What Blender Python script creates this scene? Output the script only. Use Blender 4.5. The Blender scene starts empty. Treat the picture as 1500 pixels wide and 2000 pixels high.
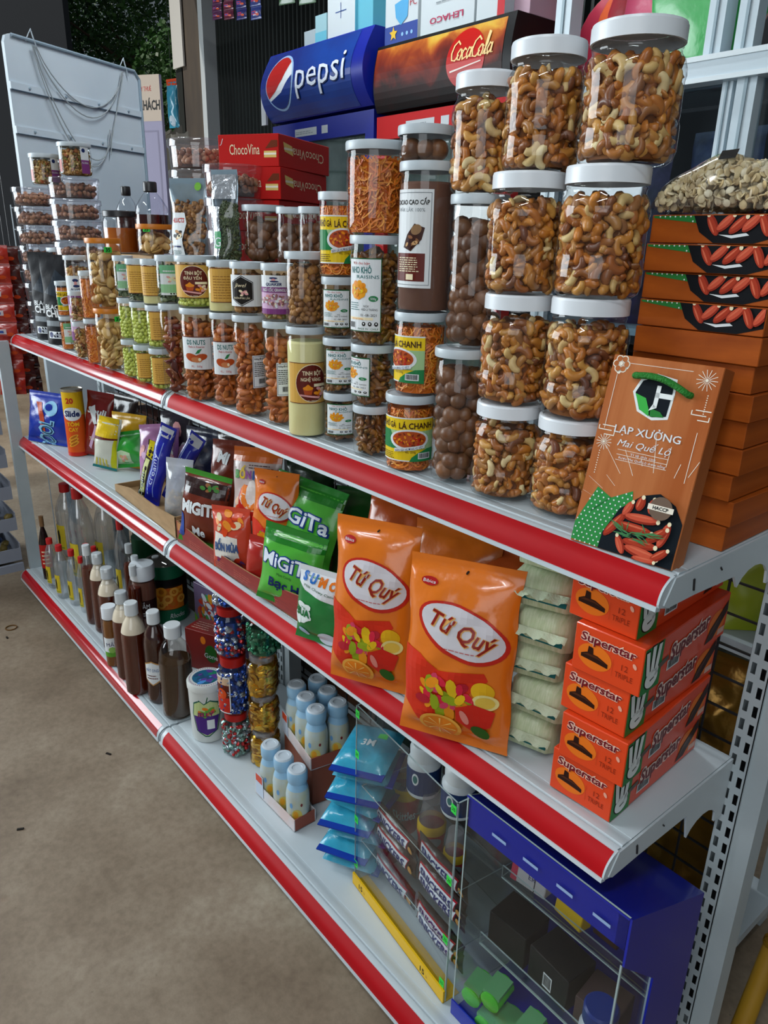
import bpy, bmesh, math, random
import numpy as np
from mathutils import Vector, Matrix, Euler
random.seed(7)
PI = math.pi
sc = bpy.context.scene
COL = sc.collection
# ---------------------------------------------------------------- camera
CAM_LOC = Vector((1.5469, -0.6819, 1.2409))
CAM_ROT = Euler((1.2220, -0.0217, 0.8798), 'XYZ')
FPX = 1456.7
cam = bpy.data.cameras.new('camera'); cam.sensor_width = 36; cam.lens = FPX / 2000 * 36
cam.clip_start = 0.02; cam.clip_end = 200
cobj = bpy.data.objects.new('camera', cam); COL.objects.link(cobj)
cobj.location = CAM_LOC; cobj.rotation_euler = CAM_ROT
sc.camera = cobj
# ---------------------------------------------------------------- world, lights, exposure
sc.view_settings.view_transform = 'Standard'; sc.view_settings.look = 'None'
sc.view_settings.exposure = -0.08; sc.view_settings.gamma = 1.0; sc.view_settings.use_curve_mapping = False
sc.cycles.transparent_max_bounces = 28
sc.cycles.max_bounces = 5; sc.cycles.diffuse_bounces = 3; sc.cycles.glossy_bounces = 2; sc.cycles.transmission_bounces = 2
sc.cycles.use_denoising = True; sc.cycles.use_adaptive_sampling = True; sc.cycles.adaptive_threshold = 0.02
w = bpy.data.worlds.new('daylight'); sc.world = w; w.use_nodes = True
w.node_tree.nodes['Background'].inputs[0].default_value = (0.75, 0.88, 1.0, 1)
w.node_tree.nodes['Background'].inputs[1].default_value = 0.14
def area(name, loc, target, sx, sy, power, col=(1, 1, 1)):
    l = bpy.data.lights.new(name, 'AREA'); l.shape = 'RECTANGLE'; l.size = sx; l.size_y = sy; l.energy = power; l.color = col
    o = bpy.data.objects.new(name, l); COL.objects.link(o); o.location = loc
    o.rotation_euler = (Vector(target) - Vector(loc)).to_track_quat('-Z', 'Y').to_euler()
    return o
area('open_front_daylight', (-3.3, -2.3, 1.8), (0.1, 0.1, 0.85), 2.4, 2.0, 165, (0.86, 0.95, 1.0))
area('right_fill_light', (2.7, -2.6, 1.7), (0.9, 0.1, 0.7), 2.4, 1.8, 34, (0.90, 0.96, 1.0))  # fill light added to brighten the faces turned right
sn = bpy.data.lights.new('sun', 'SUN'); sn.energy = 2.6; sn.angle = .03; sn.color = (1, .95, .86)
so = bpy.data.objects.new('sun', sn); COL.objects.link(so); so.rotation_euler = (.75, -.30, 0)

# ---------------------------------------------------------------- helpers
_R = CAM_ROT.to_matrix()
def ray(u, v): return _R @ Vector(((u - 750) / FPX, -(v - 1000) / FPX, -1.0))
def onz(u, v, z):
    d = ray(u, v); return CAM_LOC + d * ((z - CAM_LOC.z) / d.z)
def ony(u, v, y):
    d = ray(u, v); return CAM_LOC + d * ((y - CAM_LOC.y) / d.y)
def onx(u, v, x):
    d = ray(u, v); return CAM_LOC + d * ((x - CAM_LOC.x) / d.x)
_RT = _R.transposed()
def pix(p):
    c = _RT @ (Vector(p) - CAM_LOC); return (750 + FPX * c.x / -c.z, 1000 - FPX * c.y / -c.z)
def depth(p): return -(_RT @ (Vector(p) - CAM_LOC)).z
def camang(p):  # angle of the camera seen from p, measured from -Y towards +X
    return math.atan2(CAM_LOC.x - p[0], -(CAM_LOC.y - p[1]))
def height_for(x, y, z0, v):   # height above z0 at (x, y) that reaches picture row v
    lo, hi = -0.2, 2.5
    for _ in range(40):
        m = (lo + hi) / 2
        if pix((x, y, z0 + m))[1] > v: lo = m
        else: hi = m
    return lo
def base_center(u, v, z, r):   # centre of a round base whose nearest rim point shows at (u, v)
    q = onz(u, v, z); d = Vector((q.x - CAM_LOC.x, q.y - CAM_LOC.y, 0)).normalized()
    return Vector((q.x, q.y, z)) + d * r

MATS = {}
def _new(name):
    m = bpy.data.materials.new(name); m.use_nodes = True
    return m, m.node_tree, m.node_tree.nodes['Principled BSDF']
def M(name, col=None, rough=0.5, metal=0.0, spec=0.5, noise=None, coat=0.0, bump=None, alpha=None, emit=None):
    if name in MATS: return MATS[name]
    m, nt, b = _new(name)
    b.inputs['Base Color'].default_value = (*col, 1); b.inputs['Roughness'].default_value = rough
    b.inputs['Metallic'].default_value = metal; b.inputs['Specular IOR Level'].default_value = spec
    b.inputs['Coat Weight'].default_value = coat; b.inputs['Coat Roughness'].default_value = 0.08
    if emit: b.inputs['Emission Color'].default_value = (*col, 1); b.inputs['Emission Strength'].default_value = emit
    if noise or bump:
        tc = nt.nodes.new('ShaderNodeTexCoord')
    if noise:   # (scale, other colour, stretch)
        sca, c2, st = noise
        mp = nt.nodes.new('ShaderNodeMapping'); mp.inputs['Scale'].default_value = st
        nz = nt.nodes.new('ShaderNodeTexNoise'); nz.inputs['Scale'].default_value = sca; nz.inputs['Detail'].default_value = 5
        rp = nt.nodes.new('ShaderNodeValToRGB'); rp.color_ramp.elements[0].position = 0.35; rp.color_ramp.elements[1].position = 0.65
        rp.color_ramp.elements[0].color = (*col, 1); rp.color_ramp.elements[1].color = (*c2, 1)
        nt.links.new(tc.outputs['Object'], mp.inputs[0]); nt.links.new(mp.outputs[0], nz.inputs['Vector'])
        nt.links.new(nz.outputs['Fac'], rp.inputs[0]); nt.links.new(rp.outputs[0], b.inputs['Base Color'])
    if bump:    # (scale, strength)
        nb = nt.nodes.new('ShaderNodeTexNoise'); nb.inputs['Scale'].default_value = bump[0]; nb.inputs['Detail'].default_value = 3
        bp = nt.nodes.new('ShaderNodeBump'); bp.inputs['Strength'].default_value = bump[1]; bp.inputs['Distance'].default_value = 0.004
        nt.links.new(tc.outputs['Object'], nb.inputs['Vector']); nt.links.new(nb.outputs['Fac'], bp.inputs['Height'])
        nt.links.new(bp.outputs[0], b.inputs['Normal'])
    MATS[name] = m
    return m
def clear(name, tint=(1, 1, 1), gloss=0.06, rough=0.04, haze=0.0):
    """thin clear plastic: straight-through light plus a Fresnel shine (and a little milky haze)"""
    if name in MATS: return MATS[name]
    m, nt, b = _new(name); nt.nodes.remove(b)
    out = nt.nodes['Material Output']
    tr = nt.nodes.new('ShaderNodeBsdfTransparent'); tr.inputs[0].default_value = (*tint, 1)
    gl = nt.nodes.new('ShaderNodeBsdfGlossy'); gl.inputs['Roughness'].default_value = rough
    lw = nt.nodes.new('ShaderNodeLayerWeight'); pw = nt.nodes.new('ShaderNodeMath'); pw.operation = 'POWER'; pw.inputs[1].default_value = 4.5
    ma = nt.nodes.new('ShaderNodeMath'); ma.operation = 'MULTIPLY_ADD'; ma.inputs[1].default_value = .7; ma.inputs[2].default_value = gloss * .7; ma.use_clamp = True
    mx = nt.nodes.new('ShaderNodeMixShader')
    nt.links.new(lw.outputs['Facing'], pw.inputs[0]); nt.links.new(pw.outputs[0], ma.inputs[0]); nt.links.new(ma.outputs[0], mx.inputs[0])
    first = tr
    if haze:
        df = nt.nodes.new('ShaderNodeBsdfDiffuse'); df.inputs[0].default_value = (0.8, 0.85, 0.9, 1)
        m2 = nt.nodes.new('ShaderNodeMixShader'); m2.inputs[0].default_value = haze
        nt.links.new(tr.outputs[0], m2.inputs[1]); nt.links.new(df.outputs[0], m2.inputs[2]); first = m2
    nt.links.new(first.outputs[0], mx.inputs[1]); nt.links.new(gl.outputs[0], mx.inputs[2])
    nt.links.new(mx.outputs[0], out.inputs[0])
    MATS[name] = m
    return m
def nutmat(name, cols, rough=0.45, scale=60, bumpy=0.3):
    """each nut gets its own tone (per object and per loose piece)"""
    if name in MATS: return MATS[name]
    m, nt, b = _new(name); b.inputs['Roughness'].default_value = rough
    oi = nt.nodes.new('ShaderNodeObjectInfo'); ge = nt.nodes.new('ShaderNodeNewGeometry'); tc = nt.nodes.new('ShaderNodeTexCoord')
    a = nt.nodes.new('ShaderNodeMath'); a.operation = 'ADD'; fr = nt.nodes.new('ShaderNodeMath'); fr.operation = 'FRACT'
    nt.links.new(oi.outputs['Random'], a.inputs[0]); nt.links.new(ge.outputs['Random Per Island'], a.inputs[1]); nt.links.new(a.outputs[0], fr.inputs[0])
    rp = nt.nodes.new('ShaderNodeValToRGB'); el = rp.color_ramp.elements
    while len(el) < len(cols): el.new(0.5)
    for i, c in enumerate(cols): el[i].position = i / (len(cols) - 1); el[i].color = (*c, 1)
    nt.links.new(fr.outputs[0], rp.inputs[0])
    nz = nt.nodes.new('ShaderNodeTexNoise'); nz.inputs['Scale'].default_value = scale; nz.inputs['Detail'].default_value = 4
    nt.links.new(tc.outputs['Object'], nz.inputs['Vector'])
    mx = nt.nodes.new('ShaderNodeMix'); mx.data_type = 'RGBA'; mx.blend_type = 'MULTIPLY'; mx.inputs[0].default_value = 0.7
    r2 = nt.nodes.new('ShaderNodeValToRGB'); r2.color_ramp.elements[0].position = .3; r2.color_ramp.elements[1].position = .62
    r2.color_ramp.elements[0].color = (.62, .52, .45, 1); r2.color_ramp.elements[1].color = (1, 1, 1, 1)
    nt.links.new(nz.outputs['Fac'], r2.inputs[0]); nt.links.new(rp.outputs[0], mx.inputs[6]); nt.links.new(r2.outputs[0], mx.inputs[7])
    nt.links.new(mx.outputs[2], b.inputs['Base Color'])
    if bumpy:
        bp = nt.nodes.new('ShaderNodeBump'); bp.inputs['Strength'].default_value = bumpy; bp.inputs['Distance'].default_value = 0.002
        nt.links.new(nz.outputs['Fac'], bp.inputs['Height']); nt.links.new(bp.outputs[0], b.inputs['Normal'])
    MATS[name] = m
    return m
def srgb(h):
    h = h.lstrip('#'); c = [int(h[i:i + 2], 16) / 255 for i in (0, 2, 4)]
    return tuple(x / 12.92 if x <= .04045 else ((x + .055) / 1.055) ** 2.4 for x in c)
def C(h, rough=0.45, **k): return M('paint_' + h.lstrip('#') + '_%d' % int(rough * 100), srgb(h), rough, spec=k.pop('spec', .22), **k)

class MB:
    """collects faces, one material index each, and links them as ONE mesh object"""
    def __init__(s): s.v = []; s.f = []; s.m = []; s.mats = []
    def mi(s, mat):
        if mat not in s.mats: s.mats.append(mat)
        return s.mats.index(mat)
    def add(s, vs, fs, mat):
        b = len(s.v); i = s.mi(mat)
        s.v.extend(tuple(p) for p in vs)
        for f in fs: s.f.append(tuple(b + k for k in f)); s.m.append(i)
        return s
    def box(s, lo, hi, mat, tf=None):
        x0, y0, z0 = lo; x1, y1, z1 = hi
        vs = [(x0, y0, z0), (x1, y0, z0), (x1, y1, z0), (x0, y1, z0), (x0, y0, z1), (x1, y0, z1), (x1, y1, z1), (x0, y1, z1)]
        if tf: vs = [tf(p) for p in vs]
        return s.add(vs, [(0, 3, 2, 1), (4, 5, 6, 7), (0, 1, 5, 4), (1, 2, 6, 5), (2, 3, 7, 6), (3, 0, 4, 7)], mat)
    def lathe(s, prof, mat, n=40, c=(0, 0, 0), cap0=False, cap1=False, squash=1.0):
        b = []
        for r, z in prof:
            for k in range(n):
                a = 2 * PI * k / n; b.append((c[0] + r * math.sin(a), c[1] - r * squash * math.cos(a), c[2] + z))
        fs = []
        for i in range(len(prof) - 1):
            for k in range(n):
                k2 = (k + 1) % n
                fs.append((i * n + k, i * n + k2, (i + 1) * n + k2, (i + 1) * n + k))
        if cap0: fs.append(tuple(range(n))[::-1])
        if cap1: fs.append(tuple((len(prof) - 1) * n + k for k in range(n)))
        return s.add(b, fs, mat)
    def extrude(s, prof, x0, x1, mat, cap=True):
        """closed (y, z) outline swept along x"""
        n = len(prof)
        vs = [(x0, y, z) for y, z in prof] + [(x1, y, z) for y, z in prof]
        fs = [(i, (i + 1) % n, n + (i + 1) % n, n + i) for i in range(n)]
        if cap: fs += [tuple(range(n))[::-1], tuple(range(n, 2 * n))]
        return s.add(vs, fs, mat)
    def tube(s, pts, r, mat, n=8, cap=True):
        pts = [Vector(p) for p in pts]; vs = []; fs = []
        rr = r if isinstance(r, (list, tuple)) else [r] * len(pts)
        prev = None
        for i, p in enumerate(pts):
            t = (pts[min(i + 1, len(pts) - 1)] - pts[max(i - 1, 0)])
            t = t.normalized() if t.length > 1e-9 else Vector((0, 0, 1))
            if prev is None: a = t.orthogonal().normalized()
            else: a = (prev - t * prev.dot(t)).normalized()
            prev = a; b = t.cross(a)
            for k in range(n):
                an = 2 * PI * k / n; vs.append(p + (a * math.cos(an) + b * math.sin(an)) * rr[i])
        for i in range(len(pts) - 1):
            for k in range(n):
                k2 = (k + 1) % n; fs.append((i * n + k, i * n + k2, (i + 1) * n + k2, (i + 1) * n + k))
        if cap: fs += [tuple(range(n))[::-1], tuple((len(pts) - 1) * n + k for k in range(n))]
        return s.add(vs, fs, mat)
    def mesh(s, name, smooth=None):
        me = bpy.data.meshes.new(name); me.from_pydata(s.v, [], s.f)
        for m in s.mats: me.materials.append(m)
        me.polygons.foreach_set('material_index', s.m)
        if smooth is not None:
            me.polygons.foreach_set('use_smooth', [True] * len(s.f))
            me.set_sharp_from_angle(angle=math.radians(smooth))
        me.update()
        return me
    def build(s, name, parent=None, smooth=None, loc=None, rot=None):
        return obj(name, s.mesh(name, smooth), parent, loc, rot)
def obj(name, me, parent=None, loc=None, rot=None):
    o = bpy.data.objects.new(name, me); COL.objects.link(o)
    if parent: o.parent = parent
    if loc is not None: o.location = loc
    if rot is not None: o.rotation_euler = rot
    return o
def tag(o, label, cat, group=None, kind=None):
    o['label'] = label
    if cat: o['category'] = cat
    if group: o['group'] = group
    if kind: o['kind'] = kind
    return o
def thing(name, label, cat, loc=(0, 0, 0), rotz=0, group=None, rot=None):
    o = bpy.data.objects.new(name, None); o.empty_display_size = 0.02; COL.objects.link(o)
    o.location = loc; o.rotation_euler = rot if rot is not None else (0, 0, rotz)
    return tag(o, label, cat, group)
def struct(o): o['kind'] = 'structure'; return o

# ---- flat print: shapes drawn in (u, v) metres and laid on a surface map S(u, v, lift) -> point
_glyph = {}
def glyphs(txt, shear=0.0, space=1.0, bold=0.0):
    key = (txt, shear, space, bold)
    if key in _glyph: return _glyph[key]
    c = bpy.data.curves.new('t', 'FONT'); c.body = txt; c.size = 1; c.space_character = space; c.offset = bold
    c.fill_mode = 'FRONT'; c.resolution_u = 2; c.align_x = 'LEFT'
    o = bpy.data.objects.new('t', c)
    me = bpy.data.meshes.new_from_object(o); me.calc_loop_triangles()
    vs = [(v.co.x + shear * v.co.y, v.co.y) for v in me.vertices]; tr = [tuple(t.vertices) for t in me.loop_triangles]
    bpy.data.objects.remove(o); bpy.data.curves.remove(c); bpy.data.meshes.remove(me)
    if vs:
        xs = [p[0] for p in vs]; w = max(xs) - min(xs); x0 = min(xs)
        vs = [(p[0] - x0 - w / 2, p[1]) for p in vs]
    else: w = 0
    _glyph[key] = (vs, tr, w)
    return _glyph[key]
def clip(poly, ax, k, keep_less):
    out = []; n = len(poly)
    for i in range(n):
        a, b = poly[i], poly[(i + 1) % n]
        ia = (a[ax] <= k) if keep_less else (a[ax] >= k); ib = (b[ax] <= k) if keep_less else (b[ax] >= k)
        if ia: out.append(a)
        if ia != ib:
            t = (k - a[ax]) / (b[ax] - a[ax]); out.append((a[0] + t * (b[0] - a[0]), a[1] + t * (b[1] - a[1])))
    return out
class Print:
    """ink on a surface; layer n lies n*lift above it"""
    def __init__(s, S, cu=None, cv=None, lift=0.0003, box=None): s.box = box; s.S = S; s.cu = cu; s.cv = cv; s.lift = lift; s.mb = MB(); s.lt = MB()
    def _emit(s, poly, mat, layer, mb):
        if s.box:
            poly = clip(clip(clip(clip(poly, 0, s.box[0], False), 1, s.box[1], False), 0, s.box[2], True), 1, s.box[3], True)
            if len(poly) < 3: return
        ps = [poly]
        for ax, cell in ((0, s.cu), (1, s.cv)):
            if not cell: continue
            nxt = []
            for p in ps:
                lo = min(q[ax] for q in p); hi = max(q[ax] for q in p)
                i0 = math.floor(lo / cell); i1 = math.ceil(hi / cell)
                if i1 - i0 <= 1: nxt.append(p); continue
                for i in range(i0, i1):
                    c = clip(clip(p, ax, i * cell, False), ax, (i + 1) * cell, True)
                    if len(c) >= 3: nxt.append(c)
            ps = nxt
        for p in ps:
            q = [p[0]]
            for a in p[1:]:
                if abs(a[0] - q[-1][0]) + abs(a[1] - q[-1][1]) > 1e-7: q.append(a)
            if len(q) >= 3: mb.add([s.S(a[0], a[1], layer * s.lift) for a in q], [tuple(range(len(q)))], mat)
    def poly(s, pts, mat, layer=1): s._emit(list(pts), mat, layer, s.mb); return s
    def rect(s, u0, v0, u1, v1, mat, layer=1): return s.poly([(u0, v0), (u1, v0), (u1, v1), (u0, v1)], mat, layer)
    def ell(s, u, v, a, b, mat, layer=1, n=28, rot=0):
        c, d = math.cos(rot), math.sin(rot)
        return s.poly([(u + a * math.cos(t) * c - b * math.sin(t) * d, v + a * math.cos(t) * d + b * math.sin(t) * c) for t in [2 * PI * k / n for k in range(n)]], mat, layer)
    def frame(s, u0, v0, u1, v1, w, mat, layer=1):
        s.rect(u0, v0, u1, v0 + w, mat, layer); s.rect(u0, v1 - w, u1, v1, mat, layer); s.rect(u0, v0 + w, u0 + w, v1 - w, mat, layer); return s.rect(u1 - w, v0 + w, u1, v1 - w, mat, layer)
    def text(s, txt, u, v, h, mat, layer=2, shear=0, rot=0, width=None, bold=0.0, align=0, clipu=None, arc=0.0):
        """h = capital height; align 0 centre, -1 starts at u"""
        vs, tr, w = glyphs(txt, shear, 1.0, bold); k = h / 0.70
        kx = k if width is None or w == 0 else width / w
        c, d = math.cos(rot), math.sin(rot); sh = 0 if align == 0 else w / 2 * kx
        P = []
        for x, y in vs:
            x = x * kx + sh; y = y * k
            if arc: y += arc * (1 - (x / (w * kx / 2)) ** 2) * h
            P.append((u + x * c - y * d, v + x * d + y * c))
        for t in tr:
            p = [P[i] for i in t]
            if clipu:
                p = clip(clip(p, 0, clipu[0], False), 0, clipu[1], True)
                if len(p) < 3: continue
            s._emit(p, mat, layer, s.lt)
        return s
    def lines(s, u0, v0, u1, v1, n, mat, layer=2, thick=0.35, seed=1):
        """rows of small illegible print"""
        rn = random.Random(seed); dv = (v1 - v0) / n
        for i in range(n):
            u = u0; e = u1 - (u1 - u0) * rn.random() * (.5 if i == 0 else .25)
            while u < e:
                L = (u1 - u0) * rn.uniform(.06, .2); s.rect(u, v0 + i * dv, min(u + L, e), v0 + i * dv + dv * thick, mat, layer); u += L + (u1 - u0) * .03
        return s
    def bars(s, u0, v0, u1, v1, mat, bg, layer=2, seed=3):
        s.rect(u0, v0, u1, v1, bg, layer); rn = random.Random(seed); u = u0 + (u1 - u0) * .06
        while u < u1 - (u1 - u0) * .08:
            ww = (u1 - u0) * rn.choice((.02, .03, .05)); s.rect(u, v0 + (v1 - v0) * .15, u + ww, v1 - (v1 - v0) * .08, mat, layer + 1); u += ww + (u1 - u0) * rn.choice((.02, .035))
        return s
    def blobs(s, u, v, a, b, mats, n, layer=2, size=.25, seed=1):
        """a heap of small food shapes inside an ellipse"""
        rn = random.Random(seed)
        for i in range(n):
            t = rn.random() * 2 * PI; q = math.sqrt(rn.random()); sz = min(a, b) * size * rn.uniform(.7, 1.4)
            s.ell(u + a * q * math.cos(t), v + b * q * math.sin(t), sz * 1.4, sz * .8, rn.choice(mats), layer + i * 0.06, 9, rn.random() * PI)
        return s
    def build(s, parent, name='label', lname='lettering', smooth=True):
        o = None
        if s.mb.f: o = s.mb.build(name, parent, 60 if smooth else None)
        if s.lt.f: s.lt.build(lname, o or parent, 60 if smooth else None)
        return o
def cyl(R, z0=0.0, a0=0.0):
    return lambda u, v, e: ((R + e) * math.sin(a0 + u / R), -(R + e) * math.cos(a0 + u / R), z0 + v)
def plane(o, ux, uy):
    o, ux, uy = Vector(o), Vector(ux).normalized(), Vector(uy).normalized(); n = ux.cross(uy)
    return lambda u, v, e: tuple(o + ux * u + uy * v + n * e)
# ================================================================ the place
def onplane(u, v, p0, n):
    d = ray(u, v); n = Vector(n); return CAM_LOC + d * ((Vector(p0) - CAM_LOC).dot(n) / d.dot(n))
# concrete floor
def floor_mat():
    m, nt, b = _new('worn_concrete'); b.inputs['Roughness'].default_value = 0.62
    tc = nt.nodes.new('ShaderNodeTexCoord')
    def nz(s, d, ro=.6):
        n = nt.nodes.new('ShaderNodeTexNoise'); n.inputs['Scale'].default_value = s; n.inputs['Detail'].default_value = d; n.inputs['Roughness'].default_value = ro
        nt.links.new(tc.outputs['Object'], n.inputs['Vector']); return n
    def ramp(src, stops):
        r = nt.nodes.new('ShaderNodeValToRGB'); e = r.color_ramp.elements
        while len(e) < len(stops): e.new(.5)
        for i, (p, c) in enumerate(stops): e[i].position = p; e[i].color = (*c, 1)
        nt.links.new(src, r.inputs[0]); return r
    a = ramp(nz(2.6, 8, .65).outputs['Fac'], [(.30, srgb('#6a5a48')), (.47, srgb('#82725f')), (.58, srgb('#8f806d')), (.74, srgb('#a89c89'))])
    g = ramp(nz(60, 6).outputs['Fac'], [(.3, (.55, .5, .46)), (.6, (1, 1, 1))])
    s = ramp(nz(5, 2).outputs['Fac'], [(.70, (1, 1, 1)), (.76, srgb('#b98a66'))])
    dk = ramp(nz(38, 2).outputs['Fac'], [(.2, (.35, .3, .26)), (.27, (1, 1, 1))])
    cur = a.outputs[0]
    for r, f in ((g, .5), (s, .8), (dk, .9)):
        mx = nt.nodes.new('ShaderNodeMix'); mx.data_type = 'RGBA'; mx.blend_type = 'MULTIPLY'; mx.inputs[0].default_value = f
        nt.links.new(cur, mx.inputs[6]); nt.links.new(r.outputs[0], mx.inputs[7]); cur = mx.outputs[2]
    nt.links.new(cur, b.inputs['Base Color'])
    bp = nt.nodes.new('ShaderNodeBump'); bp.inputs['Strength'].default_value = .12; bp.inputs['Distance'].default_value = .003
    nt.links.new(nz(120, 5).outputs['Fac'], bp.inputs['Height']); nt.links.new(bp.outputs[0], b.inputs['Normal'])
    return m
struct(MB().box((-9, -6, -.1), (4, 4.5, 0), floor_mat()).build('floor'))
struct(MB().box((-3.6, -6, 2.95), (4, 4.5, 3.05), M('ceiling_paint', (.32, .33, .34), .8)).build('ceiling'))
struct(MB().box((3.3, -6, 0), (3.4, 4.5, 2.95), M('wall_paint', (.25, .26, .27), .8)).build('wall_right'))
# corrugated dark shutter behind the coolers
SHY = 1.98
sx0 = ony(404, 200, SHY).x
mb = MB(); dk = M('shutter_metal', srgb('#141a18'), .45, .3)
prof = []; x = sx0; k = 0; P = .042
while x < 3.3:
    prof += [(x, SHY + .012), (x + P * .3, SHY + .012), (x + P * .5, SHY - .012), (x + P * .8, SHY - .012)]; x += P
vs = [(a, b, 0) for a, b in prof] + [(a, b, 2.95) for a, b in prof]; n = len(prof)
mb.add(vs, [(i, i + 1, n + i + 1, n + i) for i in range(n - 1)], dk)
struct(mb.build('wall_back'))
# brown column with a white edge strip and a torn white cover at the shutter's end
def vbar(name, u0, u1, Y, dy, z0, z1, mat):
    a = ony(u0, 250, Y).x; b = ony(u1, 250, Y).x
    return struct(MB().box((a, Y, z0), (b, Y + dy, z1), mat).build(name))
vbar('trim_1', 362, 398, 1.9, .1, 0, 2.95, M('column_brown', srgb('#4a3f33'), .7, noise=(9, srgb('#38302a'), (1, 1, .2))))
vbar('trim_2', 398, 406, 1.88, .1, 0, 2.95, C('#a9aeb0', .6))
zc = ony(360, 128, 1.88).z
vbar('trim_3', 346, 366, 1.88, .012, zc, 2.95, C('#b9b6b0', .7))
vbar('trim_4', 350, 364, 1.90, .05, 0, zc, C('#20221f', .8))
# dark panel far on the left
a = ony(-60, 100, 2.6); b = ony(132, 100, 2.6)
struct(MB().box((a.x, 2.6, 0), (b.x, 2.66, 6.5), M('dark_panel', srgb('#12171f'), .6)).build('wall_left'))

# ================================================================ shelving: two bays
ZS = {'top': .920, 'mid': .572, 'low': .079}
YF = {'top': 0.0, 'mid': -.0235, 'low': -.082}
WHITE = M('shelf_white', srgb('#c3cdd2'), .38, noise=(3, srgb('#b3bfc5'), (1, 1, 1)))
WPOST = M('post_white', srgb('#b4bfc3'), .42, noise=(4, srgb('#a2aeb3'), (1, 1, 1)))
RED = M('strip_red', srgb('#b40d16'), .5, spec=.15, noise=(2.5, srgb('#9c0a14'), (1, 1, 1))); REDG = M('strip_red_far_gloss', srgb('#b40d16'), .16, spec=.5, coat=.3, noise=(2.5, srgb('#9c0a14'), (1, 1, 1)))  # second red: same strip, made glossier in the far bay for its highlight
CLEARP = clear('clear_strip', gloss=.10, rough=.08)
DARKW = M('black_wire', (.012, .012, .014), .5)
CAP = M('joint_grey', srgb('#8d979d'), .5)
def rail_curve(t, out=0.0):   # price rail profile, t 0 (upper edge) .. 1 (lower edge); bulges outward
    y = -.019 * t; z = -.029 * t
    b = .0055 * math.sin(PI * t) + out
    return y - b * .83, z + b * .55
for bi, (x0, x1, nm) in enumerate(((-1.2, -.004, 'far'), (.004, 1.2, 'near'))):
    T = thing('shelving_bay', 'white metal shelving bay, the %s of the two, with red price strips' % ('far left one' if bi == 0 else 'near right one'), 'shelf', ((x0 + x1) / 2, 0, 0), 0, 'gondola shelving bays')
    ox = (x0 + x1) / 2
    for tier in ('top', 'mid', 'low'):
        z, y = ZS[tier], YF[tier]; back = .2555
        b = MB()
        b.box((x0 - ox, y + .034, z - .022), (x1 - ox, back, z), WHITE)                     # deck
        # rolled front lip with two grooves
        g = [(y, z - .0005), (y + .004, z + .0012), (y + .010, z + .0012), (y + .0115, z - .0015), (y + .0135, z - .0015), (y + .015, z + .0013), (y + .024, z + .0013), (y + .028, z - .0005), (y + .036, z - .0005), (y + .036, z - .026), (y, z - .034)]
        b.extrude(g, x0 - ox, x1 - ox, WHITE)
        deck = b.build('shelf_board', T, 40)
        # price rail: white backing channel, red paper strip behind clear cover, white lower lip
        r = MB(); N = 10
        outer = [rail_curve(i / N) for i in range(N + 1)]
        ring = [(y + p[0], z + p[1]) for p in outer] + [(y + .002, z - .034), (y + .002, z)]
        r.extrude(ring, x0 - ox, x1 - ox, WHITE)
        lo = outer[-1]
        r.extrude([(y + lo[0] - .0022, z + lo[1] + .001), (y + lo[0] - .003, z + lo[1] - .0045), (y + lo[0] + .006, z + lo[1] - .0065), (y + lo[0] + .006, z + lo[1] + .001)], x0 - ox, x1 - ox, WHITE)
        r.build('price_rail', deck, 50)
        s = MB()
        pr = [rail_curve(i / N * .985 + .005, .0008) for i in range(N + 1)]; e0, e1 = (x0 - ox + (.002 if bi == 0 else .016)), (x1 - ox - (.012 if bi == 0 else .001))
        s.add([(e0, y + p[0], z + p[1]) for p in pr] + [(e1, y + p[0], z + p[1]) for p in pr], [(i, i + N + 1, i + N + 2, i + 1) for i in range(N)], RED if bi else REDG)
        s.build('price_strip', deck, 60)
        # rail end caps
        for xe, si in ((x0 - ox, -1), (x1 - ox, 1)):
            c = MB(); th = .002
            ring2 = [(y + p[0] * 1.02 - .002 * (1 if 0 < i < N else 0), z + p[1]) for i, p in enumerate(outer)] + [(y + .004, z - .036), (y + .004, z + .001)]
            c.extrude(ring2, xe - th if si < 0 else xe - .0005, xe + .0005 if si < 0 else xe + th, CAP if (bi == 0) == (si > 0) or tier == 'low' else WHITE)
            c.build('end_cap', deck)
        # side brackets (upper tiers)
        if tier != 'low':
            for xe, show in ((x0 - ox + .0005, bi == 0), (x1 - ox + .0005, bi == 1)):
                if not show: continue
                yb = back
                zb = z - (.072 if tier == 'top' else .098)
                pts = [(y + .004, z - .001), (y + .034, z - .001), (yb, z - .001), (yb, zb)]
                cy, rr = yb - .064, .034
                pts += [(yb - .022, zb)] + [(cy + .042 * math.cos(t), zb + .004 + .030 * math.sin(t) + .002) for t in [PI * q / 8 for q in range(1, 8)]]
                pts += [(yb - .115, z - .037), (y + .05, z - .033), (y - .004, z - .033), (y - .012, z - .028)]
                c = MB(); xs0, xs1 = (xe, xe + .003) if bi == 1 else (xe - .003, xe)
                c.extrude(pts, xs0, xs1, WHITE)
                c.tube([(xs1 + .0004, y + .042, z - .012), (xs1 + .0004, y + .045, z - .026)], .0016, DARKW, 6)
                c.tube([(xs1 + .0004, y + .1, z - .014), (xs1 + .0004, y + .104, z - .018)], .0012, DARKW, 6)
                c.build('bracket', deck)
    # kick plate under the bottom deck
    MB().box((x0 - ox, -.052, .0), (x1 - ox, -.048, .055), WPOST).build('kick_plate', T)
    # wire grid back panel
    g = MB(); yb = .312
    zz = .1
    while zz < .90: g.box((x0 - ox, yb, zz), (x1 - ox, yb + .003, zz + .003), DARKW); zz += .05
    xx = x0 + .02
    while xx < x1: g.box((xx - ox, yb + .003, .1), (xx - ox + .003, yb + .006, .90), DARKW); xx += .05
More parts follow.
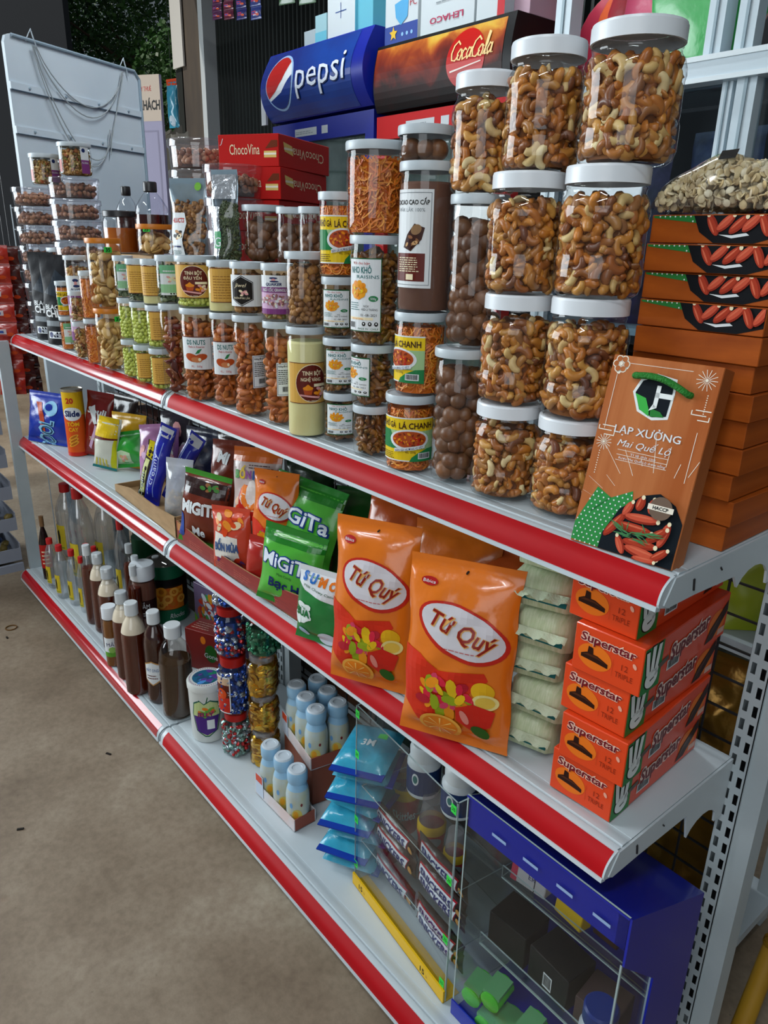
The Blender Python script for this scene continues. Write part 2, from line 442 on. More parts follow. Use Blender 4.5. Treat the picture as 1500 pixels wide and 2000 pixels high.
    o = g.build('wire_back', T); o['kind'] = 'stuff'
    # uprights with two rows of slots: the slots are real holes
    def post(xc, z1):
        p = MB(); xl, xr, yf, yr = xc - .004, xc + .024, .257, .305
        pitch = .0292; zk = .03; hw = .0032; hh = .0085
        xs = [xl, xl + .006 - hw + .001, xl + .006 + hw + .001, xl + .0205 - hw, xl + .0205 + hw, xr]
        while zk + pitch < z1:
            za, zb_ = zk, zk + pitch; zm = (za + zb_) / 2
            for off, i0, i1 in ((0, 0, 3), (-.004, 3, 5)):
                h0, h1 = zm - hh + off, zm + hh + off
                cols = [(xs[0], xs[1]), (xs[2], xs[3])] if i0 == 0 else [(xs[4], xs[5])]
                for c0, c1 in cols: p.add([(c0, yf, za), (c1, yf, za), (c1, yf, zb_), (c0, yf, zb_)], [(0, 1, 2, 3)], WPOST)
                s0, s1 = (xs[1], xs[2]) if i0 == 0 else (xs[3], xs[4])
                p.add([(s0, yf, za), (s1, yf, za), (s1, yf, h0), (s0, yf, h0)], [(0, 1, 2, 3)], WPOST)
                p.add([(s0, yf, h1), (s1, yf, h1), (s1, yf, zb_), (s0, yf, zb_)], [(0, 1, 2, 3)], WPOST)
            zk += pitch
        p.box((xl, yf, 0), (xr, yr, .03), WPOST); p.box((xl, yf, zk), (xr, yr, z1), WPOST)
        p.box((xl, yf + .002, .03), (xl + .0015, yr, zk), WPOST); p.box((xr - .0015, yf, .03), (xr, yr, zk), WPOST); p.box((xl, yr - .002, .03), (xr, yr, zk), DARKW)
        p.box((xr, yf + .004, 0), (xr + .026, yr - .006, z1), WPOST)     # side flange
        return p
    if bi == 0:
        q = post(-1.2 - .02, .93); q.v = [(a - ox, b_, c_) for a, b_, c_ in q.v]; q.build('upright', T)
        q = post(-.01, .93); q.v = [(a - ox, b_, c_) for a, b_, c_ in q.v]; q.build('upright', T)
        # front corner upright standing on the far end of the bottom deck
        f = MB(); f.box((-1.218 - ox, -.066, .079), (-1.196 - ox, -.028, .90), WPOST); f.box((-1.222 - ox, -.064, .079), (-1.218 - ox, -.05, .90), WPOST); f.build('front_upright', T)
    else:
        q = post(1.2, .93); q.v = [(a - ox, b_, c_) for a, b_, c_ in q.v]; q.build('upright', T)
# the other side of the shelving: decks behind the wire backs
T = thing('rear_shelving', 'white rear shelving decks seen behind the wire backs', 'shelf', (0, .48, 0))
for z in (.075, .45, .70):
    MB().box((-1.2, -.14, z - .02), (1.2, .15, z), WHITE).build('shelf_board', T)
for xx in (-1.19, 1.17): MB().box((xx, .12, 0), (xx + .02, .15, .75), WPOST).build('upright', T)
# ================================================================ jars, contents, labels
JARC = clear('jar_plastic', (.97, .98, .98), gloss=.07, rough=.03)
LIDG = M('lid_grey', srgb('#bcc8cf'), .35); LIDW = M('lid_white', srgb('#dde4ea'), .32); LIDO = M('lid_orange', srgb('#c9781c'), .35); LIDB = M('lid_black', (.015, .015, .017), .35)
# ---- nut shapes (small shared meshes)
def sweep(path, rad, n=8, flat=None, seed=0):
    rn = random.Random(seed); mb = MB(); mb.tube(path, rad, None, n)
    mb.mats = []; mb.m = []
    if flat is not None: mb.v = [(x, y, max(z, flat)) for x, y, z in mb.v]
    return np.array(mb.v), mb.f
def cashew(R=.0098, t=.0060, arc=190, flat=None):
    pts = []; rr = []
    for i in range(10):
        q = i / 9; a = math.radians(-arc / 2 + arc * q); pts.append((R * math.cos(a) - R * .5, R * 1.15 * math.sin(a), 0))
        rr.append(t * (.35 + .75 * math.sin(PI * (.06 + .88 * q)) ** .6) * (1.12 - .24 * q))
    return sweep(pts, rr, 8, flat)
def blob(rx, ry, rz, n=8, m=6, rough=0.0, seed=1, pinch=0.0):
    rn = random.Random(seed); vs = [(0, 0, -rz)]; fs = []
    for j in range(1, m):
        p = PI * j / m - PI / 2
        for k in range(n):
            a = 2 * PI * k / n; s = 1 + rough * rn.uniform(-1, 1); tp = 1 - pinch * (math.sin(p) * .5 + .5)
            vs.append((rx * math.cos(p) * math.cos(a) * s * tp, ry * math.cos(p) * math.sin(a) * s * tp, rz * math.sin(p)))
    vs.append((0, 0, rz)); L = len(vs) - 1
    for k in range(n): fs.append((0, 1 + (k + 1) % n, 1 + k)); fs.append((L, L - n + k, L - n + (k + 1) % n))
    for j in range(m - 2):
        for k in range(n): a = 1 + j * n + k; b = 1 + j * n + (k + 1) % n; fs.append((a, b, b + n, a + n))
    return np.array(vs), fs
def halves(rx, ry, rz, gap):   # split shell showing a kernel
    v1, f1 = blob(rx, ry, rz, 10, 7); up = v1.copy(); up[:, 1] = np.maximum(up[:, 1], 0) * 1.0; dn = v1.copy(); dn[:, 1] = np.minimum(dn[:, 1], 0)
    c, s = math.cos(gap), math.sin(gap)
    def r(v, sg): w = v.copy(); w[:, 1] = v[:, 1] * c + sg * (v[:, 2] + rz) * s; w[:, 2] = v[:, 2]; return w
    k, fk = blob(rx * .7, ry * .6, rz * .75, 8, 6)
    n = len(v1)
    return np.vstack([r(up, 1), r(dn, -1), k]), f1 + [tuple(i + n for i in f) for f in f1] + [tuple(i + 2 * n for i in f) for f in fk]
NM = {}
NM['cashew'] = nutmat('cashew_skin', [srgb('#b86a22'), srgb('#cf8c3a'), srgb('#8a4a1c'), srgb('#d9a24e'), srgb('#a35a20'), srgb('#c47a2c'), srgb('#7d4a34'), srgb('#c08a44'), srgb('#9a5a22'), srgb('#6d4434')], .34, 70)
NM['cashew_pale'] = nutmat('cashew_kernel', [srgb('#e0c688'), srgb('#cfa864'), srgb('#ecd9a6')], .5, 50)
NM['macadamia'] = nutmat('macadamia_shell', [srgb('#70482c'), srgb('#583620'), srgb('#825636'), srgb('#624026')], .42, 90, .35)
NM['almond'] = nutmat('almond_skin', [srgb('#b05a1a'), srgb('#c87628'), srgb('#964814'), srgb('#bc661e')], .5, 90)
NM['pistachio'] = nutmat('pistachio_shell', [srgb('#dcb874'), srgb('#c89c50'), srgb('#e6cb90'), srgb('#b88a40')], .5, 60)
NM['hazelnut'] = nutmat('hazelnut_shell', [srgb('#a06a48'), srgb('#845234'), srgb('#bc8a62'), srgb('#905c3c')], .42, 60, .1)
NM['pea'] = nutmat('coated_pea', [srgb('#d2de6a'), srgb('#c6d458'), srgb('#dde884')], .4, 20, 0)
NM['walnut'] = nutmat('walnut_kernel', [srgb('#945e28'), srgb('#bc8a48'), srgb('#744620'), srgb('#a67434'), srgb('#56321a')], .55, 120, .5)
NM['raisin'] = nutmat('golden_raisin', [srgb('#74441a'), srgb('#8e5c1c'), srgb('#562e12'), srgb('#a06c26'), srgb('#6e5420')], .35, 120, .5)
NM['granola'] = nutmat('granola_mix', [srgb('#c9a05a'), srgb('#a8742c'), srgb('#e0c48a'), srgb('#6d3a22'), srgb('#8a8a3a'), srgb('#b5562c')], .6, 80, .4)
NM['floss'] = nutmat('orange_shred', [srgb('#f08418'), srgb('#dc6a0e'), srgb('#f6a834'), srgb('#c4520a'), srgb('#e8982a')], .5, 40, .2)
NM['mango'] = nutmat('dried_fruit', [srgb('#8a3a1c'), srgb('#6d1f1c'), srgb('#a8642c'), srgb('#541a1a')], .35, 60, .3)
NM['seed'] = nutmat('pumpkin_seed', [srgb('#5a6a44'), srgb('#46583a'), srgb('#6e7a54'), srgb('#39472e')], .5, 60, .2)
NM['oat'] = nutmat('oat_flake', [srgb('#eee0b8'), srgb('#e0cc9a'), srgb('#f6eed2'), srgb('#d6bc86')], .6, 60, .2)
GEO = {
 'cashew': [cashew(.0075, .0050), cashew(.0062, .0046, 200), cashew(.0084, .0050, 165), blob(.0055, .004, .0065, 8, 6, .25, 31), blob(.0065, .003, .0075, 8, 6, .3, 37), cashew(.0085, .0052, 130)],
 'cashew_pale': [cashew(.0082, .0050, 185, flat=-.0008), cashew(.0072, .0048, 170, flat=0.0)],
 'macadamia': [blob(.0132, .0130, .0134, 14, 10), blob(.0124, .0126, .0122, 14, 10)],
 'almond': [blob(.0078, .0048, .0125, 10, 8, pinch=.25), blob(.0085, .0052, .0115, 10, 8, pinch=.2)],
 'pistachio': [halves(.0072, .0068, .0115, .22), halves(.0068, .0062, .0105, .12)],
 'hazelnut': [blob(.0072, .007, .0082, 9, 7, pinch=.12)],
 'pea': [blob(.0045, .0045, .0045, 9, 7)],
 'walnut': [blob(.008, .006, .007, 9, 7, .28, 2), blob(.006, .005, .006, 8, 6, .3, 5)],
 'raisin': [blob(.0044, .0036, .0125, 8, 7, .25, 3), blob(.0052, .0034, .010, 8, 6, .28, 9)],
 'granola': [blob(.006, .004, .007, 7, 5, .3, 4), blob(.007, .0018, .006, 7, 5, .2, 6), blob(.004, .004, .005, 7, 5, .2, 7)],
 'mango': [blob(.006, .004, .02, 8, 7, .25, 8), blob(.008, .004, .014, 8, 6, .3, 11)],
 'seed': [blob(.0045, .0016, .008, 8, 6)],
 'oat': [blob(.0048, .0010, .0040, 8, 4, .1, 12)],
}
NUT = {}
def nutmesh(kind):
    if kind not in NUT:
        L = []
        for v, f in GEO[kind]:
            me = bpy.data.meshes.new(kind); me.from_pydata(v.tolist(), [], f); me.materials.append(NM[kind]); me.polygons.foreach_set('use_smooth', [True] * len(f)); me.update(); L.append(me)
        NUT[kind] = L
    return NUT[kind]
def rotm(rn): return np.array(Euler((rn.uniform(0, 2 * PI), rn.uniform(0, 2 * PI), rn.uniform(0, 2 * PI))).to_matrix())
def heap(kinds, spots, seed, scale=1.0):
    """many loose pieces joined in one mesh: spots = list of (x, y, z)"""
    rn = random.Random(seed); V = []; F = []; n = 0; mats = []; mi = []
    for p in spots:
        kd = rn.choice(kinds); v, f = rn.choice(GEO[kd])
        if NM[kd] not in mats: mats.append(NM[kd])
        V.append((v * scale * rn.uniform(.85, 1.15)) @ rotm(rn).T + np.array(p)); F += [tuple(i + n for i in q) for q in f]; mi += [mats.index(NM[kd])] * len(f); n += len(v)
    me = bpy.data.meshes.new('contents'); me.from_pydata(np.vstack(V).tolist(), [], F)
    for m in mats: me.materials.append(m)
    me.polygons.foreach_set('material_index', mi); me.polygons.foreach_set('use_smooth', [True] * len(F)); me.update()
    return me
def shell_spots(r, z0, z1, s, seed, a0=0.0, span=2 * PI, squash=1.0):
    """jittered brick pattern over the cylinder of radius r"""
    rn = random.Random(seed); out = []; rows = max(1, int(round((z1 - z0) / (s * .82)))); row = 0
    for i in range(rows):
        z = z0 + (i + .5) * (z1 - z0) / rows; n = max(1, int(span * r / s))
        for k in range(n):
            a = a0 - span / 2 + span * (k + .5 * (i % 2) + rn.uniform(-.22, .22)) / n
            rr = r * rn.uniform(.95, 1.0); out.append((rr * math.sin(a), -rr * squash * math.cos(a), z + rn.uniform(-.2, .2) * s))
    return out
def top_spots(r, z, s, seed):
    rn = random.Random(seed); out = []; n = int((2 * r / s) ** 2)
    for i in range(n):
        x, y = rn.uniform(-r, r), rn.uniform(-r, r)
        if x * x + y * y < (r - s * .4) ** 2: out.append((x, y, z + rn.uniform(-.5, .3) * s))
    return out
def strands(r, z0, z1, n, seed, w=.0016, L=.03, mats=None, spread=0.15):
    rn = random.Random(seed); mb = MB(); mats = mats or [NM['floss']]
    for i in range(n):
        a = rn.uniform(0, 2 * PI); z = rn.uniform(z0, z1); rr = r * (1 - spread * rn.random() ** 2); th = rn.uniform(0, PI); bend = rn.uniform(-60, 60); l = L * rn.uniform(.5, 1.2); ww = w * rn.uniform(.6, 1.5)
        vs = []; da = a; dz = z; m = 5
        for k in range(m):
            t = th + bend * (k - 2) * .012; nx, nz = -math.sin(t), math.cos(t)
            for sg in (-1, 1):
                aa = da + sg * ww * nx / r; zz = min(max(dz + sg * ww * nz, z0), z1); q = rr * (1 - .03 * (k % 2) - .02 * (sg > 0))
                vs.append((q * math.sin(aa), -q * math.cos(aa), zz))
            da += math.cos(t) * l / m / r; dz += math.sin(t) * l / m
        mb.add(vs, [(2 * k, 2 * k + 1, 2 * k + 3, 2 * k + 2) for k in range(m - 1)], rn.choice(mats))
    return mb
_heaps = {}
INSET = {'cashew': .0072, 'macadamia': .0118, 'almond': .0086, 'pistachio': .0095, 'walnut': .0088, 'raisin': .0104, 'pea': .0047, 'hazelnut': .0080, 'granola': .0072, 'mango': .0165, 'seed': .0074, 'oat': .005}
FILL = {  # kind: (piece spacing, individual?, depth of the outer layer, core colour)
 'cashew': (.0128, True), 'macadamia': (.0200, True), 'almond': (.0145, True), 'pistachio': (.0165, True), 'walnut': (.0125, False), 'raisin': (.0108, False),
 'pea': (.0088, True), 'hazelnut': (.0145, True), 'granola': (.0095, False), 'mango': (.016, False), 'seed': (.0085, False), 'oat': (.008, False)}
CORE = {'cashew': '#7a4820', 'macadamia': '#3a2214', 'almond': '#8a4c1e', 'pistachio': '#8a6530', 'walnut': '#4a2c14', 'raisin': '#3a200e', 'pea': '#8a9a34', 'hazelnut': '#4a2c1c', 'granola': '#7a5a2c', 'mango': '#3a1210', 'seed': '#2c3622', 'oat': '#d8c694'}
def fill(T, kind, r, z0, z1, a, seed, skip=None, scale=1.0, individual=None, nutname=None):
    """T is the jar; a = direction of the viewer"""
    s, ind = FILL[kind]; s *= scale; ind = ind if individual is None else individual; half = INSET[kind] * scale
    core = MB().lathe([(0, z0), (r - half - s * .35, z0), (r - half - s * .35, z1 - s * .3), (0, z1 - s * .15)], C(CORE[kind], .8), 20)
    key = (kind, round(r, 3), round(z1 - z0, 2), ind)
    if key not in _heaps:
        sp = shell_spots(r - half - s * .4, s * .3, z1 - z0 - s * .4, s * 1.1, 5) if ind else shell_spots(r - half, s * .3, z1 - z0 - s * .4, s * .85, 6) + shell_spots(r - half - s * .45, s * .3, z1 - z0 - s * .4, s, 5)
        sp += top_spots(r - half, z1 - z0 - s * .4, s, 8)
        _heaps[key] = heap([kind] * 9 + (['cashew_pale'] if kind == 'cashew' else []), sp, 4, scale)
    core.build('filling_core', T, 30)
    o = obj('loose_' + kind, _heaps[key], T, (0, 0, z0), (0, 0, random.Random(seed).uniform(0, 6))); o['kind'] = 'stuff'
    if not ind: return
    rn = random.Random(seed); ms = nutmesh(kind); pale = nutmesh('cashew_pale') if kind == 'cashew' else None
    for x, y, z in shell_spots(r - half, z0 + s * .35, z1 - s * .35, s, seed, a, 3.6):
        if skip and skip(math.atan2(x, -y), z): continue
        me = rn.choice(ms)
        if pale and rn.random() < .11: me = rn.choice(pale)
        c = obj(nutname or (kind + '_nut' if kind not in ('pea', 'hazelnut') else kind), me, T, (x, y, z))
        an = math.atan2(x, -y)
        if kind in ('cashew',):
            # lie roughly flat against the wall, any way round
            q = Euler((PI / 2 + rn.uniform(-.5, .5), rn.uniform(0, 2 * PI), 0)).to_matrix(); q = Matrix.Rotation(an + rn.uniform(-.5, .5), 3, 'Z') @ q
            c.rotation_euler = q.to_euler()
        else: c.rotation_euler = (rn.uniform(0, 6.28), rn.uniform(0, 6.28), rn.uniform(0, 6.28))
        k = rn.uniform(.82, 1.12) * scale; c.scale = (k, k, k)
def straight_jar(T, r, h, lid=None, lidh=.0105, base=.002):
    b = MB(); b.lathe([(0, .002), (r * .55, .001), (r * .9, 0), (r * .97, .003), (r, .009), (r, h - .024), (r * .965, h - .018), (r * .965, h - lidh + .001)], JARC, 44)
    b.build('jar_body', T, 40)
    l = MB(); R = r * 1.045; z = h - lidh
    l.lathe([(r * .985, z), (R * .985, z - .0012), (R, z + .001), (R, h - .0022), (R * .985, h), (R * .93, h), (R * .9, h - .0022), (0, h - .0022)], lid or LIDG, 44)
    l.build('lid', T, 35)
def screw_jar(T, r, h):
    """wide PET jar: foot ring, waist line, shoulder, threaded neck, ribbed white screw lid"""
    lh = h * .135; rn_ = r * .865; zs = h - lh - .024
    b = MB(); b.lathe([(0, .004), (r * .5, .003), (r * .82, 0), (r * .93, .004), (r * .985, .014), (r * .985, .038), (r * .955, .042), (r * .965, .046), (r * .965, zs - .012), (r * .99, zs - .006), (r * .985, zs), (r * .93, zs + .009), (rn_ * .985, zs + .014),
        (rn_ * .985, zs + .018), (rn_ * 1.01, zs + .020), (rn_ * .985, zs + .022), (rn_ * .985, h - lh)], JARC, 48)
    b.build('jar_body', T, 40)
    l = MB(); n = 96; R = rn_ * 1.045; z = h - lh; vs = []
    for zz in (z, h - .003):
        for k in range(n): a = 2 * PI * k / n; q = R * (1 + .006 * (k % 2)); vs.append((q * math.sin(a), -q * math.cos(a), zz))
    l.add(vs, [(k, (k + 1) % n, n + (k + 1) % n, n + k) for k in range(n)], LIDW)
    l.lathe([(R, h - .003), (R * .985, h - .0006), (R * .95, h), (R * .9, h), (R * .88, h - .001), (0, h - .001)], LIDW, 48); l.lathe([(rn_, z), (R, z)], LIDW, 48)
    l.build('lid', T, 35)
# ---- labels (all flat print, on the jar's own cylinder)
K = dict(black=C('#17130f', .5), white=C('#d9dfe2', .45), yellow=C('#e2c21c', .4), green=C('#1f7a44', .4), dgreen=C('#1c5a34', .4), red=C('#b5221c', .4), brown=C('#5e1d14', .4), tan=C('#d0a24a', .5), navy=C('#1c2c5e', .4),
         teal=C('#1f6a6a', .4), orange=C('#e08a1c', .4), grey=C('#7d868c', .5), lgreen=C('#9cc08a', .45), purple=C('#7a3a78', .4), lilac=C('#c8a4c4', .45), cream=C('#e8dcb8', .5), pink=C('#d89a9a', .45), food=C('#b04a1c', .45), food2=C('#7a2a12', .45), amber=C('#e0981c', .4), lime=C('#35d04a', .5), choco=C('#3a1a12', .45))
def lab_ga(T, R, h, a, z=None):
    z0, z1 = h * .16, h * .73; H = z1 - z0; W = R * 2.5; p = Print(cyl(R, z0, a), .006); k = K
    p.rect(-W / 2, 0, W / 2, H, k['yellow'], 1); p.rect(-W / 2, H * .97, W / 2, H, k['white'], 2); p.rect(-W / 2, 0, W / 2, H * .025, k['white'], 2)
    p.rect(-W / 2, H * .28, W / 2, H * .70, k['lgreen'], 2); p.poly([(-W / 2, H * .28), (-W * .1, H * .28), (-W * .3, H * .7), (-W / 2, H * .7)], k['green'], 3)
    p.ell(W * .05, H * .50, W * .33, H * .24, k['white'], 4); p.ell(W * .05, H * .51, W * .28, H * .19, k['food'], 5); p.blobs(W * .05, H * .51, W * .24, H * .15, [k['food'], k['red'], k['food2'], k['orange']], 40, 6, .16)
    p.poly([(-W * .18, H * .22), (W * .3, H * .32), (W * .3, H * .40), (-W * .18, H * .30)], k['white'], 10); p.text('BÁN GÀ HƯƠNG VỊ VIỆT', W * .06, H * .275, H * .05, k['navy'], 11, rot=.16, width=W * .44)
    p.ell(W * .32, 0, W * .30, H * .30, k['green'], 3) if False else p.poly([(W * .06, 0), (W / 2, 0), (W / 2, H * .3), (W * .36, H * .29), (W * .2, H * .2), (W * .1, H * .1)], k['green'], 3)
    p.text('KHÔ GÀ', -W * .33, H * .77, H * .13, k['choco'], 4, width=W * .30, bold=.02, rot=-.05); p.text('LÁ CHANH', W * .16, H * .76, H * .13, k['choco'], 4, width=W * .56, bold=.02, rot=.02)
    p.text('KL: 250g', W * .08, H * .20, H * .045, k['choco'], 5); p.lines(-W * .46, H * .05, -W * .18, H * .22, 4, k['choco'], 4)
    p.bars(W * .2, H * .06, W * .42, H * .2, k['black'], k['white'], 5)
    p.build(T)
def lab_nho(T, R, h, a, big=False):
    z0, z1 = (h * .17, h * .80) if not big else (h * .13, h * .80); H = z1 - z0; W = R * 1.75 if not big else R * 1.55; p = Print(cyl(R, z0, a), .006); k = K
    p.rect(-W / 2, 0, W / 2, H, k['dgreen'], 1); p.rect(-W / 2 + .0012, .0014, W / 2 - .0012, H - .0016, k['white'], 2)
    p.text('Tốt cho bạn', -W * .05, H * .915, H * .035, k['red'], 3, width=W * .5); p.text('NHO KHÔ', -W * .06, H * .80, H * .085, k['teal'], 3, width=W * .62, bold=.02); p.text('RAISINS', W * .14, H * .73, H * .045, k['teal'], 3, width=W * .6)
    for i in range(9):
        t = i * 2 * PI / 9; p.ell(-W * .12 + W * .17 * math.cos(t), H * .57 + H * .085 * math.sin(t), W * .10, H * .045, (k['amber'], k['orange'])[i % 2], 3 + i * .1, 12, t * .7)
    p.blobs(-W * .12, H * .57, W * .16, H * .06, [k['amber'], k['orange'], k['yellow']], 14, 5, .35)
    p.ell(W * .30, H * .46, W * .12, H * .04, k['green'], 3); p.text('500g', W * .30, H * .445, H * .03, k['white'], 4)
    p.lines(-W * .42, H * .30, -W * .05, H * .42, 4, k['teal'], 3); p.text('NSX', W * .12, H * .34, H * .03, k['black'], 3); p.text('HSD 2 THÁNG', W * .2, H * .295, H * .03, k['black'], 3, width=W * .42); p.text('01 -08- 2021', W * .18, H * .215, H * .036, k['black'], 3, width=W * .42)
    p.rect(-W * .46, H * .165, W * .3, H * .2, k['cream'], 3); p.text('100% NATURAL', -W * .14, H * .168, H * .022, k['orange'], 4)
    p.bars(-W * .44, H * .04, -W * .2, H * .14, k['black'], k['white'], 3)
    for q in (.06, .22, .38): p.ell(W * q, H * .11, W * .05, H * .03, k['black'], 3); p.ell(W * q, H * .115, W * .02, H * .012, k['white'], 4)
    p.text('MADE IN : CHILE', W * .16, H * .03, H * .026, k['dgreen'], 3, width=W * .55)
    p.build(T)
def lab_tinh(T, R, h, a, z0f=.32, z1f=.69, second='NGHỆ VÀNG', wrap=2.6):
    z0, z1 = h * z0f, h * z1f; H = z1 - z0; W = R * wrap; p = Print(cyl(R, z0, a), .006); k = K
    p.rect(-W / 2, 0, W / 2, H, k['tan'], 1); p.rect(-W / 2, H * .985, W / 2, H, k['brown'], 2); p.rect(-W / 2, 0, W / 2, H * .015, k['brown'], 2)
    u = W * .02; rr = min(H * .47, W * .34); p.ell(u, H * .5, rr, H * .47, k['cream'], 2); p.ell(u, H * .5, rr * .965, H * .45, k['brown'], 3)
    p.text('TINH BỘT', u, H * .70, H * .10, k['cream'], 4, width=rr * 1.15, bold=.02); p.text(second, u - rr * .06, H * .555, H * .085, k['cream'], 4, width=rr * 1.2, bold=.015)
    p.rect(u + rr * .1, H * .42, u + rr * .88, H * .49, k['cream'], 4)
    p.poly([(u - rr * .55, H * .38), (u + rr * .05, H * .38), (u - rr * .05, H * .22), (u - rr * .45, H * .22)], k['food'], 4); p.ell(u - rr * .25, H * .38, rr * .3, H * .05, k['orange'], 5); p.poly([(u - rr * .5, H * .39), (u - rr * .25, H * .48), (u, H * .39)], k['orange'], 5)
    p.blobs(u + rr * .42, H * .28, rr * .32, H * .10, [k['pink'], k['food'], k['cream'], k['orange']], 9, 6, .45); p.poly([(u - rr * .75, H * .20), (u + rr * .4, H * .12), (u + rr * .5, H * .17), (u - rr * .7, H * .235)], k['pink'], 7)
    p.text('KL: 300GR', u, H * .055, H * .035, k['cream'], 4)
    p.build(T)
def lab_back(T, R, h, a, z0f=.2, z1f=.86, wrap=2.2):
    z0, z1 = h * z0f, h * z1f; H = z1 - z0; W = R * wrap; p = Print(cyl(R, z0, a), .006); k = K
    p.rect(-W / 2, 0, W / 2, H, k['tan'], 1); p.rect(-W / 2, H * .98, W / 2, H, k['brown'], 2); p.lines(-W * .36, H * .12, W * .36, H * .82, 9, C('#8a5a24', .5), 2, .22); p.rect(-W / 2, 0, W / 2, H * .02, k['brown'], 2)
    p.build(T)
def lab_ds(T, R, h, a):
    z0, z1 = h * .36, h * .71; H = z1 - z0; W = R * 2.5; p = Print(cyl(R, z0, a), .006); k = K
    p.rect(-W / 2, 0, W / 2, H, k['white'], 1); p.rect(-W / 2, H * .975, W / 2, H, k['brown'], 2)
    p.text('DS NUTS', -W * .12, H * .76, H * .14, k['teal'], 2, width=W * .42, bold=.02); p.text('Made in America', -W * .12, H * .66, H * .07, k['red'], 2, width=W * .36, shear=.2)
    p.ell(-W * .22, H * .36, W * .17, H * .12, k['food'], 2, rot=-.3); p.ell(-W * .02, H * .38, W * .14, H * .10, k['food'], 3, rot=.2); p.ell(-W * .12, H * .30, W * .12, H * .08, C('#c47a4a', .5), 4, rot=-.1); p.ell(-W * .05, H * .31, W * .03, H * .05, k['cream'], 5)
    p.poly([(-W * .14, H * .48), (-W * .06, H * .50), (W * .01, H * .64), (-W * .08, H * .60)], k['green'], 5)
    p.text('KL:  500g', -W * .12, H * .07, H * .06, k['red'], 2); p.rect(W * .22, H * .1, W * .225, H * .95, k['navy'], 2); p.lines(W * .26, H * .3, W * .46, H * .9, 8, k['navy'], 2); p.bars(W * .27, H * .08, W * .44, H * .24, k['black'], k['white'], 2)
    p.build(T)
def lab_info(T, R, h, a):
    z0, z1 = h * .30, h * .62; H = z1 - z0; W = R * 1.1; p = Print(cyl(R, z0, a), .006); k = K
    p.rect(-W / 2, 0, W / 2, H, k['white'], 1); p.frame(-W * .46, H * .03, W * .46, H * .97, .0007, k['navy'], 2); p.text('Hướng dẫn sử dụng', 0, H * .87, H * .05, k['black'], 2, width=W * .8, bold=.02); p.lines(-W * .4, H * .36, W * .4, H * .82, 8, k['black'], 2, .4); p.bars(-W * .2, H * .1, W * .3, H * .3, k['black'], k['white'], 2)
    p.build(T)
def lab_hex(T, R, h, a):
    z0, z1 = h * .17, h * .76; H = z1 - z0; W = R * 2.6; p = Print(cyl(R, z0, a), .006); k = K
    p.rect(-W / 2, 0, W / 2, H, k['white'], 1); u = -W * .13; w = W * .27
    hx = lambda q: [(u, H * (.5 + .49 * q)), (u + w * q, H * (.5 + .28 * q)), (u + w * q, H * (.5 - .28 * q)), (u, H * (.5 - .49 * q)), (u - w * q, H * (.5 - .28 * q)), (u - w * q, H * (.5 + .28 * q))]
    p.poly(hx(1), k['black'], 2); p.poly(hx(.94), k['white'], 3); p.poly(hx(.91), k['black'], 4)
    p.text('Jiwel', u - w * .1, H * .62, H * .12, k['cream'], 5, shear=.35, width=w * 1.1); p.blobs(u, H * .42, w * .5, H * .08, [k['cream'], k['pink'], C('#a8704a', .5)], 6, 5, .55); p.text('BUÔN ĐĂK LĂK', u, H * .24, H * .06, k['cream'], 5, width=w * 1.4)
    p.build(T)
def lab_quaker(T, R, h, a):
    z0, z1 = h * .13, h * .80; H = z1 - z0; W = R * 2.6; p = Print(cyl(R, z0, a), .006); k = K
    p.rect(-W / 2, 0, W / 2, H, k['white'], 1); p.rect(-W / 2, 0, W / 2, H * .70, k['lilac'], 2); p.rect(-W / 2, H * .56, W / 2, H * .70, k['purple'], 3); p.rect(-W / 2, 0, W / 2, H * .14, k['purple'], 3)
    u = -W * .06; p.ell(u, H * .93, W * .1, H * .025, k['navy'], 3); p.ell(u, H * .88, W * .05, H * .04, k['pink'], 3); p.ell(u + W * .02, H * .845, W * .11, H * .02, k['navy'], 4)
    p.text('QUAKER', u, H * .74, H * .07, k['navy'], 3, width=W * .4, shear=.2, bold=.03); p.text('NGŨ CỐC GRANOLA', u + W * .02, H * .59, H * .075, k['white'], 4, width=W * .62, bold=.02)
    p.blobs(u, H * .35, W * .36, H * .15, [k['pink'], k['cream'], C('#a87a7a', .5), k['white'], C('#8a5a5a', .5)], 60, 4, .2)
    p.build(T)
def lab_green(T, R, h, a, wrap=1.5):
    z0, z1 = h * .18, h * .80; H = z1 - z0; W = R * wrap; p = Print(cyl(R, z0, a), .006); k = K
    p.rect(-W / 2, 0, W / 2, H, k['white'], 1); p.rect(-W / 2, H * .72, W / 2, H, C('#6fae84', .45), 2); p.rect(-W / 2, H * .08, W / 2, H * .36, C('#8fbf92', .45), 2); p.lines(-W * .3, H * .78, W * .35, H * .84, 1, k['white'], 3, .7)
    p.blobs(0, H * .52, W * .34, H * .09, [k['pink'], k['cream'], C('#cdb8b0', .5)], 6, 3, .5)
    for q in (.05, .2, .35): p.ell(W * q, H * .05, W * .045, H * .025, k['black'], 3)
    p.build(T)
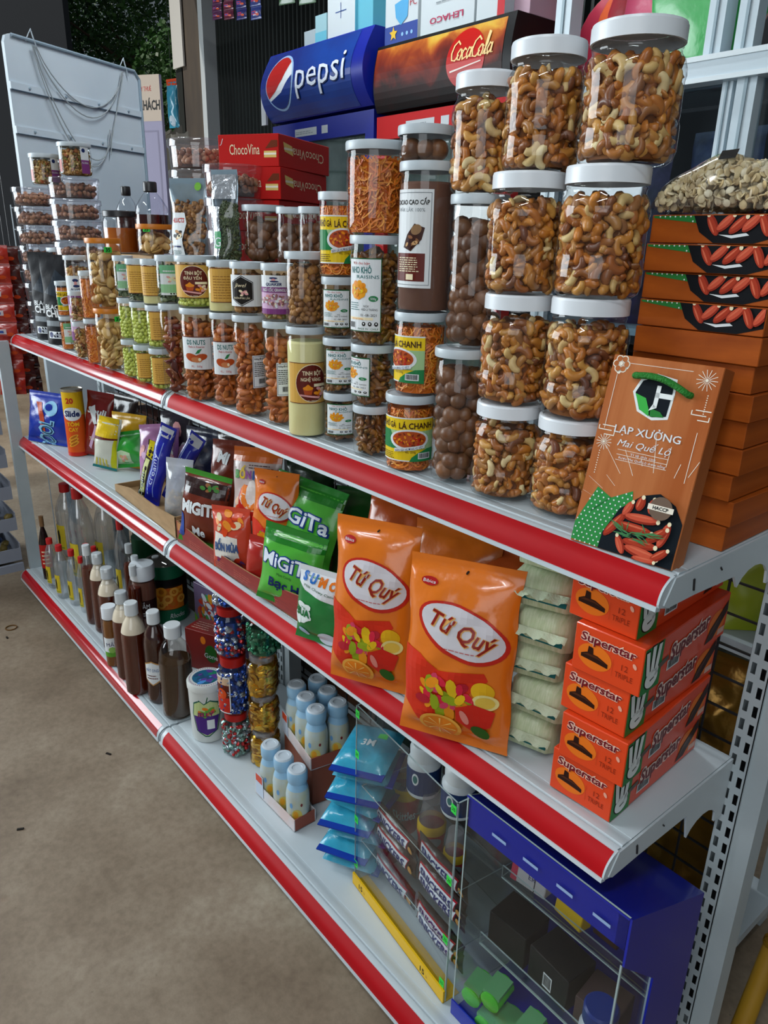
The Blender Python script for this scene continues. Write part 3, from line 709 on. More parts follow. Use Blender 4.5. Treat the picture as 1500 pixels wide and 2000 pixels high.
def lab_cocoa(T, R, h, a):
    z0, z1 = h * .17, h * .82; H = z1 - z0; W = R * 1.75; p = Print(cyl(R, z0, a), .006); k = K
    p.rect(-W / 2, 0, W / 2, H, k['white'], 1); p.frame(-W * .46, H * .03, W * .46, H * .97, .0008, k['grey'], 2); p.text('CACAO CAO CẤP', 0, H * .85, H * .045, k['black'], 2, width=W * .84, bold=.03); p.text('ĐĂK LĂK 100%', 0, H * .78, H * .035, k['grey'], 2, width=W * .66)
    p.poly([(-W * .05, H * .55), (W * .12, H * .66), (W * .34, H * .62), (W * .28, H * .5), (W * .05, H * .38), (-W * .15, H * .42)], k['choco'], 2); p.ell(W * .16, H * .6, W * .12, H * .05, C('#8a6a4a', .5), 3, rot=.5); p.blobs(W * .05, H * .48, W * .16, H * .05, [C('#8a5a3a', .5), k['choco'], C('#c49a6a', .5)], 10, 4, .4)
    p.rect(-W * .42, H * .07, W * .36, H * .36, k['brown'], 2); p.lines(-W * .3, H * .17, W * .28, H * .33, 7, k['cream'], 3, .4); p.rect(-W * .05, H * .085, W * .12, H * .145, k['cream'], 3)
    p.build(T)
def lab_price(T, R, h, a, z, txt='35'):
    p = Print(cyl(R, z, a), .006); p.rect(-.009, -.006, .009, .006, K['lime'], 1); p.text(txt, 0, -.004, .008, K['black'], 2, bold=.03); p.build(T, 'price_sticker')
def lab_mix(T, R, h, a):
    z0, z1 = h * .08, h * .88; H = z1 - z0; p = Print(cyl(R, z0, a), .006); k = K
    p.rect(R * .35, 0, R * .95, H, k['white'], 1); p.rect(R * .35, 0, R * .95, H * .5, k['purple'], 2); p.ell(R * .55, H * .85, R * .12, R * .12, k['navy'], 2); p.text('FLORIA', R * .62, H * .36, H * .07, k['white'], 3, width=R * .45)
    p.build(T); p = Print(cyl(R, z0, a), .006); p.rect(-R * 1.25, 0, -R * .95, H, k['white'], 1); p.rect(-R * 1.25, H * .05, -R * .95, H * .5, k['pink'], 2)
    p.build(T)
LABELS = dict(ga=lab_ga, nho=lab_nho, nhobig=lambda T, R, h, a: lab_nho(T, R, h, a, True), tinh=lab_tinh, yen=lambda T, R, h, a: lab_tinh(T, R, h, a, .20, .84, 'ĐẬU YẾN', 2.9), back=lab_back, ds=lab_ds, info=lab_info, hex=lab_hex, quaker=lab_quaker, green=lab_green, cocoa=lab_cocoa, mix=lab_mix,
    price=lambda T, R, h, a: lab_price(T, R, h, a, h * .84), backlow=lambda T, R, h, a: lab_back(T, R, h, a, .15, .8, 2.2))
LABSPAN = dict(ga=(1.2, .16, .73), nho=(.85, .17, .8), nhobig=(.75, .13, .8), yen=(1.4, .2, .84), ds=(1.2, .36, .71), info=(.5, .3, .62), hex=(1.25, .17, .76), quaker=(1.25, .13, .8), back=(1.05, .2, .86), green=(.7, .18, .8), tinh=(1.25, .32, .69))
CONTENT = dict(floss='orange chicken shreds', raisin='golden raisins', powder_y='pale yellow starch powder', powder_b='brown cocoa powder', pea='green coated peas', almond='whole almonds', macadamia='macadamia nuts', walnut='walnut kernels',
    pistachio='pistachios', granola='granola', seed='dark seeds', mango='dark red dried fruit', cashew='roasted cashews', hazelnut='hazelnuts')
def jar(loc, r, h, kind, where, lab=None, off=0.0, lid=None, screw=False, full=.93, seed=0, scale=1.0, group=None, cat='jar', rz=0):
    T = thing('%s_jar' % {'powder_y': 'starch', 'powder_b': 'cocoa', 'floss': 'chicken_floss', 'mango': 'dried_fruit'}.get(kind, kind), where, cat, loc, 0, group)
    a = camang(loc)
    if screw: screw_jar(T, r, h); rin = r * .965; z1 = h * .865 - .012; z0 = .004
    else: straight_jar(T, r, h, lid); rin = r * .975; z1 = (h - .012) * full; z0 = .003
    labs = [] if lab is None else ([(lab, off)] if isinstance(lab, str) else lab)
    def skip(an, z):
        for l, o in labs:
            if l in LABSPAN:
                w, f0, f1 = LABSPAN[l]; d = (an - a - o + PI) % (2 * PI) - PI
                if abs(d) < w - .12 and h * f0 + .006 < z < h * f1 - .006: return True
        return False
    if kind == 'floss':
        MB().lathe([(0, z0), (rin * .86, z0), (rin * .86, z1 - .004), (0, z1)], C('#c2600f', .8), 20).build('filling_core', T, 30)
        o = strands(rin * .985, z0, z1, 1000, seed, .0009, .028).build('shredded_chicken', T, 60); o['kind'] = 'stuff'
    elif kind.startswith('powder'):
        m = M('starch_powder', srgb('#e2dca2'), .9, noise=(30, srgb('#d8d092'), (1, 1, .4))) if kind == 'powder_y' else M('cocoa_powder', srgb('#6e4a3a'), .85, noise=(14, srgb('#5e3c2e'), (1, 1, .3)))
        b = MB(); b.lathe([(0, z0), (rin * .97, z0), (rin, z0 + .004), (rin, z1 - .003), (rin * .9, z1), (0, z1 + .002)], m, 40); b.build('powder', T, 40)['kind'] = 'stuff'
    else: fill(T, kind, rin, z0, z1, a, seed, skip, scale)
    for l, o in labs: LABELS[l](T, r, h, a + o)
    return T
def column(u, vb, wpx, items, z=None, place='', first=0, rown=None):
    """a stack of jars; items bottom-up: (kind, top row in the picture, label, offset, extras)"""
    z = ZS['top'] + .0016 if z is None else z
    r0 = .04
    for _ in range(3): c = base_center(u, vb, z, r0); r0 = wpx / 2 * depth((c.x, c.y, z + .05)) / FPX
    zz = z; n = len(items); names = ['bottom', 'second', 'third', 'fourth', 'fifth']; out = []
    for i, it in enumerate(items):
        kind, vt, lab = it[0], it[1], it[2]; off = it[3] if len(it) > 3 else 0.0; ex = dict(it[4]) if len(it) > 4 else {}
        rr = r0 * ex.pop('rk', 1.0); dx = ex.pop('dx', 0.0); dy = ex.pop('dy', 0.0); what = ex.pop('what', None)
        h = height_for(c.x + dx, c.y + dy, zz, vt)
        pos = 'in' if n == 1 else ('bottom of' if i == 0 else ('top of' if i == n - 1 else names[i] + ' up,'))
        lidn = 'white-lid' if ex.get('screw') else ('orange-lid' if ex.get('lid') is LIDO else 'grey-lid')
        label = '%s jar of %s, %s %s' % (lidn, what or CONTENT[kind], pos, place)
        out.append(jar((c.x + dx, c.y + dy, zz), rr, h, kind, label, lab, off, seed=hash_(u, i), **ex)); zz += h + .0006
    return c, r0, zz
def hash_(u, i): return int(u * 7 + i * 131)
# ---------------------------------------------------------------- top shelf, front row (left to right)
column(980, 983, 136, [('cashew', 783, None, 0, dict(screw=1)), ('cashew', 573, None, 0, dict(screw=1, dx=.002)), ('cashew', 338, None, 0, dict(screw=1, dx=.003, rk=1.02)), ('cashew', 84, None, 0, dict(screw=1, dx=.008, dy=.01))], place='left cashew stack')
column(1101, 1018, 150, [('cashew', 810, None, 0, dict(screw=1)), ('cashew', 580, None, 0, dict(screw=1, dx=.004, rk=1.02)), ('cashew', 325, None, 0, dict(screw=1, dx=.008, rk=1.04)), ('cashew', 50, None, 0, dict(screw=1, dx=.019, dy=.01, rk=1.10))], place='right cashew stack by wooden boxes')
column(889, 948, 100, [('macadamia', 678, None), ('macadamia', 381, None, 0, dict(dx=.004, dy=.012)), ('cashew', 146, None, 0, dict(screw=1, rk=1.2, dx=.006, dy=.012))], place='macadamia stack left of cashews')
column(798, 925, 94, [('floss', 766, 'ga', -.15), ('floss', 608, 'ga', -1.05, dict(dx=.006, dy=.008)), ('powder_b', 318, 'cocoa', -.65, dict(dx=.006, dy=.012, rk=1.04)), ('macadamia', 248, None, 0, dict(dx=-.004, dy=.014, full=.6))], place='stack left of the macadamias')
column(725, 895, 72, [('raisin', 788, None), ('raisin', 670, 'nho', -1.0, dict(rk=1.12)), ('raisin', 460, 'nhobig', -.55, dict(rk=1.28, dx=.004)), ('floss', 279, None, 0, dict(rk=1.5, dx=.004))], place='tall stack topped by orange floss')
column(665, 866, 64, [('raisin', 764, 'nho', -.05), ('raisin', 658, 'nho', -.1, dict(dx=-.001)), ('raisin', 540, 'nho', -.25, dict(dx=-.004)), ('floss', 376, 'ga', .1, dict(dx=-.006, rk=1.1))], place='narrow raisin stack beside starch')
column(600, 855, 72, [('powder_y', 636, 'tinh', .25), ('walnut', 491, None)], place='stack with tall starch jar')
column(549, 833, 58, [('almond', 626, 'info', .35), ('granola', 514, 'quaker', -.1)], place='stack just left of starch')
column(494, 816, 62, [('almond', 614, 'info', .65), ('walnut', 511, 'hex', -.05, dict(what='nuts behind a black hexagon label'))], place='second stack left of starch')
column(448, 797, 56, [('almond', 609, 'ds', .2), ('powder_y', 508, 'back', .1)], place='third stack left of starch')
column(398, 786, 68, [('almond', 600, 'ds', .05), ('pea', 499, 'yen', -.2, dict(rk=1.08))], place='stack with full almond label')
column(347, 773, 46, [('mango', 592, None), ('seed', 498, 'green', 0)], place='slim stack left of labelled almonds')
column(320, 763, 44, [('pea', 679, 'backlow', .15), ('pea', 595, 'back', .3), ('powder_y', 506, 'back', -.3, dict(dx=-.006))], place='pea stack by dried fruit')
column(288, 750, 40, [('pea', 672, 'backlow', .2), ('pea', 589, None), ('seed', 505, 'back', 0, dict(dx=-.004))], place='middle pea stack')
column(262, 739, 36, [('pea', 662, None), ('pea', 581, None), ('seed', 499, 'green', 0, dict(dx=-.004))], place='pea stack beside pistachios')
column(226, 726, 58, [('pistachio', 601, 'price', .5, dict(lid=LIDO, scale=1.45)), ('pistachio', 465, 'price', .25, dict(lid=LIDO, rk=1.08, scale=1.45))], place='front pistachio stack')
column(190, 711, 33, [('floss', 622, None), ('floss', 529, None)], place='stack left of pistachios')
column(163, 702, 26, [('granola', 628, None), ('granola', 568, None)], place='thin granola stack')
column(137, 684, 27, [('floss', 617, 'green', .2), ('floss', 549, 'ga', .2)], place='leftmost jar stack by black bags')
# ================================================================ bags, boxes and bottles
FILM = clear('clear_film', (.95, .96, .97), gloss=.13, rough=.10)
FOIL = M('blue_grey_foil', srgb('#9db3c0'), .28, .35, bump=(60, .35))
def wr(u, v, s, amp):   # crinkles of a soft bag
    return amp * (math.sin(u * 110 + s) * math.sin(v * 80 + 2 * s) + .6 * math.sin(u * 60 + v * 75 + 3 * s) + .4 * math.sin(v * 150 - u * 90 + s))
def bag_surface(w, h, t, seal=.012, kind='pillow', seed=0, amp=.0012, zip_=False):
    def b(u, v):
        q = max(0.0, 1 - (2 * u / w) ** 2) ** .55
        if kind == 'pillow':
            vv = (v - seal) / (h - 2 * seal)
            p = 0.0 if vv <= 0 or vv >= 1 else (4 * vv * (1 - vv)) ** .55
        else:   # stand-up: full at the foot, flat at the top
            vv = (h - seal - v) / (h - seal)
            p = 0.0 if vv <= 0 else min(1.0, (vv * 1.25)) ** .8
        return .0007 + t / 2 * q * p + wr(u, v, seed, amp) * (q * p) ** .5
    return b
def bag(T, w, h, t, mat, front=None, seal=.012, kind='pillow', seed=0, amp=.0012, sealmat=None, name='pouch', teeth=True, nu=24, nv=30):
    """soft bag standing in local x-z, front towards -y; returns the surface map for print"""
    b = bag_surface(w, h, t, seal, kind, seed, amp)
    pinch = lambda v: 1 - (.05 if kind == 'pillow' else .0) * (4 * (v / h) * (1 - v / h)) ** .7
    def S(u, v, e=0.0, sg=-1):
        v = min(max(v, 0), h); return (u * pinch(v) + .0015 * math.sin(v * 60 + seed), sg * (b(u, v) + e), v)
    mb = MB()
    for sg, mt in ((-1, front or mat), (1, mat)):
        for part in (0, 1):
            pass
        vs = []; us = [-w / 2 + w * i / nu for i in range(nu + 1)]
        vv = [0, seal * .5, seal] + [seal + (h - 2 * seal) * j / nv for j in range(1, nv)] + [h - seal, h - seal * .5, h]
        for v in vv:
            for u in us: vs.append(S(u, v, 0, sg))
        n = nu + 1
        for j in range(len(vv) - 1):
            m = mt
            if sealmat and (vv[j + 1] <= seal + 1e-9 or vv[j] >= h - seal - 1e-9): m = sealmat
            q = [(j * n + i, j * n + i + 1, (j + 1) * n + i + 1, (j + 1) * n + i) for i in range(nu)]
            if sg > 0: q = [f[::-1] for f in q]
            base = len(mb.v)
            if j == 0: mb.v.extend(vs); off = base
            for f in q: mb.f.append(tuple(off + k for k in f)); mb.m.append(mb.mi(m))
    mb.build(name, T, 80)
    return S
def carton(T, w, d, h, mat, name='carton', bevel=.0012, facemats=None):
    """closed box, front face at y=0 towards -y, origin at the middle of the front bottom edge"""
    mb = MB(); b = bevel
    x0, x1, y0, y1, z0, z1 = -w / 2, w / 2, 0, d, 0, h
    c = [(x, y, z) for z in (z0, z1) for y in (y0, y1) for x in (x0, x1)]
    mb.box((x0, y0, z0), (x1, y1, z1), mat)
    o = mb.build(name, T)
    md = o.modifiers.new('edge', 'BEVEL'); md.width = b; md.segments = 1
    return o
def faces(w, d, h, up=False):
    """print surfaces of a carton: front, right side, top"""
    return dict(front=plane((0, 0, h / 2), (1, 0, 0), (0, 0, 1)), right=plane((w / 2, d / 2, h / 2), (0, 1, 0), (0, 0, 1)), left=plane((-w / 2, d / 2, h / 2), (0, -1, 0), (0, 0, 1)), top=plane((0, d / 2, h), (1, 0, 0), (0, 1, 0)), back=plane((0, d, h / 2), (-1, 0, 0), (0, 0, 1)))
def bag_pose(u, vb, z, yaw=None, lean=0.0, roll=0.0):
    q = onz(u, vb, z)
    return (q.x, q.y, z), (lean, roll, yaw)   # yaw 0 faces the aisle (-Y); positive turns towards +X
# ---------------------------------------------------------------- top shelf, behind the front row
ZT = ZS['top']
CARD = M('brown_card', srgb('#a3835a'), .75, noise=(18, srgb('#94764f'), (1, 1, 4)))
for i, (xa, xb) in enumerate(((-.70, -.32), (-.31, -.05), (-.04, .20), (.21, .445))):
    T = thing('storage_carton', ['plain brown carton hidden behind the pea jars', 'plain brown carton hidden behind the slim dried fruit jar', 'plain brown carton hidden behind the labelled almond jars', 'plain brown carton hidden behind the walnut and starch jars'][i], 'box', ((xa + xb) / 2, .118, ZT + .0005), 0, 'hidden cartons on the top shelf')
    carton(T, xb - xa, .128, .272, CARD)
ZR = ZT + .2735
def rear(u, Y, wpx, vt, z=None):
    z = ZR if z is None else z
    lo, hi = 200, 1500
    for _ in range(30):
        m = (lo + hi) / 2
        if ony(u, m, Y).z > z: lo = m
        else: hi = m
    p = ony(u, lo, Y); r = wpx / 2 * depth(p) / FPX; h = height_for(p.x, Y, z, vt)
    return (p.x, Y, z), r, h
# hazelnut tubs: round low clear tubs, stacked
TUBC = clear('tub_plastic', (.93, .92, .95), gloss=.12, rough=.05, haze=.04)
def tub(loc, r, h, label, nuts=True, seed=1, group='hazelnut tubs'):
    T = thing('hazelnut_tub', label, 'tub', loc, 0, group)
    b = MB(); b.lathe([(0, .001), (r * .88, 0), (r * .92, .003), (r * .95, h * .72), (r * .95, h * .74)], TUBC, 44); b.build('tub_body', T, 40)
    l = MB(); l.lathe([(r * .95, h * .72), (r, h * .73), (r, h * .95), (r * .985, h - .001), (r * .92, h - .001), (r * .9, h - .004), (0, h - .004)], TUBC, 44); l.build('lid', T, 40)
    if nuts: fill(T, 'hazelnut', r * .9, .003, h * .70, camang(loc), seed)
    return T
place_names = ['top tub', 'second tub from the top', 'third tub from the top', 'fourth tub from the top', 'fifth tub from the top', 'sixth tub from the top', 'seventh tub from the top', 'lowest tub']
def tubstack(u, Y, wpx, vt, n, z0, where, seed, vis=5):
    (x, y, z), r, h = rear(u, Y, wpx, vt, z0); hh = h / n
    for i in range(n):
        k = n - 1 - i
        nm = '%s of hazelnuts in the %s' % (place_names[k], where)
        tub((x, y, z0 + i * hh), r, hh - .0008, nm, k < vis, seed + i)
    return (x, y, z0 + h), r
ptL, rL = tubstack(100, .088, 74, 366, 8, ZT + .0005, 'leftmost hazelnut stack', 3)
ptR, rR = tubstack(176, .150, 92, 347, 8, ZT + .0005, 'hazelnut stack right of the leftmost', 23)
tubstack(405, .185, 124, 274, 4, ZR, 'stack behind the walnut pouch', 43, 2)
tubstack(462, .135, 112, 322, 3, ZR, 'stack behind the silver pouches', 53, 1)
# granola jars on the tub stacks
for (pt, u, vt, wpx, nm) in ((ptL, 92, 302, 56, 'granola jar standing on the leftmost hazelnut stack'), (ptR, 151, 280, 60, 'taller granola jar standing on the right hazelnut stack')):
    q = ony(u, 350, pt[1]); r = wpx / 2 * depth((q.x, q.y, pt[2])) / FPX
    jar((q.x, pt[1], pt[2] + .0005), r, height_for(q.x, pt[1], pt[2], vt), 'granola', nm, 'mix', 0, lid=None, seed=int(u))
# honey jar, syrup bottles, pistachio jar
AMBER = clear('amber_honey', (.42, .14, .02), gloss=.05); 
def honey(u, Y, wpx, vt, label):
    loc, r, h = rear(u, Y, wpx, vt); T = thing('honey_jar', label, 'jar', loc)
    MB().lathe([(0, 0), (r * .9, 0), (r, .008), (r, h * .72), (r * .93, h * .82), (r * .86, h * .86), (r * .86, h * .9)], JARC, 40).build('jar_body', T, 40)
    MB().lathe([(0, .003), (r * .94, .003), (r * .955, .01), (r * .955, h * .6), (0, h * .6)], M('honey', srgb('#8a3c0c'), .12, noise=(10, srgb('#b0601a'), (1, 1, .6))), 40).build('honey', T, 40)
    MB().lathe([(r * .88, h * .86), (r * .95, h * .865), (r * .95, h * .985), (r * .9, h), (0, h)], LIDB, 40).build('lid', T, 40)
honey(243, .15, 72, 412, 'honey jar with black lid behind the pistachios')
SYR = M('dark_syrup', srgb('#3a0f06'), .12); PETC = clear('bottle_plastic', (.93, .95, .97), gloss=.09, rough=.05)
def syrup(u, Y, wpx, vt, label):
    loc, r, h = rear(u, Y, wpx, vt); T = thing('syrup_bottle', label, 'bottle', loc, 0, 'black-capped syrup bottles')
    p = [(0, 0), (r * .9, 0), (r, .006), (r, h * .55), (r * .92, h * .66), (r * .6, h * .78), (r * .34, h * .86), (r * .32, h * .9)]
    MB().lathe(p, PETC, 36).build('bottle_body', T, 40)
    MB().lathe([(0, .002), (r * .9, .002), (r * .975, .008), (r * .975, h * .55), (0, h * .55)], SYR, 36).build('syrup', T, 40)
    MB().lathe([(r * .36, h * .86), (r * .4, h * .87), (r * .4, h * .985), (r * .36, h), (0, h)], LIDB, 30).build('cap', T, 40)
syrup(256, .215, 44, 364, 'smaller black-capped syrup bottle behind the honey jar')
syrup(303, .20, 64, 355, 'larger black-capped syrup bottle behind the pistachio jar')
loc, r, h = rear(305, .14, 66, 438)
jar(loc, r, h, 'pistachio', 'single orange-lid pistachio jar below the large syrup bottle', 'price', -.45, lid=LIDO, seed=77, scale=1.45)
# macadamia jars behind walnuts
for u, wpx, vt, nm in ((517, 78, 401, 'widest of three macadamia jars behind the silver pouches'), (572, 58, 405, 'middle of three macadamia jars below the red boxes'), (611, 52, 404, 'right of three macadamia jars beside the floss jar')):
    loc, r, h = rear(u, .145 if u > 520 else .15, wpx, vt); jar(loc, r, h, 'macadamia', nm, None, seed=u, full=.85)
# small jars behind the far-bay front stacks
for u, Y, wpx, vt, kd, lb, nm in ((143, .125, 56, 484, 'seed', 'green', 'wide green-label seed jar behind the leftmost jar stack'), (166, .052, 40, 499, 'granola', 'quaker', 'pink-label granola jar behind the left floss stack')):
    loc, r, h = rear(u, Y, wpx, vt, ZT + .0005); jar(loc, r, h, kd, nm, lb, 0, seed=u)
# stand-up pouches on the second row
def pouch_at(u0, u1, vt, Y, z, label, mat, front=None, t=.05, yaw=.55, kind='stand', seed=1, name='stand_up_pouch', lean=0):
    lo = rear((u0 + u1) / 2, Y, u1 - u0, vt, z); loc, r, h = lo; w = 2 * r / 1.0
    T = thing(name, label, 'bag', loc, 0, None, (lean, 0, yaw))
    return T, w, h, bag(T, w, h, t, mat, front, seal=.012, kind=kind, seed=seed)
T, w_, h_, S = pouch_at(336, 416, 348, .095, ZR, 'clear-front pouch of walnuts with a white label', FOIL, FILM, seed=2, t=.05)
sp = []; rn = random.Random(3)
for i in range(260):
    u, v = rn.uniform(-.44, .44) * w_, rn.uniform(.03, .72) * h_; q = S(u, v, -.005); sp.append((q[0], q[1] + .002, q[2]))
obj('loose_walnut', heap(['walnut'], sp, 9, .8), T)['kind'] = 'stuff'
p = Print(S, .01, .01); p.poly([(-w_ * .44, h_ * .03), (-w_ * .02, h_ * .02), (-w_ * .05, h_ * .25), (w_ * .02, h_ * .45), (-w_ * .06, h_ * .58), (-w_ * .42, h_ * .58)], K['white'], 2)
p.text('4LUCTS', -w_ * .22, h_ * .46, h_ * .055, K['red'], 3, width=w_ * .34, bold=.03); p.blobs(-w_ * .22, h_ * .30, w_ * .12, h_ * .05, [C('#b98a5a', .5), K['black'], K['cream']], 8, 3, .5); p.lines(-w_ * .36, h_ * .05, -w_ * .08, h_ * .12, 4, K['teal'], 3); p.rect(-w_ * .34, h_ * .15, -w_ * .1, h_ * .17, K['navy'], 3); p.ell(w_ * .3, h_ * .90, w_ * .09, w_ * .09, C('#6fae3a', .5), 3); p.build(T)
T, w_, h_, S = pouch_at(416, 474, 331, .09, ZR - .006, 'silver pouch of green seeds left of the macadamia jars', FOIL, FILM, seed=5, t=.045, yaw=.5)
sp = []; rn = random.Random(4)
for i in range(420):
    u, v = rn.uniform(-.05, .46) * w_, rn.uniform(.02, .66) * h_; q = S(u, v, -.004); sp.append((q[0], q[1] + .002, q[2]))
obj('loose_seed', heap(['seed'], sp, 10, .9), T)['kind'] = 'stuff'
p = Print(S, .01, .01); p.rect(-w_ * .46, h_ * .02, -w_ * .06, h_ * .62, M('crumpled_silver', srgb('#b9bfc6'), .2, .6, bump=(90, .8)), 1); p.rect(-w_ * .46, h_ * .7, w_ * .46, h_ * .95, M('crumpled_silver', None), 1); p.rect(-w_ * .3, h_ * .18, -w_ * .02, h_ * .36, C('#4f9a6a', .4), 2); p.text('G', -w_ * .16, h_ * .2, h_ * .1, K['white'], 3); p.build(T, 'silver_panel')
T, w_, h_, S = pouch_at(468, 556, 341, .205, ZR, 'plain blue-grey foil pouch behind the widest macadamia jar', FOIL, seed=8, t=.04, yaw=.45)
# chocolate pie boxes: three red cartons stacked at an angle
RB = M('box_red', srgb('#b81612'), .45, spec=.2); 
d = ray(1310, 500); yawR = math.atan2(d.y, d.x)        # the long printed side runs this way
corner = ony(545, 312, .200); zb = ZR
hb = height_for(corner.x, corner.y, zb, 259) / 4
for i in range(4):
    T = thing('chocolate_pie_box', ['lowest red chocolate pie box, hidden by macadamia jars', 'red chocolate pie box third from the top', 'red chocolate pie box second from the top, upside-down lettering', 'topmost red chocolate pie box, front showing a pie'][i], 'box', (corner.x + (0, -.004, .004, 0)[i], corner.y, zb + i * (hb)), yawR + (.01, .0, .02, -.02)[i], 'red chocolate pie boxes')
    W, D, H = .235, .14, hb - .0008
    o = MB().box((0, 0, 0), (W, D, H), RB).build('carton', T); md = o.modifiers.new('edge', 'BEVEL'); md.width = .001
    p = Print(plane((W / 2, 0, H / 2), (1, 0, 0), (0, 0, 1)))      # right-hand printed side, upside down
    p.text('ChocoVina', W * .06, H * .16, H * .30, K['cream'], 2, rot=PI, width=W * .62); p.poly([(-W * .42, H * .28), (-W * .26, H * .2), (-W * .24, -H * .1), (-W * .40, 0)], C('#e0c070', .4), 1); p.rect(-W * .41, H * .05, -W * .25, H * .12, C('#f0e6d0', .4), 2)
    p.build(T, 'pie_picture')
    p = Print(plane((0, D / 2, H / 2), (0, -1, 0), (0, 0, 1)))
    p.text('ChocoVina', -D * .06, -H * .12, H * .32, K['cream'], 2, width=D * .5); p.rect(D * .26, -H * .22, D * .46, -H * .02, C('#e0c070', .4), 1); p.rect(D * .26, -H * .14, D * .46, -H * .08, C('#f4ecd8', .4), 2); p.poly([(D * .28, H * .05), (D * .48, H * .1), (D * .48, H * .3), (D * .38, H * .3)], C('#6d3018', .4), 1); p.text('J', -D * .44, H * .22, H * .16, K['white'], 2, shear=.4)
    p.build(T, 'pie_picture')
# black chia pouches at the far end
BLK = M('matt_black_bag', (.008, .009, .012), .5, spec=.2, bump=(40, .3))
for i, (u, vb, vt, nm) in enumerate(((93, 662, 492, 'left black chia seed pouch at the far shelf end'), (116, 672, 497, 'right black chia seed pouch beside the leftmost jars'))):
    (x, y, z), rot = bag_pose(u, vb, ZT + .0016, .62, 0); y += .010; h = height_for(x, y, z, vt); w_ = .092
    T = thing('chia_pouch', nm, 'bag', (x, y, z), 0, 'black chia pouches', rot); S = bag(T, w_, h, .045, BLK, None, .01, 'stand', i + 3)
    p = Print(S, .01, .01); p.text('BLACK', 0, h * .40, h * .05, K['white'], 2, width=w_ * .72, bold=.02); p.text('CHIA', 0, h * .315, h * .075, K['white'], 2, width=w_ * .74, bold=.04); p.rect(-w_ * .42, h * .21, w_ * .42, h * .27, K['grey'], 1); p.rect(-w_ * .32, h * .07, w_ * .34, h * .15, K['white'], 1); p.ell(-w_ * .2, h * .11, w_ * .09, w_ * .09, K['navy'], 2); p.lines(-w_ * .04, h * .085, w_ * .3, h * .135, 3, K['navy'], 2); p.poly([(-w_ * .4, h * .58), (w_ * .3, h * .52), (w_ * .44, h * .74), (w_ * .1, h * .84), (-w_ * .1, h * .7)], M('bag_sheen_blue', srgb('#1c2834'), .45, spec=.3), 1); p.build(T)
# sausage boxes: a stack of long wooden-print cartons at the near end, one leaning in front, oats on top
WOODP = M('wood_print', srgb('#ac5518'), .5, spec=.2, noise=(9, srgb('#7e360c'), (1, .15, 3)))
WOODL = M('wood_print_light', srgb('#b87040'), .5, spec=.2, noise=(9, srgb('#a05424'), (4, 1, .3)))
SAUS = [C('#a83a24', .35), C('#c4523a', .35), C('#8f2c1c', .35), C('#d0684c', .35)]
def dots(p, poly_u0, v0, u1, v1, mat, layer, step, r, inside):
    i = 0; v = v0
    while v < v1:
        u = poly_u0 + (step / 2 if i % 2 else 0)
        while u < u1:
            if inside(u, v): p.ell(u, v, r, r, mat, layer, 8)
            u += step
        v += step * .8; i += 1
def sausage(p, u, v, L, w, rot, layer, c=0):
    p.ell(u, v, L / 2, w / 2, SAUS[2], layer, 16, rot); p.ell(u - .1 * w * math.sin(rot), v + .12 * w * math.cos(rot), L * .46, w * .38, SAUS[c % 2], layer + .3, 14, rot); p.ell(u - .2 * w * math.sin(rot), v + .22 * w * math.cos(rot), L * .34, w * .10, SAUS[3], layer + .6, 10, rot)
    p.ell(u + L * .47 * math.cos(rot), v + L * .47 * math.sin(rot), w * .22, w * .26, K['cream'], layer + .7, 8)
SB_W, SB_D = .145, .20
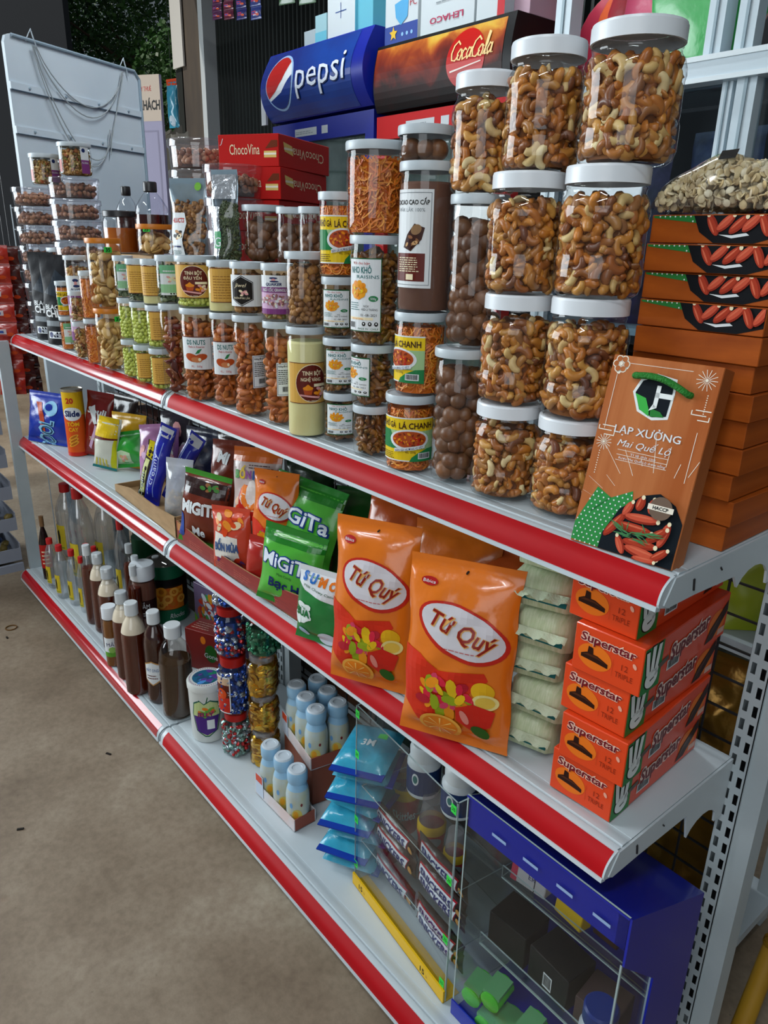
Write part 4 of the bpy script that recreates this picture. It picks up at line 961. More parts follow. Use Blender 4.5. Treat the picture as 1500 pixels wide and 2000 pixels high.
# stack: near face of the boxes, left front corner seen at (1262, 1040) on the deck
q0 = onz(1360, 1068, ZT)          # front-right bottom corner of the stack
zt_stack = height_for(q0.x, q0.y, ZT, 418) 
nb = 12; hb = .0325
hb = height_for(onz(1330, 1040, ZT).x, onz(1330, 1040, ZT).y + .012, ZT, 420) / nb
boxo = (q0.x - SB_W / 2 + .026, q0.y + .006)
for i in range(nb):
    z = ZT + .0006 + i * hb; jx = (0, .003, -.002, .002)[i % 4] if i < 8 else 0; jy = (0, .004, -.003, .002, .005)[i % 5] * .8
    art = i >= nb - 4
    pos = ['lowest', 'second lowest', 'third lowest', 'fourth lowest', 'fifth lowest', 'sixth from the bottom', 'seventh from the bottom', 'eighth from the bottom'][i] if i < 8 else ['fourth from the top', 'third from the top', 'second from the top', 'topmost'][i - 8]
    T = thing('sausage_box', ('sausage-picture wood-print box, %s of the stack' if art else 'plain wood-print sausage box, %s of the stack') % pos, 'box', (boxo[0] + jx, boxo[1] + jy, z), (.01, -.012, .006, 0, .012)[i % 5], 'stacked sausage boxes')
    carton(T, SB_W, SB_D, hb - .0008, WOODP, bevel=.0008)
    F = faces(SB_W, SB_D, hb - .0008); H = hb
    if art:
        w2 = SB_W / 2; p = Print(F['front'], box=(-w2 + .0005, -hb / 2 + .001, w2 - .0005, hb / 2 - .0015))
        p.poly([(-w2 * .98, H * .48), (-w2 * .32, H * .48), (-w2 * .26, H * .2), (-w2 * .96, H * .38)], C('#2a7a3a', .4), 1)
        dots(p, -w2 * .9, H * .26, -w2 * .3, H * .47, K['white'], 2, .006, .0009, lambda u, v: v > H * (.38 - .2 * (u + w2 * .9) / (w2 * .66)) + .001)
        p.poly([(-w2 * .32, H * .48), (w2 * .99, H * .48), (w2 * .99, -H * .2), (w2 * .6, -H * .48), (w2 * .05, -H * .48), (-w2 * .2, -H * .1)], C('#14161a', .6, spec=.1), 1.5)
        for k in range(6): sausage(p, w2 * (-.0 + .19 * k), H * (.14 + .06 * (k % 2)), H * .82, H * .33, (2.1, .75, .75, .75, 2.0, 1.0)[k], 3 + k, k)
        p.poly([(w2 * .1, -H * .18), (w2 * .3, -H * .3), (w2 * .55, -H * .2), (w2 * .5, -H * .12), (w2 * .3, -H * .2)], K['white'], 2)
        p.build(T, 'sausage_picture')
# leaning sausage gift box
A = onz(1114, 1050, ZT + .004); B = onz(1312, 1112, ZT + .004)
W = (B - A).length; yaw = math.atan2(B.y - A.y, B.x - A.x)
mid = (A + B) / 2; lean = -math.radians(14)
H = .30
# height from the picture: top edge at about row 705
for _ in range(30):
    topc = Vector((mid.x - math.sin(yaw) * H * math.sin(-lean), mid.y + math.cos(yaw) * H * math.sin(-lean), ZT + H * math.cos(lean)))
    v = pix(topc)[1]; H *= 1 + (v - 708) / 2500
T = thing('sausage_gift_box', 'wood-print sausage gift box with green cord handle leaning on the stack', 'box', (mid.x, mid.y, ZT + .0018), 0, None, (lean, 0, yaw))
o = MB().box((-W / 2, 0, 0), (W / 2, .030, H), WOODL).build('carton', T); md = o.modifiers.new('edge', 'BEVEL'); md.width = .0008
p = Print(plane((0, 0, 0), (1, 0, 0), (0, 0, 1)), box=(-W / 2 + .0006, .0006, W / 2 - .0006, H - .0006)); gw = C('#e9e2d2', .4); GR = C('#2e8a44', .4); DKP = C('#10181f', .6, spec=.1)
w2 = W / 2
# frame lines and corner ornaments
p.rect(-w2 * .74, H * .962, w2 * .5, H * .9645, gw, 1); p.rect(-w2 * .86, H * .62, -w2 * .85, H * .9, gw, 1); p.rect(w2 * .82, H * .43, w2 * .83, H * .68, gw, 1)
for k in range(6): t = k * PI / 3; p.ell(-w2 * .82 + .006 * math.cos(t), H * .955 + .006 * math.sin(t), .0042, .0042, gw, 1, 10); p.ell(-w2 * .82 + .006 * math.cos(t), H * .955 + .006 * math.sin(t), .003, .003, WOODL, 2, 10)
p.ell(-w2 * .82, H * .955, .002, .002, gw, 3, 8); p.ell(-w2 * .70, H * .94, .002, .002, gw, 1, 6); p.ell(-w2 * .84, H * .915, .0028, .0028, gw, 1, 6)
def burst(u, v, r):
    for k in range(14):
        t = k * 2 * PI / 14; c, s = math.cos(t), math.sin(t)
        p.poly([(u + r * .2 * c - .0003 * s, v + r * .2 * s + .0003 * c), (u + r * c - .0003 * s, v + r * s + .0003 * c), (u + r * c + .0003 * s, v + r * s - .0003 * c), (u + r * .2 * c + .0003 * s, v + r * .2 * s - .0003 * c)], gw, 1)
    p.ell(u, v, r * .16, r * .16, gw, 2, 8)
burst(w2 * .76, H * .93, .011); burst(-w2 * .80, H * .55, .009)
def cloud(u, v, s):
    for (a0, b0, a1, b1) in ((-1, 0, .6, .1), (-.6, .5, 1, .6), (-.2, -.5, .9, -.4), (-1, 0, -.9, .5), (.9, -.5, 1, 0)): p.rect(u + a0 * s, v + b0 * s, u + a1 * s, v + b1 * s, gw, 1)
cloud(w2 * .80, H * .76, .010); cloud(-w2 * .80, H * .61, .010)
for k in range(10): p.ell(w2 * .84, H * (.86 - .011 * k), .0007, .0007, gw, 1, 6); p.ell(-w2 * .84, H * (.50 - .013 * k), .0007, .0007, gw, 1, 6)
# shield logo
cx, cy, a, b = -w2 * .06, H * .815, w2 * .42, H * .115
sh = lambda q: [(cx - a * q, cy + b * .1 * q), (cx - a * .75 * q, cy + b * .72 * q), (cx - a * .1 * q, cy + b * q), (cx + a * .78 * q, cy + b * .86 * q), (cx + a * .82 * q, cy + b * .2 * q), (cx + a * .78 * q, cy - b * .86 * q), (cx + a * .1 * q, cy - b * q), (cx - a * .62 * q, cy - b * .72 * q)]
p.poly(sh(1), C('#dfe6e6', .35), 1); p.poly(sh(.87), DKP, 2)
p.poly([(cx - a * .86, cy + b * .05), (cx - a * .35, cy - b * .1), (cx - a * .1, cy - b * .6), (cx - a * .05, cy - b * .86), (cx - a * .52, cy - b * .62)], C('#3fae4a', .35), 3); p.poly([(cx - a * .05, cy - b * .5), (cx + a * .4, cy - b * .6), (cx + a * .6, cy - b * .8), (cx, cy - b * .86)], C('#2a7a36', .35), 3.5)
p.rect(cx + a * .02, cy - b * .45, cx + a * .2, cy + b * .5, C('#e6ecec', .35), 4); p.rect(cx + a * .02, cy - b * .02, cx + a * .8, cy + b * .2, C('#e6ecec', .35), 4); p.poly([(cx - a * .12, cy - b * .62), (cx + a * .2, cy - b * .45), (cx + a * .02, cy - b * .3)], C('#e6ecec', .35), 4)
p.text('LẠP XƯỞNG', -w2 * .03, H * .610, H * .038, K['white'], 3, width=W * .62, bold=.01); p.text('Mai Quế Lộ', -w2 * .03, H * .545, H * .034, K['white'], 3, width=W * .50, shear=.3)
for v in (.525, .50, .472): p.rect(-w2 * .5, H * v, w2 * .46, H * v + .0005, gw, 1)
p.text('Tỉ lệ thịt cao', 0, H * .506, H * .012, K['white'], 3, width=W * .24); p.text('Rượu Mai Quế Lộ thơm nồng', 0, H * .48, H * .012, K['white'], 3, width=W * .44)
# napkin
nap = [(-w2, H * .01), (-w2 * .34, -H * .0 + .001), (-w2 * .12, H * .12), (w2 * .02, H * .28), (-w2 * .02, H * .335), (-w2 * .40, H * .275), (-w2 * .70, H * .315), (-w2, H * .10)]
p.poly(nap, GR, 1); p.poly([(-w2 * .72, H * .18), (-w2 * .40, H * .275), (-w2 * .395, H * .28), (-w2 * .73, H * .19)], C('#1f6a34', .4), 2)
def innap(u, v):
    ins = False; n = len(nap)
    for i in range(n):
        (x1, y1), (x2, y2) = nap[i], nap[(i + 1) % n]
        if (y1 > v) != (y2 > v) and u < (x2 - x1) * (v - y1) / (y2 - y1) + x1: ins = not ins
    return ins
dots(p, -w2, H * .01, w2 * .1, H * .33, K['white'], 2.5, .0062, .00095, innap)
# plate with sausages and rosemary
pl = [(w2 * .985, H * .002), (w2 * .985, H * .20), (w2 * .8, H * .27), (w2 * .5, H * .305), (w2 * .2, H * .28), (-w2 * .15, H * .20), (-w2 * .36, H * .08), (-w2 * .38, H * .002)]
pl = [(w2 - (w2 - a_) * 1.03 if a_ < w2 * .9 else a_, b_ * 1.16) for a_, b_ in pl]; p.poly(pl, DKP, 3)
for i, (u, v, L, ww, ro) in enumerate(((-.18, .13, .55, .11, 1.0), (-.0, .215, .30, .10, 1.15), (.2, .25, .25, .11, 1.35), (.42, .25, .26, .11, 1.5), (.6, .235, .26, .10, 1.6), (.28, .185, .62, .115, .06), (.2, .135, .66, .12, -.03), (.74, .14, .44, .11, 1.35), (.62, .13, .44, .11, .75), (.02, .05, .34, .10, 2.1), (.36, .075, .6, .12, .05), (.42, .038, .62, .12, -.1), (.75, .05, .36, .10, .75), (.5, .012, .4, .09, .05))):
    sausage(p, w2 - (w2 - w2 * u) * 1.02, H * v * 1.13, w2 * L * 1.08, w2 * ww * 1.5, ro, 5 + i * .9, i)
rn = random.Random(5)
for i in range(22):
    t = rn.uniform(-.5, 3.4); L = rn.uniform(.014, .024); u0, v0 = w2 * .22 + rn.uniform(-.012, .02), H * .115 + rn.uniform(-.004, .006); c, s = math.cos(t) * L, math.sin(t) * L * .55
    p.poly([(u0, v0), (u0 + c * .5 - s * .06, v0 + s * .5 + c * .06), (u0 + c, v0 + s), (u0 + c * .5 + s * .06, v0 + s * .5 - c * .06)], C('#3f7a4a', .45), 20 + i * .1)
for i in range(15):
    t = .25 + i * 2.6 / 14; c, s = math.cos(t), math.sin(t); r0, r1 = .062 + .008 * (i % 2), .078 + .014 * (i % 3); u0, v0 = w2 * .42, H * .16
    p.poly([(u0 + r0 * c, v0 + r0 * s), (u0 + r1 * c, v0 + r1 * s), (u0 + r1 * c + .0006, v0 + r1 * s), (u0 + r0 * c + .0006, v0 + r0 * s)], gw, 1)
p.ell(w2 * .58, H * .285, .0125, .0125, C('#6d5a4c', .4), 20, 20); p.rect(w2 * .58 - .014, H * .285 - .003, w2 * .58 + .014, H * .285 + .003, gw, 21); p.text('HACCP', w2 * .58, H * .285 - .0018, .0036, DKP, 22, bold=.03)
p.build(T, 'front_print')
c = MB(); pts = []
for i in range(17):
    t = i / 16; pts.append((-w2 * .48 + w2 * 1.02 * t, -.0045 - .003 * math.sin(PI * t), H * .905 + .006 * math.sin(PI * t) - .012 * t))
pts = [(pts[0][0] - .001, .0, pts[0][2] + .001)] + pts + [(pts[-1][0] + .001, 0, pts[-1][2])]
c.tube(pts, .0036, M('green_cord', srgb('#147a1c'), .7, bump=(420, 1.0)), 10); c.build('cord_handle', T, 60)
# bag of oats on the stack
ztop = ZT + nb * hb + .001
T = thing('oat_bag', 'clear bag of oat flakes lying on the sausage boxes', 'bag', (boxo[0] + .012, boxo[1] + .085, ztop), .06)
hh = height_for(boxo[0] + .01, boxo[1] + .06, ztop, 297); bw, bd = .185, .16
def oatS(u, v, e=0):   # u, v in -1..1 over the plan
    q = max(0, 1 - abs(u) ** 3.5) ** .42 * max(0, 1 - abs(v) ** 4) ** .38
    return (u * bw / 2, v * bd / 2, .004 + (hh - .004) * q * (.92 + .08 * math.sin(u * 7 + v * 4)) + e)
sp = []; rn = random.Random(6)
for i in range(3400):
    a_, u, v = rn.random(), rn.uniform(-.98, .98), rn.uniform(-.98, .98); x, y, z = oatS(u, v); f = rn.uniform(.05, .98); f = 1 - (1 - f) ** 2.2; sp.append((x * .97, y * .97, .003 + (z - .005) * f))
obj('loose_oat', heap(['oat'], sp, 3, 1.0), T)['kind'] = 'stuff'
m = MB(); n = 22; vs = [oatS(-1 + 2 * i / n, -1 + 2 * j / n, .0015 + wr(i * .004, j * .004, 2, .0012)) for j in range(n + 1) for i in range(n + 1)]
m.add(vs, [(j * (n + 1) + i, j * (n + 1) + i + 1, (j + 1) * (n + 1) + i + 1, (j + 1) * (n + 1) + i) for j in range(n) for i in range(n)], FILM)
m.add([(x, y, .001) for x, y, z in vs], [(j * (n + 1) + i, (j + 1) * (n + 1) + i, (j + 1) * (n + 1) + i + 1, j * (n + 1) + i + 1) for j in range(n) for i in range(n)], FILM); m.build('film', T, 80)
st = MB(); q = Vector(oatS(-.25, -.72, .003)); st.add([q + Vector(d_) for d_ in ((-.009, -.004, -.005), (.009, -.004, -.004), (.009, .003, .005), (-.009, .003, .004))], [(0, 1, 2, 3)], K['black']); st.build('black_mark', T)
# ================================================================ middle shelf: snacks and sweets
ZM = ZS['mid'] + .0016
def bag_px(name, label, ub, vb, ut, vt, wpx, mat, yaw=.35, lean=.15, t=.035, z=None, Y=None, seed=1, kind='pillow', seal=.012, front=None, sealmat=None, group=None, amp=.0014, hk=1.0, cat='bag'):
    """a bag whose foot shows at (ub, vb) and whose head shows at (ut, vt)"""
    z = ZM if z is None else z
    B = onz(ub, vb, z) if Y is None else Vector((ony(ub, vb, Y).x, Y, z + .001))
    xd = Vector((math.cos(yaw), math.sin(yaw), 0)); up = Vector((-math.sin(yaw) * math.sin(lean), math.cos(yaw) * math.sin(lean), math.cos(lean))); n = xd.cross(up)
    P = onplane(ut, vt, B, n) - B; px, pz = P.dot(xd), P.dot(up); h = math.hypot(px, pz) * hk; roll = math.atan2(px, pz)
    fs = abs((CAM_LOC - B).normalized().dot(n)); w = wpx * depth(B) / FPX / max(.45, abs((Vector((CAM_LOC.x - B.x, CAM_LOC.y - B.y, 0)).normalized()).dot(Vector((math.sin(yaw), -math.cos(yaw), 0)))))
    B.z += abs(math.sin(roll)) * w / 2 * .92
    R = (Matrix.Rotation(yaw, 3, 'Z') @ Matrix.Rotation(-lean, 3, 'X') @ Matrix.Rotation(roll, 3, 'Y'))
    T = thing(name, label, cat, (B.x, B.y, B.z), 0, group, R.to_euler())
    S = bag(T, w, h, t, mat, front, seal, kind, seed, amp, sealmat)
    return T, w, h, S
def gl(h, rough=.24, **k): return M('film_' + h.lstrip('#'), srgb(h), rough, coat=.35, spec=.45, bump=(28, .55), **k)
# cardboard trays
CARDR = M('card_red', srgb('#8a1f16'), .55, noise=(30, srgb('#7a1810'), (1, 1, 6)))
def tray(label, xa, ya, xb, yb, d, hl, hm, hr, out, name='display_tray'):
    W = math.hypot(xb - xa, yb - ya); yaw = math.atan2(yb - ya, xb - xa); T = thing(name, label, 'tray', (xa, ya, ZM), yaw); th = .003
    MB().box((0, 0, 0), (W, d, th), CARD).build('tray_floor', T)
    n = 14; mb = MB()
    top = [hl + (hm - hl) * min(1, 2 * i / n * 1.6) if i <= n / 2 else hm + (hr - hm) * max(0, (i / n - .62) / .38) ** 1.5 for i in range(n + 1)]
    for y, m in ((0, out), (th, CARD)):
        vs = [(W * i / n, y, 0) for i in range(n + 1)] + [(W * i / n, y, top[i]) for i in range(n + 1)]
        mb.add(vs, [(i, i + 1, n + 2 + i, n + 1 + i) if y == 0 else (i, n + 1 + i, n + 2 + i, i + 1) for i in range(n)], m)
    mb.add([(W * i / n, 0, top[i]) for i in range(n + 1)] + [(W * i / n, th, top[i]) for i in range(n + 1)], [(i, i + 1, n + 2 + i, n + 1 + i) for i in range(n)], CARD)
    mb.build('front_wall', T)
    for x, h in ((0, hl), (W - th, hr)):
        b = MB(); b.box((x, th, 0), (x + th, d, h), CARD); b.box((x - .0004 if x == 0 else x + th - .0002, th, 0), (x + .0002 if x == 0 else x + th + .0004, d, h), out); b.build('side_wall', T)
    MB().box((0, d - th, 0), (W, d, hr * 1.0), CARD).build('back_wall', T)
    return T, W
T, W = tray('red-printed cardboard tray holding the candy bags', .012, -.016, .512, -.010, .20, .052, .036, .055, CARDR)
p = Print(plane((0, 0, 0), (1, 0, 0), (0, 0, 1))); p.rect(.004, .030, .035, .05, C('#b07a4a', .6), 1)
for k in range(4): p.lines(.06 + k * .1, .006, .13 + k * .1, .026, 4, C('#a8584a', .6), 1, .35, k)
p.build(T, 'tray_print')
tray('plain brown cardboard tray at the shelf joint', -.43, .006, -.002, -.014, .19, .02, .045, .055, CARD)
# --- far bay
T, w, h, S = bag_px('snack_bag', 'large blue snack bag with pale blue swirl at the far end', 98, 868, 102, 768, 78, gl('#12309a'), yaw=.5, lean=.2, t=.05, seed=2)
p = Print(S, .009, .009, .0007); LB = C('#7fb8d8', .35)
p.text('COOL', w * .16, h * .16, w * .30, LB, 3, rot=PI / 2 - .1, width=h * .62, bold=.06); p.ell(w * .1, h * .70, w * .14, w * .13, LB, 2); p.ell(w * .06, h * .72, w * .07, w * .06, C('#12309a', .35), 3); p.text('COOL', w * .16, h * .16, w * .26, C('#16385a', .4), 4, rot=PI / 2 - .1, width=h * .58); p.poly([(-w * .25, h * .8), (-w * .12, h * .8), (-w * .02, h * .45), (w * .02, h * .2), (-w * .05, h * .15), (-w * .14, h * .5)], C('#b0401a', .35), 2); p.build(T, 'bag_print')
# chip canister
c = base_center(155, 890, ZM, .024); r = 38 / 2 * depth(c) / FPX; hgt = height_for(c.x, c.y, ZM, 758)
T = thing('chip_canister', 'orange and yellow chip canister with white oval logo', 'canister', c)
MB().lathe([(0, 0), (r, 0), (r, hgt - .006)], C('#d4551c', .3), 36).build('tube', T, 40); MB().lathe([(r * 1.02, hgt - .008), (r * 1.05, hgt - .006), (r * 1.05, hgt - .001), (r, hgt), (r * .95, hgt - .003), (0, hgt - .003)], M('tin_rim', srgb('#b8b0a0'), .3, .8), 36).build('metal_rim', T, 40)
a = camang(c) - .15; p = Print(cyl(r, 0, a), .006); p.rect(-r * 1.7, hgt * .62, r * 1.7, hgt - .008, C('#d8ac1c', .3), 1); p.text('20', -r * .2, hgt * .80, hgt * .075, K['red'], 2, bold=.04); p.ell(-r * .1, hgt * .64, r * .95, hgt * .10, K['white'], 2); p.ell(-r * .1, hgt * .64, r * .88, hgt * .088, K['navy'], 2.5) if 0 else None
p.text('Slide', -r * .1, hgt * .605, hgt * .085, K['navy'], 3, width=r * 1.5, bold=.04); p.text('TÔM', -r * .1, hgt * .46, hgt * .055, C('#e8b41c', .3), 2, width=r * 1.2, bold=.03); p.text('CAY', -r * .1, hgt * .38, hgt * .055, C('#e8b41c', .3), 2, width=r * .95, bold=.03)
for k in range(3): p.ell(-r * .2, hgt * (.19 + .05 * k), r * .55, hgt * .028, C('#e0a030', .35), 2 + k * .3, 16, .5); p.ell(-r * .2, hgt * (.19 + .05 * k), r * .4, hgt * .015, C('#b0601a', .35), 2.1 + k * .3, 16, .5)
p.rect(-r * 1.7, .001, r * 1.7, hgt * .06, C('#c02a1c', .3), 1); p.build(T)
T, w, h, S = bag_px('snack_bag', 'dark red foil bag leaning beside the chip canister', 190, 892, 197, 768, 48, gl('#7a1812'), yaw=.6, lean=.15, t=.035, seed=4)
p = Print(S, .009, .009, .0007); p.text('Souli', 0, h * .66, h * .09, K['white'], 3, width=w * .7, bold=.03, rot=-.1); p.poly([(-w * .3, h * .74), (-w * .1, h * .80), (w * .1, h * .52), (-w * .02, h * .50)], K['white'], 2); p.poly([(0, h * .5), (w * .08, h * .46), (-w * .15, h * .1), (-w * .25, h * .14)], K['lilac'], 2); p.text('Tola', -w * .1, h * .25, h * .05, K['cream'], 3, shear=.3); p.build(T, 'bag_print')
T, w, h, S = bag_px('snack_bag', 'white snack bag with yellow top beside the green bag', 206, 918, 214, 818, 44, gl('#cfd2c4'), yaw=.65, lean=.12, t=.045, seed=6)
p = Print(S, .009, .009, .0007); p.poly([(-w * .48, h * .62), (w * .48, h * .62), (w * .4, h), (-w * .4, h)], C('#d8b81c', .3), 1); p.poly([(-w * .48, h * .56), (w * .48, h * .6), (w * .48, h * .63), (-w * .48, h * .62)], K['brown'], 2); p.poly([(w * .25, 0), (w * .48, 0), (w * .48, h * .6), (w * .4, h * .6)], C('#c8c81c', .3), 2)
for k in range(4): p.poly([(-w * .4 + k * w * .16, .004), (-w * .34 + k * w * .16, .004), (-w * .26 + k * w * .14, h * .2), (-w * .32 + k * w * .14, h * .22)], C('#c8b83a', .3), 2)
p.rect(-w * .5, 0, w * .5, h * .05, K['teal'], 3); p.build(T, 'bag_print')
bag_px('snack_bag', 'yellow snack bag with orange top behind the green bag', 250, 862, 252, 808, 62, gl('#c99a14'), yaw=.4, lean=.1, t=.04, seed=9, Y=.125)
T, w, h, S = bag_px('snack_bag', 'bright green snack bag in front of the yellow one', 256, 920, 246, 850, 62, gl('#2a9a34'), yaw=.45, lean=.15, t=.05, seed=11)
p = Print(S, .009, .009, .0007); p.poly([(-w * .3, h * .12), (w * .15, h * .1), (w * .2, h * .4), (-w * .05, h * .5), (-w * .32, h * .42)], C('#b8cfa8', .35), 2); p.blobs(-w * .05, h * .25, w * .12, h * .08, [C('#c49a6a', .4), K['pink']], 5, 3, .6); p.build(T, 'bag_print')
for i, (ub, vb, ut, vt, wp, hx, nm) in enumerate(((292, 884, 296, 832, 44, '#b07aa8', 'pink and lilac biscuit pack behind the blue sticks'), (320, 892, 330, 836, 40, '#8a5a9a', 'violet biscuit pack behind the blue sticks'), (340, 852, 344, 806, 60, '#2a2430', 'dim grey-violet packet at the back of the shelf'))):
    T, w, h, S = bag_px('biscuit_pack', nm, ub, vb, ut, vt, wp, gl(hx), yaw=.5, lean=.3, t=.03, seed=20 + i, Y=.12 + .035 * i)
    p = Print(S, .009, .009, .0007); p.blobs(0, h * .5, w * .3, h * .25, [K['white'], K['pink'], K['lilac']], 9, 2, .4, i); p.build(T, 'bag_print')
# long stick packs in the plain tray
T, w, h, S = bag_px('stick_pack', 'slim black and yellow cream stick pack', 277, 962, 303, 866, 22, gl('#26201a'), yaw=.5, lean=.12, t=.014, seed=31, Y=.03)
p = Print(S, .01, .012); p.poly([(-w * .4, h * .75), (w * .4, h * .7), (w * .4, h), (-w * .4, h)], C('#c8b81c', .3), 1); p.rect(-w * .38, .006, w * .02, h * .7, C('#c9cf8a', .3), 1); p.text('Cream', -w * .12, h * .05, w * .32, K['white'], 3, rot=PI / 2, width=h * .42, shear=.2, align=-1); p.text('Cream', -w * .10, h * .05, w * .30, K['dgreen'], 2, rot=PI / 2, width=h * .42, shear=.2, align=-1); p.build(T, 'bag_print')
for i, (ub, vb, ut, vt, wp, nm) in enumerate(((295, 985, 330, 836, 28, 'left blue biscuit stick leaning in the plain tray'), (330, 992, 388, 858, 28, 'right blue biscuit stick leaning in the plain tray'))):
    T, w, h, S = bag_px('stick_pack', nm, ub, vb, ut, vt, wp, gl('#1a24a0'), yaw=.45, lean=.1, t=.032, seed=33 + i, Y=.035 + .04 * i, group='blue biscuit sticks')
    p = Print(S, .01, .012); p.rect(-w * .3, h * .1, -w * .22, h * .9, C('#9fb4e8', .3), 1); p.rect(w * .1, h * .1, w * .15, h * .8, C('#7f94d8', .3), 1); p.text('creamy', w * .04, h * .45, w * .3, C('#c8d4f4', .3), 2, rot=PI / 2, width=h * .4); p.rect(-w * .4, h * .86, w * .4, h * .97, C('#c9ccd4', .3), 1); p.build(T, 'bag_print')
T, w, h, S = bag_px('clear_bag', 'crumpled clear bag of pale sweets beside the brown candy bag', 346, 1008, 352, 896, 50, clear('cloudy_film', (.8, .82, .84), .12, .12, .35), yaw=.5, lean=.2, t=.035, seed=40, Y=.03)
sp = [(lambda q: (q[0], q[1] + .006, q[2]))(S(rn.uniform(-.35, .35) * w, rn.uniform(.05, .5) * h, -.006)) for _ in range(60)]
obj('loose_sweets', heap(['granola'], sp, 5, 1.2), T)['kind'] = 'stuff'
# --- candy bags in the red tray
BRN = gl('#6d2a18')
def migita(T, w, h, S, col, sub, flav, top):
    p = Print(S, .009, .009, .0007); p.rect(-w * .5, h * .80, w * .5, h, top, 1); wt = K['white']
    p.text('MiGiTa', 0, h * .50, h * .17, C('#1c3a8a', .3), 2, width=w * .88, bold=.07, rot=-.06); p.text('MiGiTa', 0, h * .505, h * .165, C('#dfe8f4', .3), 3, width=w * .84, bold=.02, rot=-.06)
    p.text(sub, -w * .02, h * .41, h * .035, C('#1c4a2a', .3), 3); p.text(flav, w * .02, h * .24, h * .115, C('#16245e', .3), 3, width=w * .62, bold=.03, rot=-.05); p.build(T, 'bag_print')
T, w, h, S = bag_px('candy_bag', 'brown tamarind candy bag behind the others', 440, 985, 452, 862, 70, BRN, yaw=.4, lean=.25, t=.03, seed=41, Y=.075, z=ZM + .045)
p = Print(S, .009, .009, .0007); p.text('Mi', -w * .1, h * .72, h * .13, K['white'], 2, bold=.05, rot=-.15); p.text('Me', 0, h * .3, h * .12, K['cream'], 2); p.build(T, 'bag_print')
T, w, h, S = bag_px('candy_bag', 'brown tamarind candy bag standing at the left of the red tray', 393, 1064, 408, 928, 86, BRN, yaw=.5, lean=.12, t=.045, seed=43, Y=.008, sealmat=gl('#3f8a2a'))
p = Print(S, .009, .009, .0007); p.rect(-w * .5, h * .70, w * .5, h * .90, gl('#2a1210'), 1); p.text('MiGiTa', 0, h * .46, h * .15, K['white'], 3, width=w * .82, bold=.05, rot=.03); p.text('Me', 0, h * .16, h * .12, K['white'], 3, bold=.03); p.blobs(w * .1, h * .82, w * .2, h * .04, [C('#8a5a34', .4), C('#3f7a34', .4)], 7, 2, .7); p.poly([(-w * .5, h * .1), (-w * .34, h * .05), (-w * .38, h * .4), (-w * .5, h * .45)], C('#2a4a9a', .3), 2); p.build(T, 'bag_print')
T, w, h, S = bag_px('candy_bag', 'clear-fronted four season fruit candy bag with coloured lettering', 498, 1040, 505, 878, 92, gl('#b9a8a4'), yaw=.4, lean=.2, t=.035, seed=45, Y=.05, z=ZM + .04)
p = Print(S, .009, .009, .0007); p.rect(-w * .5, h * .86, w * .5, h, gl('#c4601c'), 1)
for ch, u, c_ in (('B', -.34, '#3f8a3a'), ('Ố', -.22, '#c8a81c'), ('N', -.08, '#8a4a8a'), ('M', .08, '#3a5a9a'), ('Ù', .24, '#a84a2c'), ('A', .36, '#6a7aa8')): p.text(ch, w * u, h * .70, h * .075, C(c_, .35), 3, bold=.05)
p.lines(-w * .1, h * .80, w * .42, h * .85, 2, K['choco'], 2); p.blobs(0, h * .38, w * .38, h * .22, [C('#c8341c', .3), C('#e07a2c', .3), C('#e0b89a', .3), C('#b8241c', .3), C('#d8d0cc', .3)], 34, 2, .3); p.build(T, 'bag_print')
T, w, h, S = bag_px('candy_bag', 'small twisted four season candy bag low in the red tray', 455, 1102, 452, 992, 72, gl('#c4432c'), yaw=.45, lean=.1, t=.04, seed=47, Y=.006)
p = Print(S, .009, .009, .0007); p.poly([(-w * .4, h * .2), (w * .3, h * .15), (w * .25, h * .55), (-w * .36, h * .62)], C('#dfdcd4', .35), 1); p.text('BỐN MÙA', -w * .02, h * .33, h * .12, C('#3f5a8a', .3), 3, width=w * .66, bold=.06); p.blobs(0, h * .12, w * .38, h * .09, [C('#5a3a7a', .3), C('#c8341c', .3), C('#8a2a5a', .3)], 14, 2, .5); p.blobs(0, h * .78, w * .36, h * .14, [C('#e08a2c', .3), C('#d0451c', .3), C('#d8c4a0', .3)], 14, 2, .4); p.build(T, 'bag_print')
ORG = gl('#d8701a')
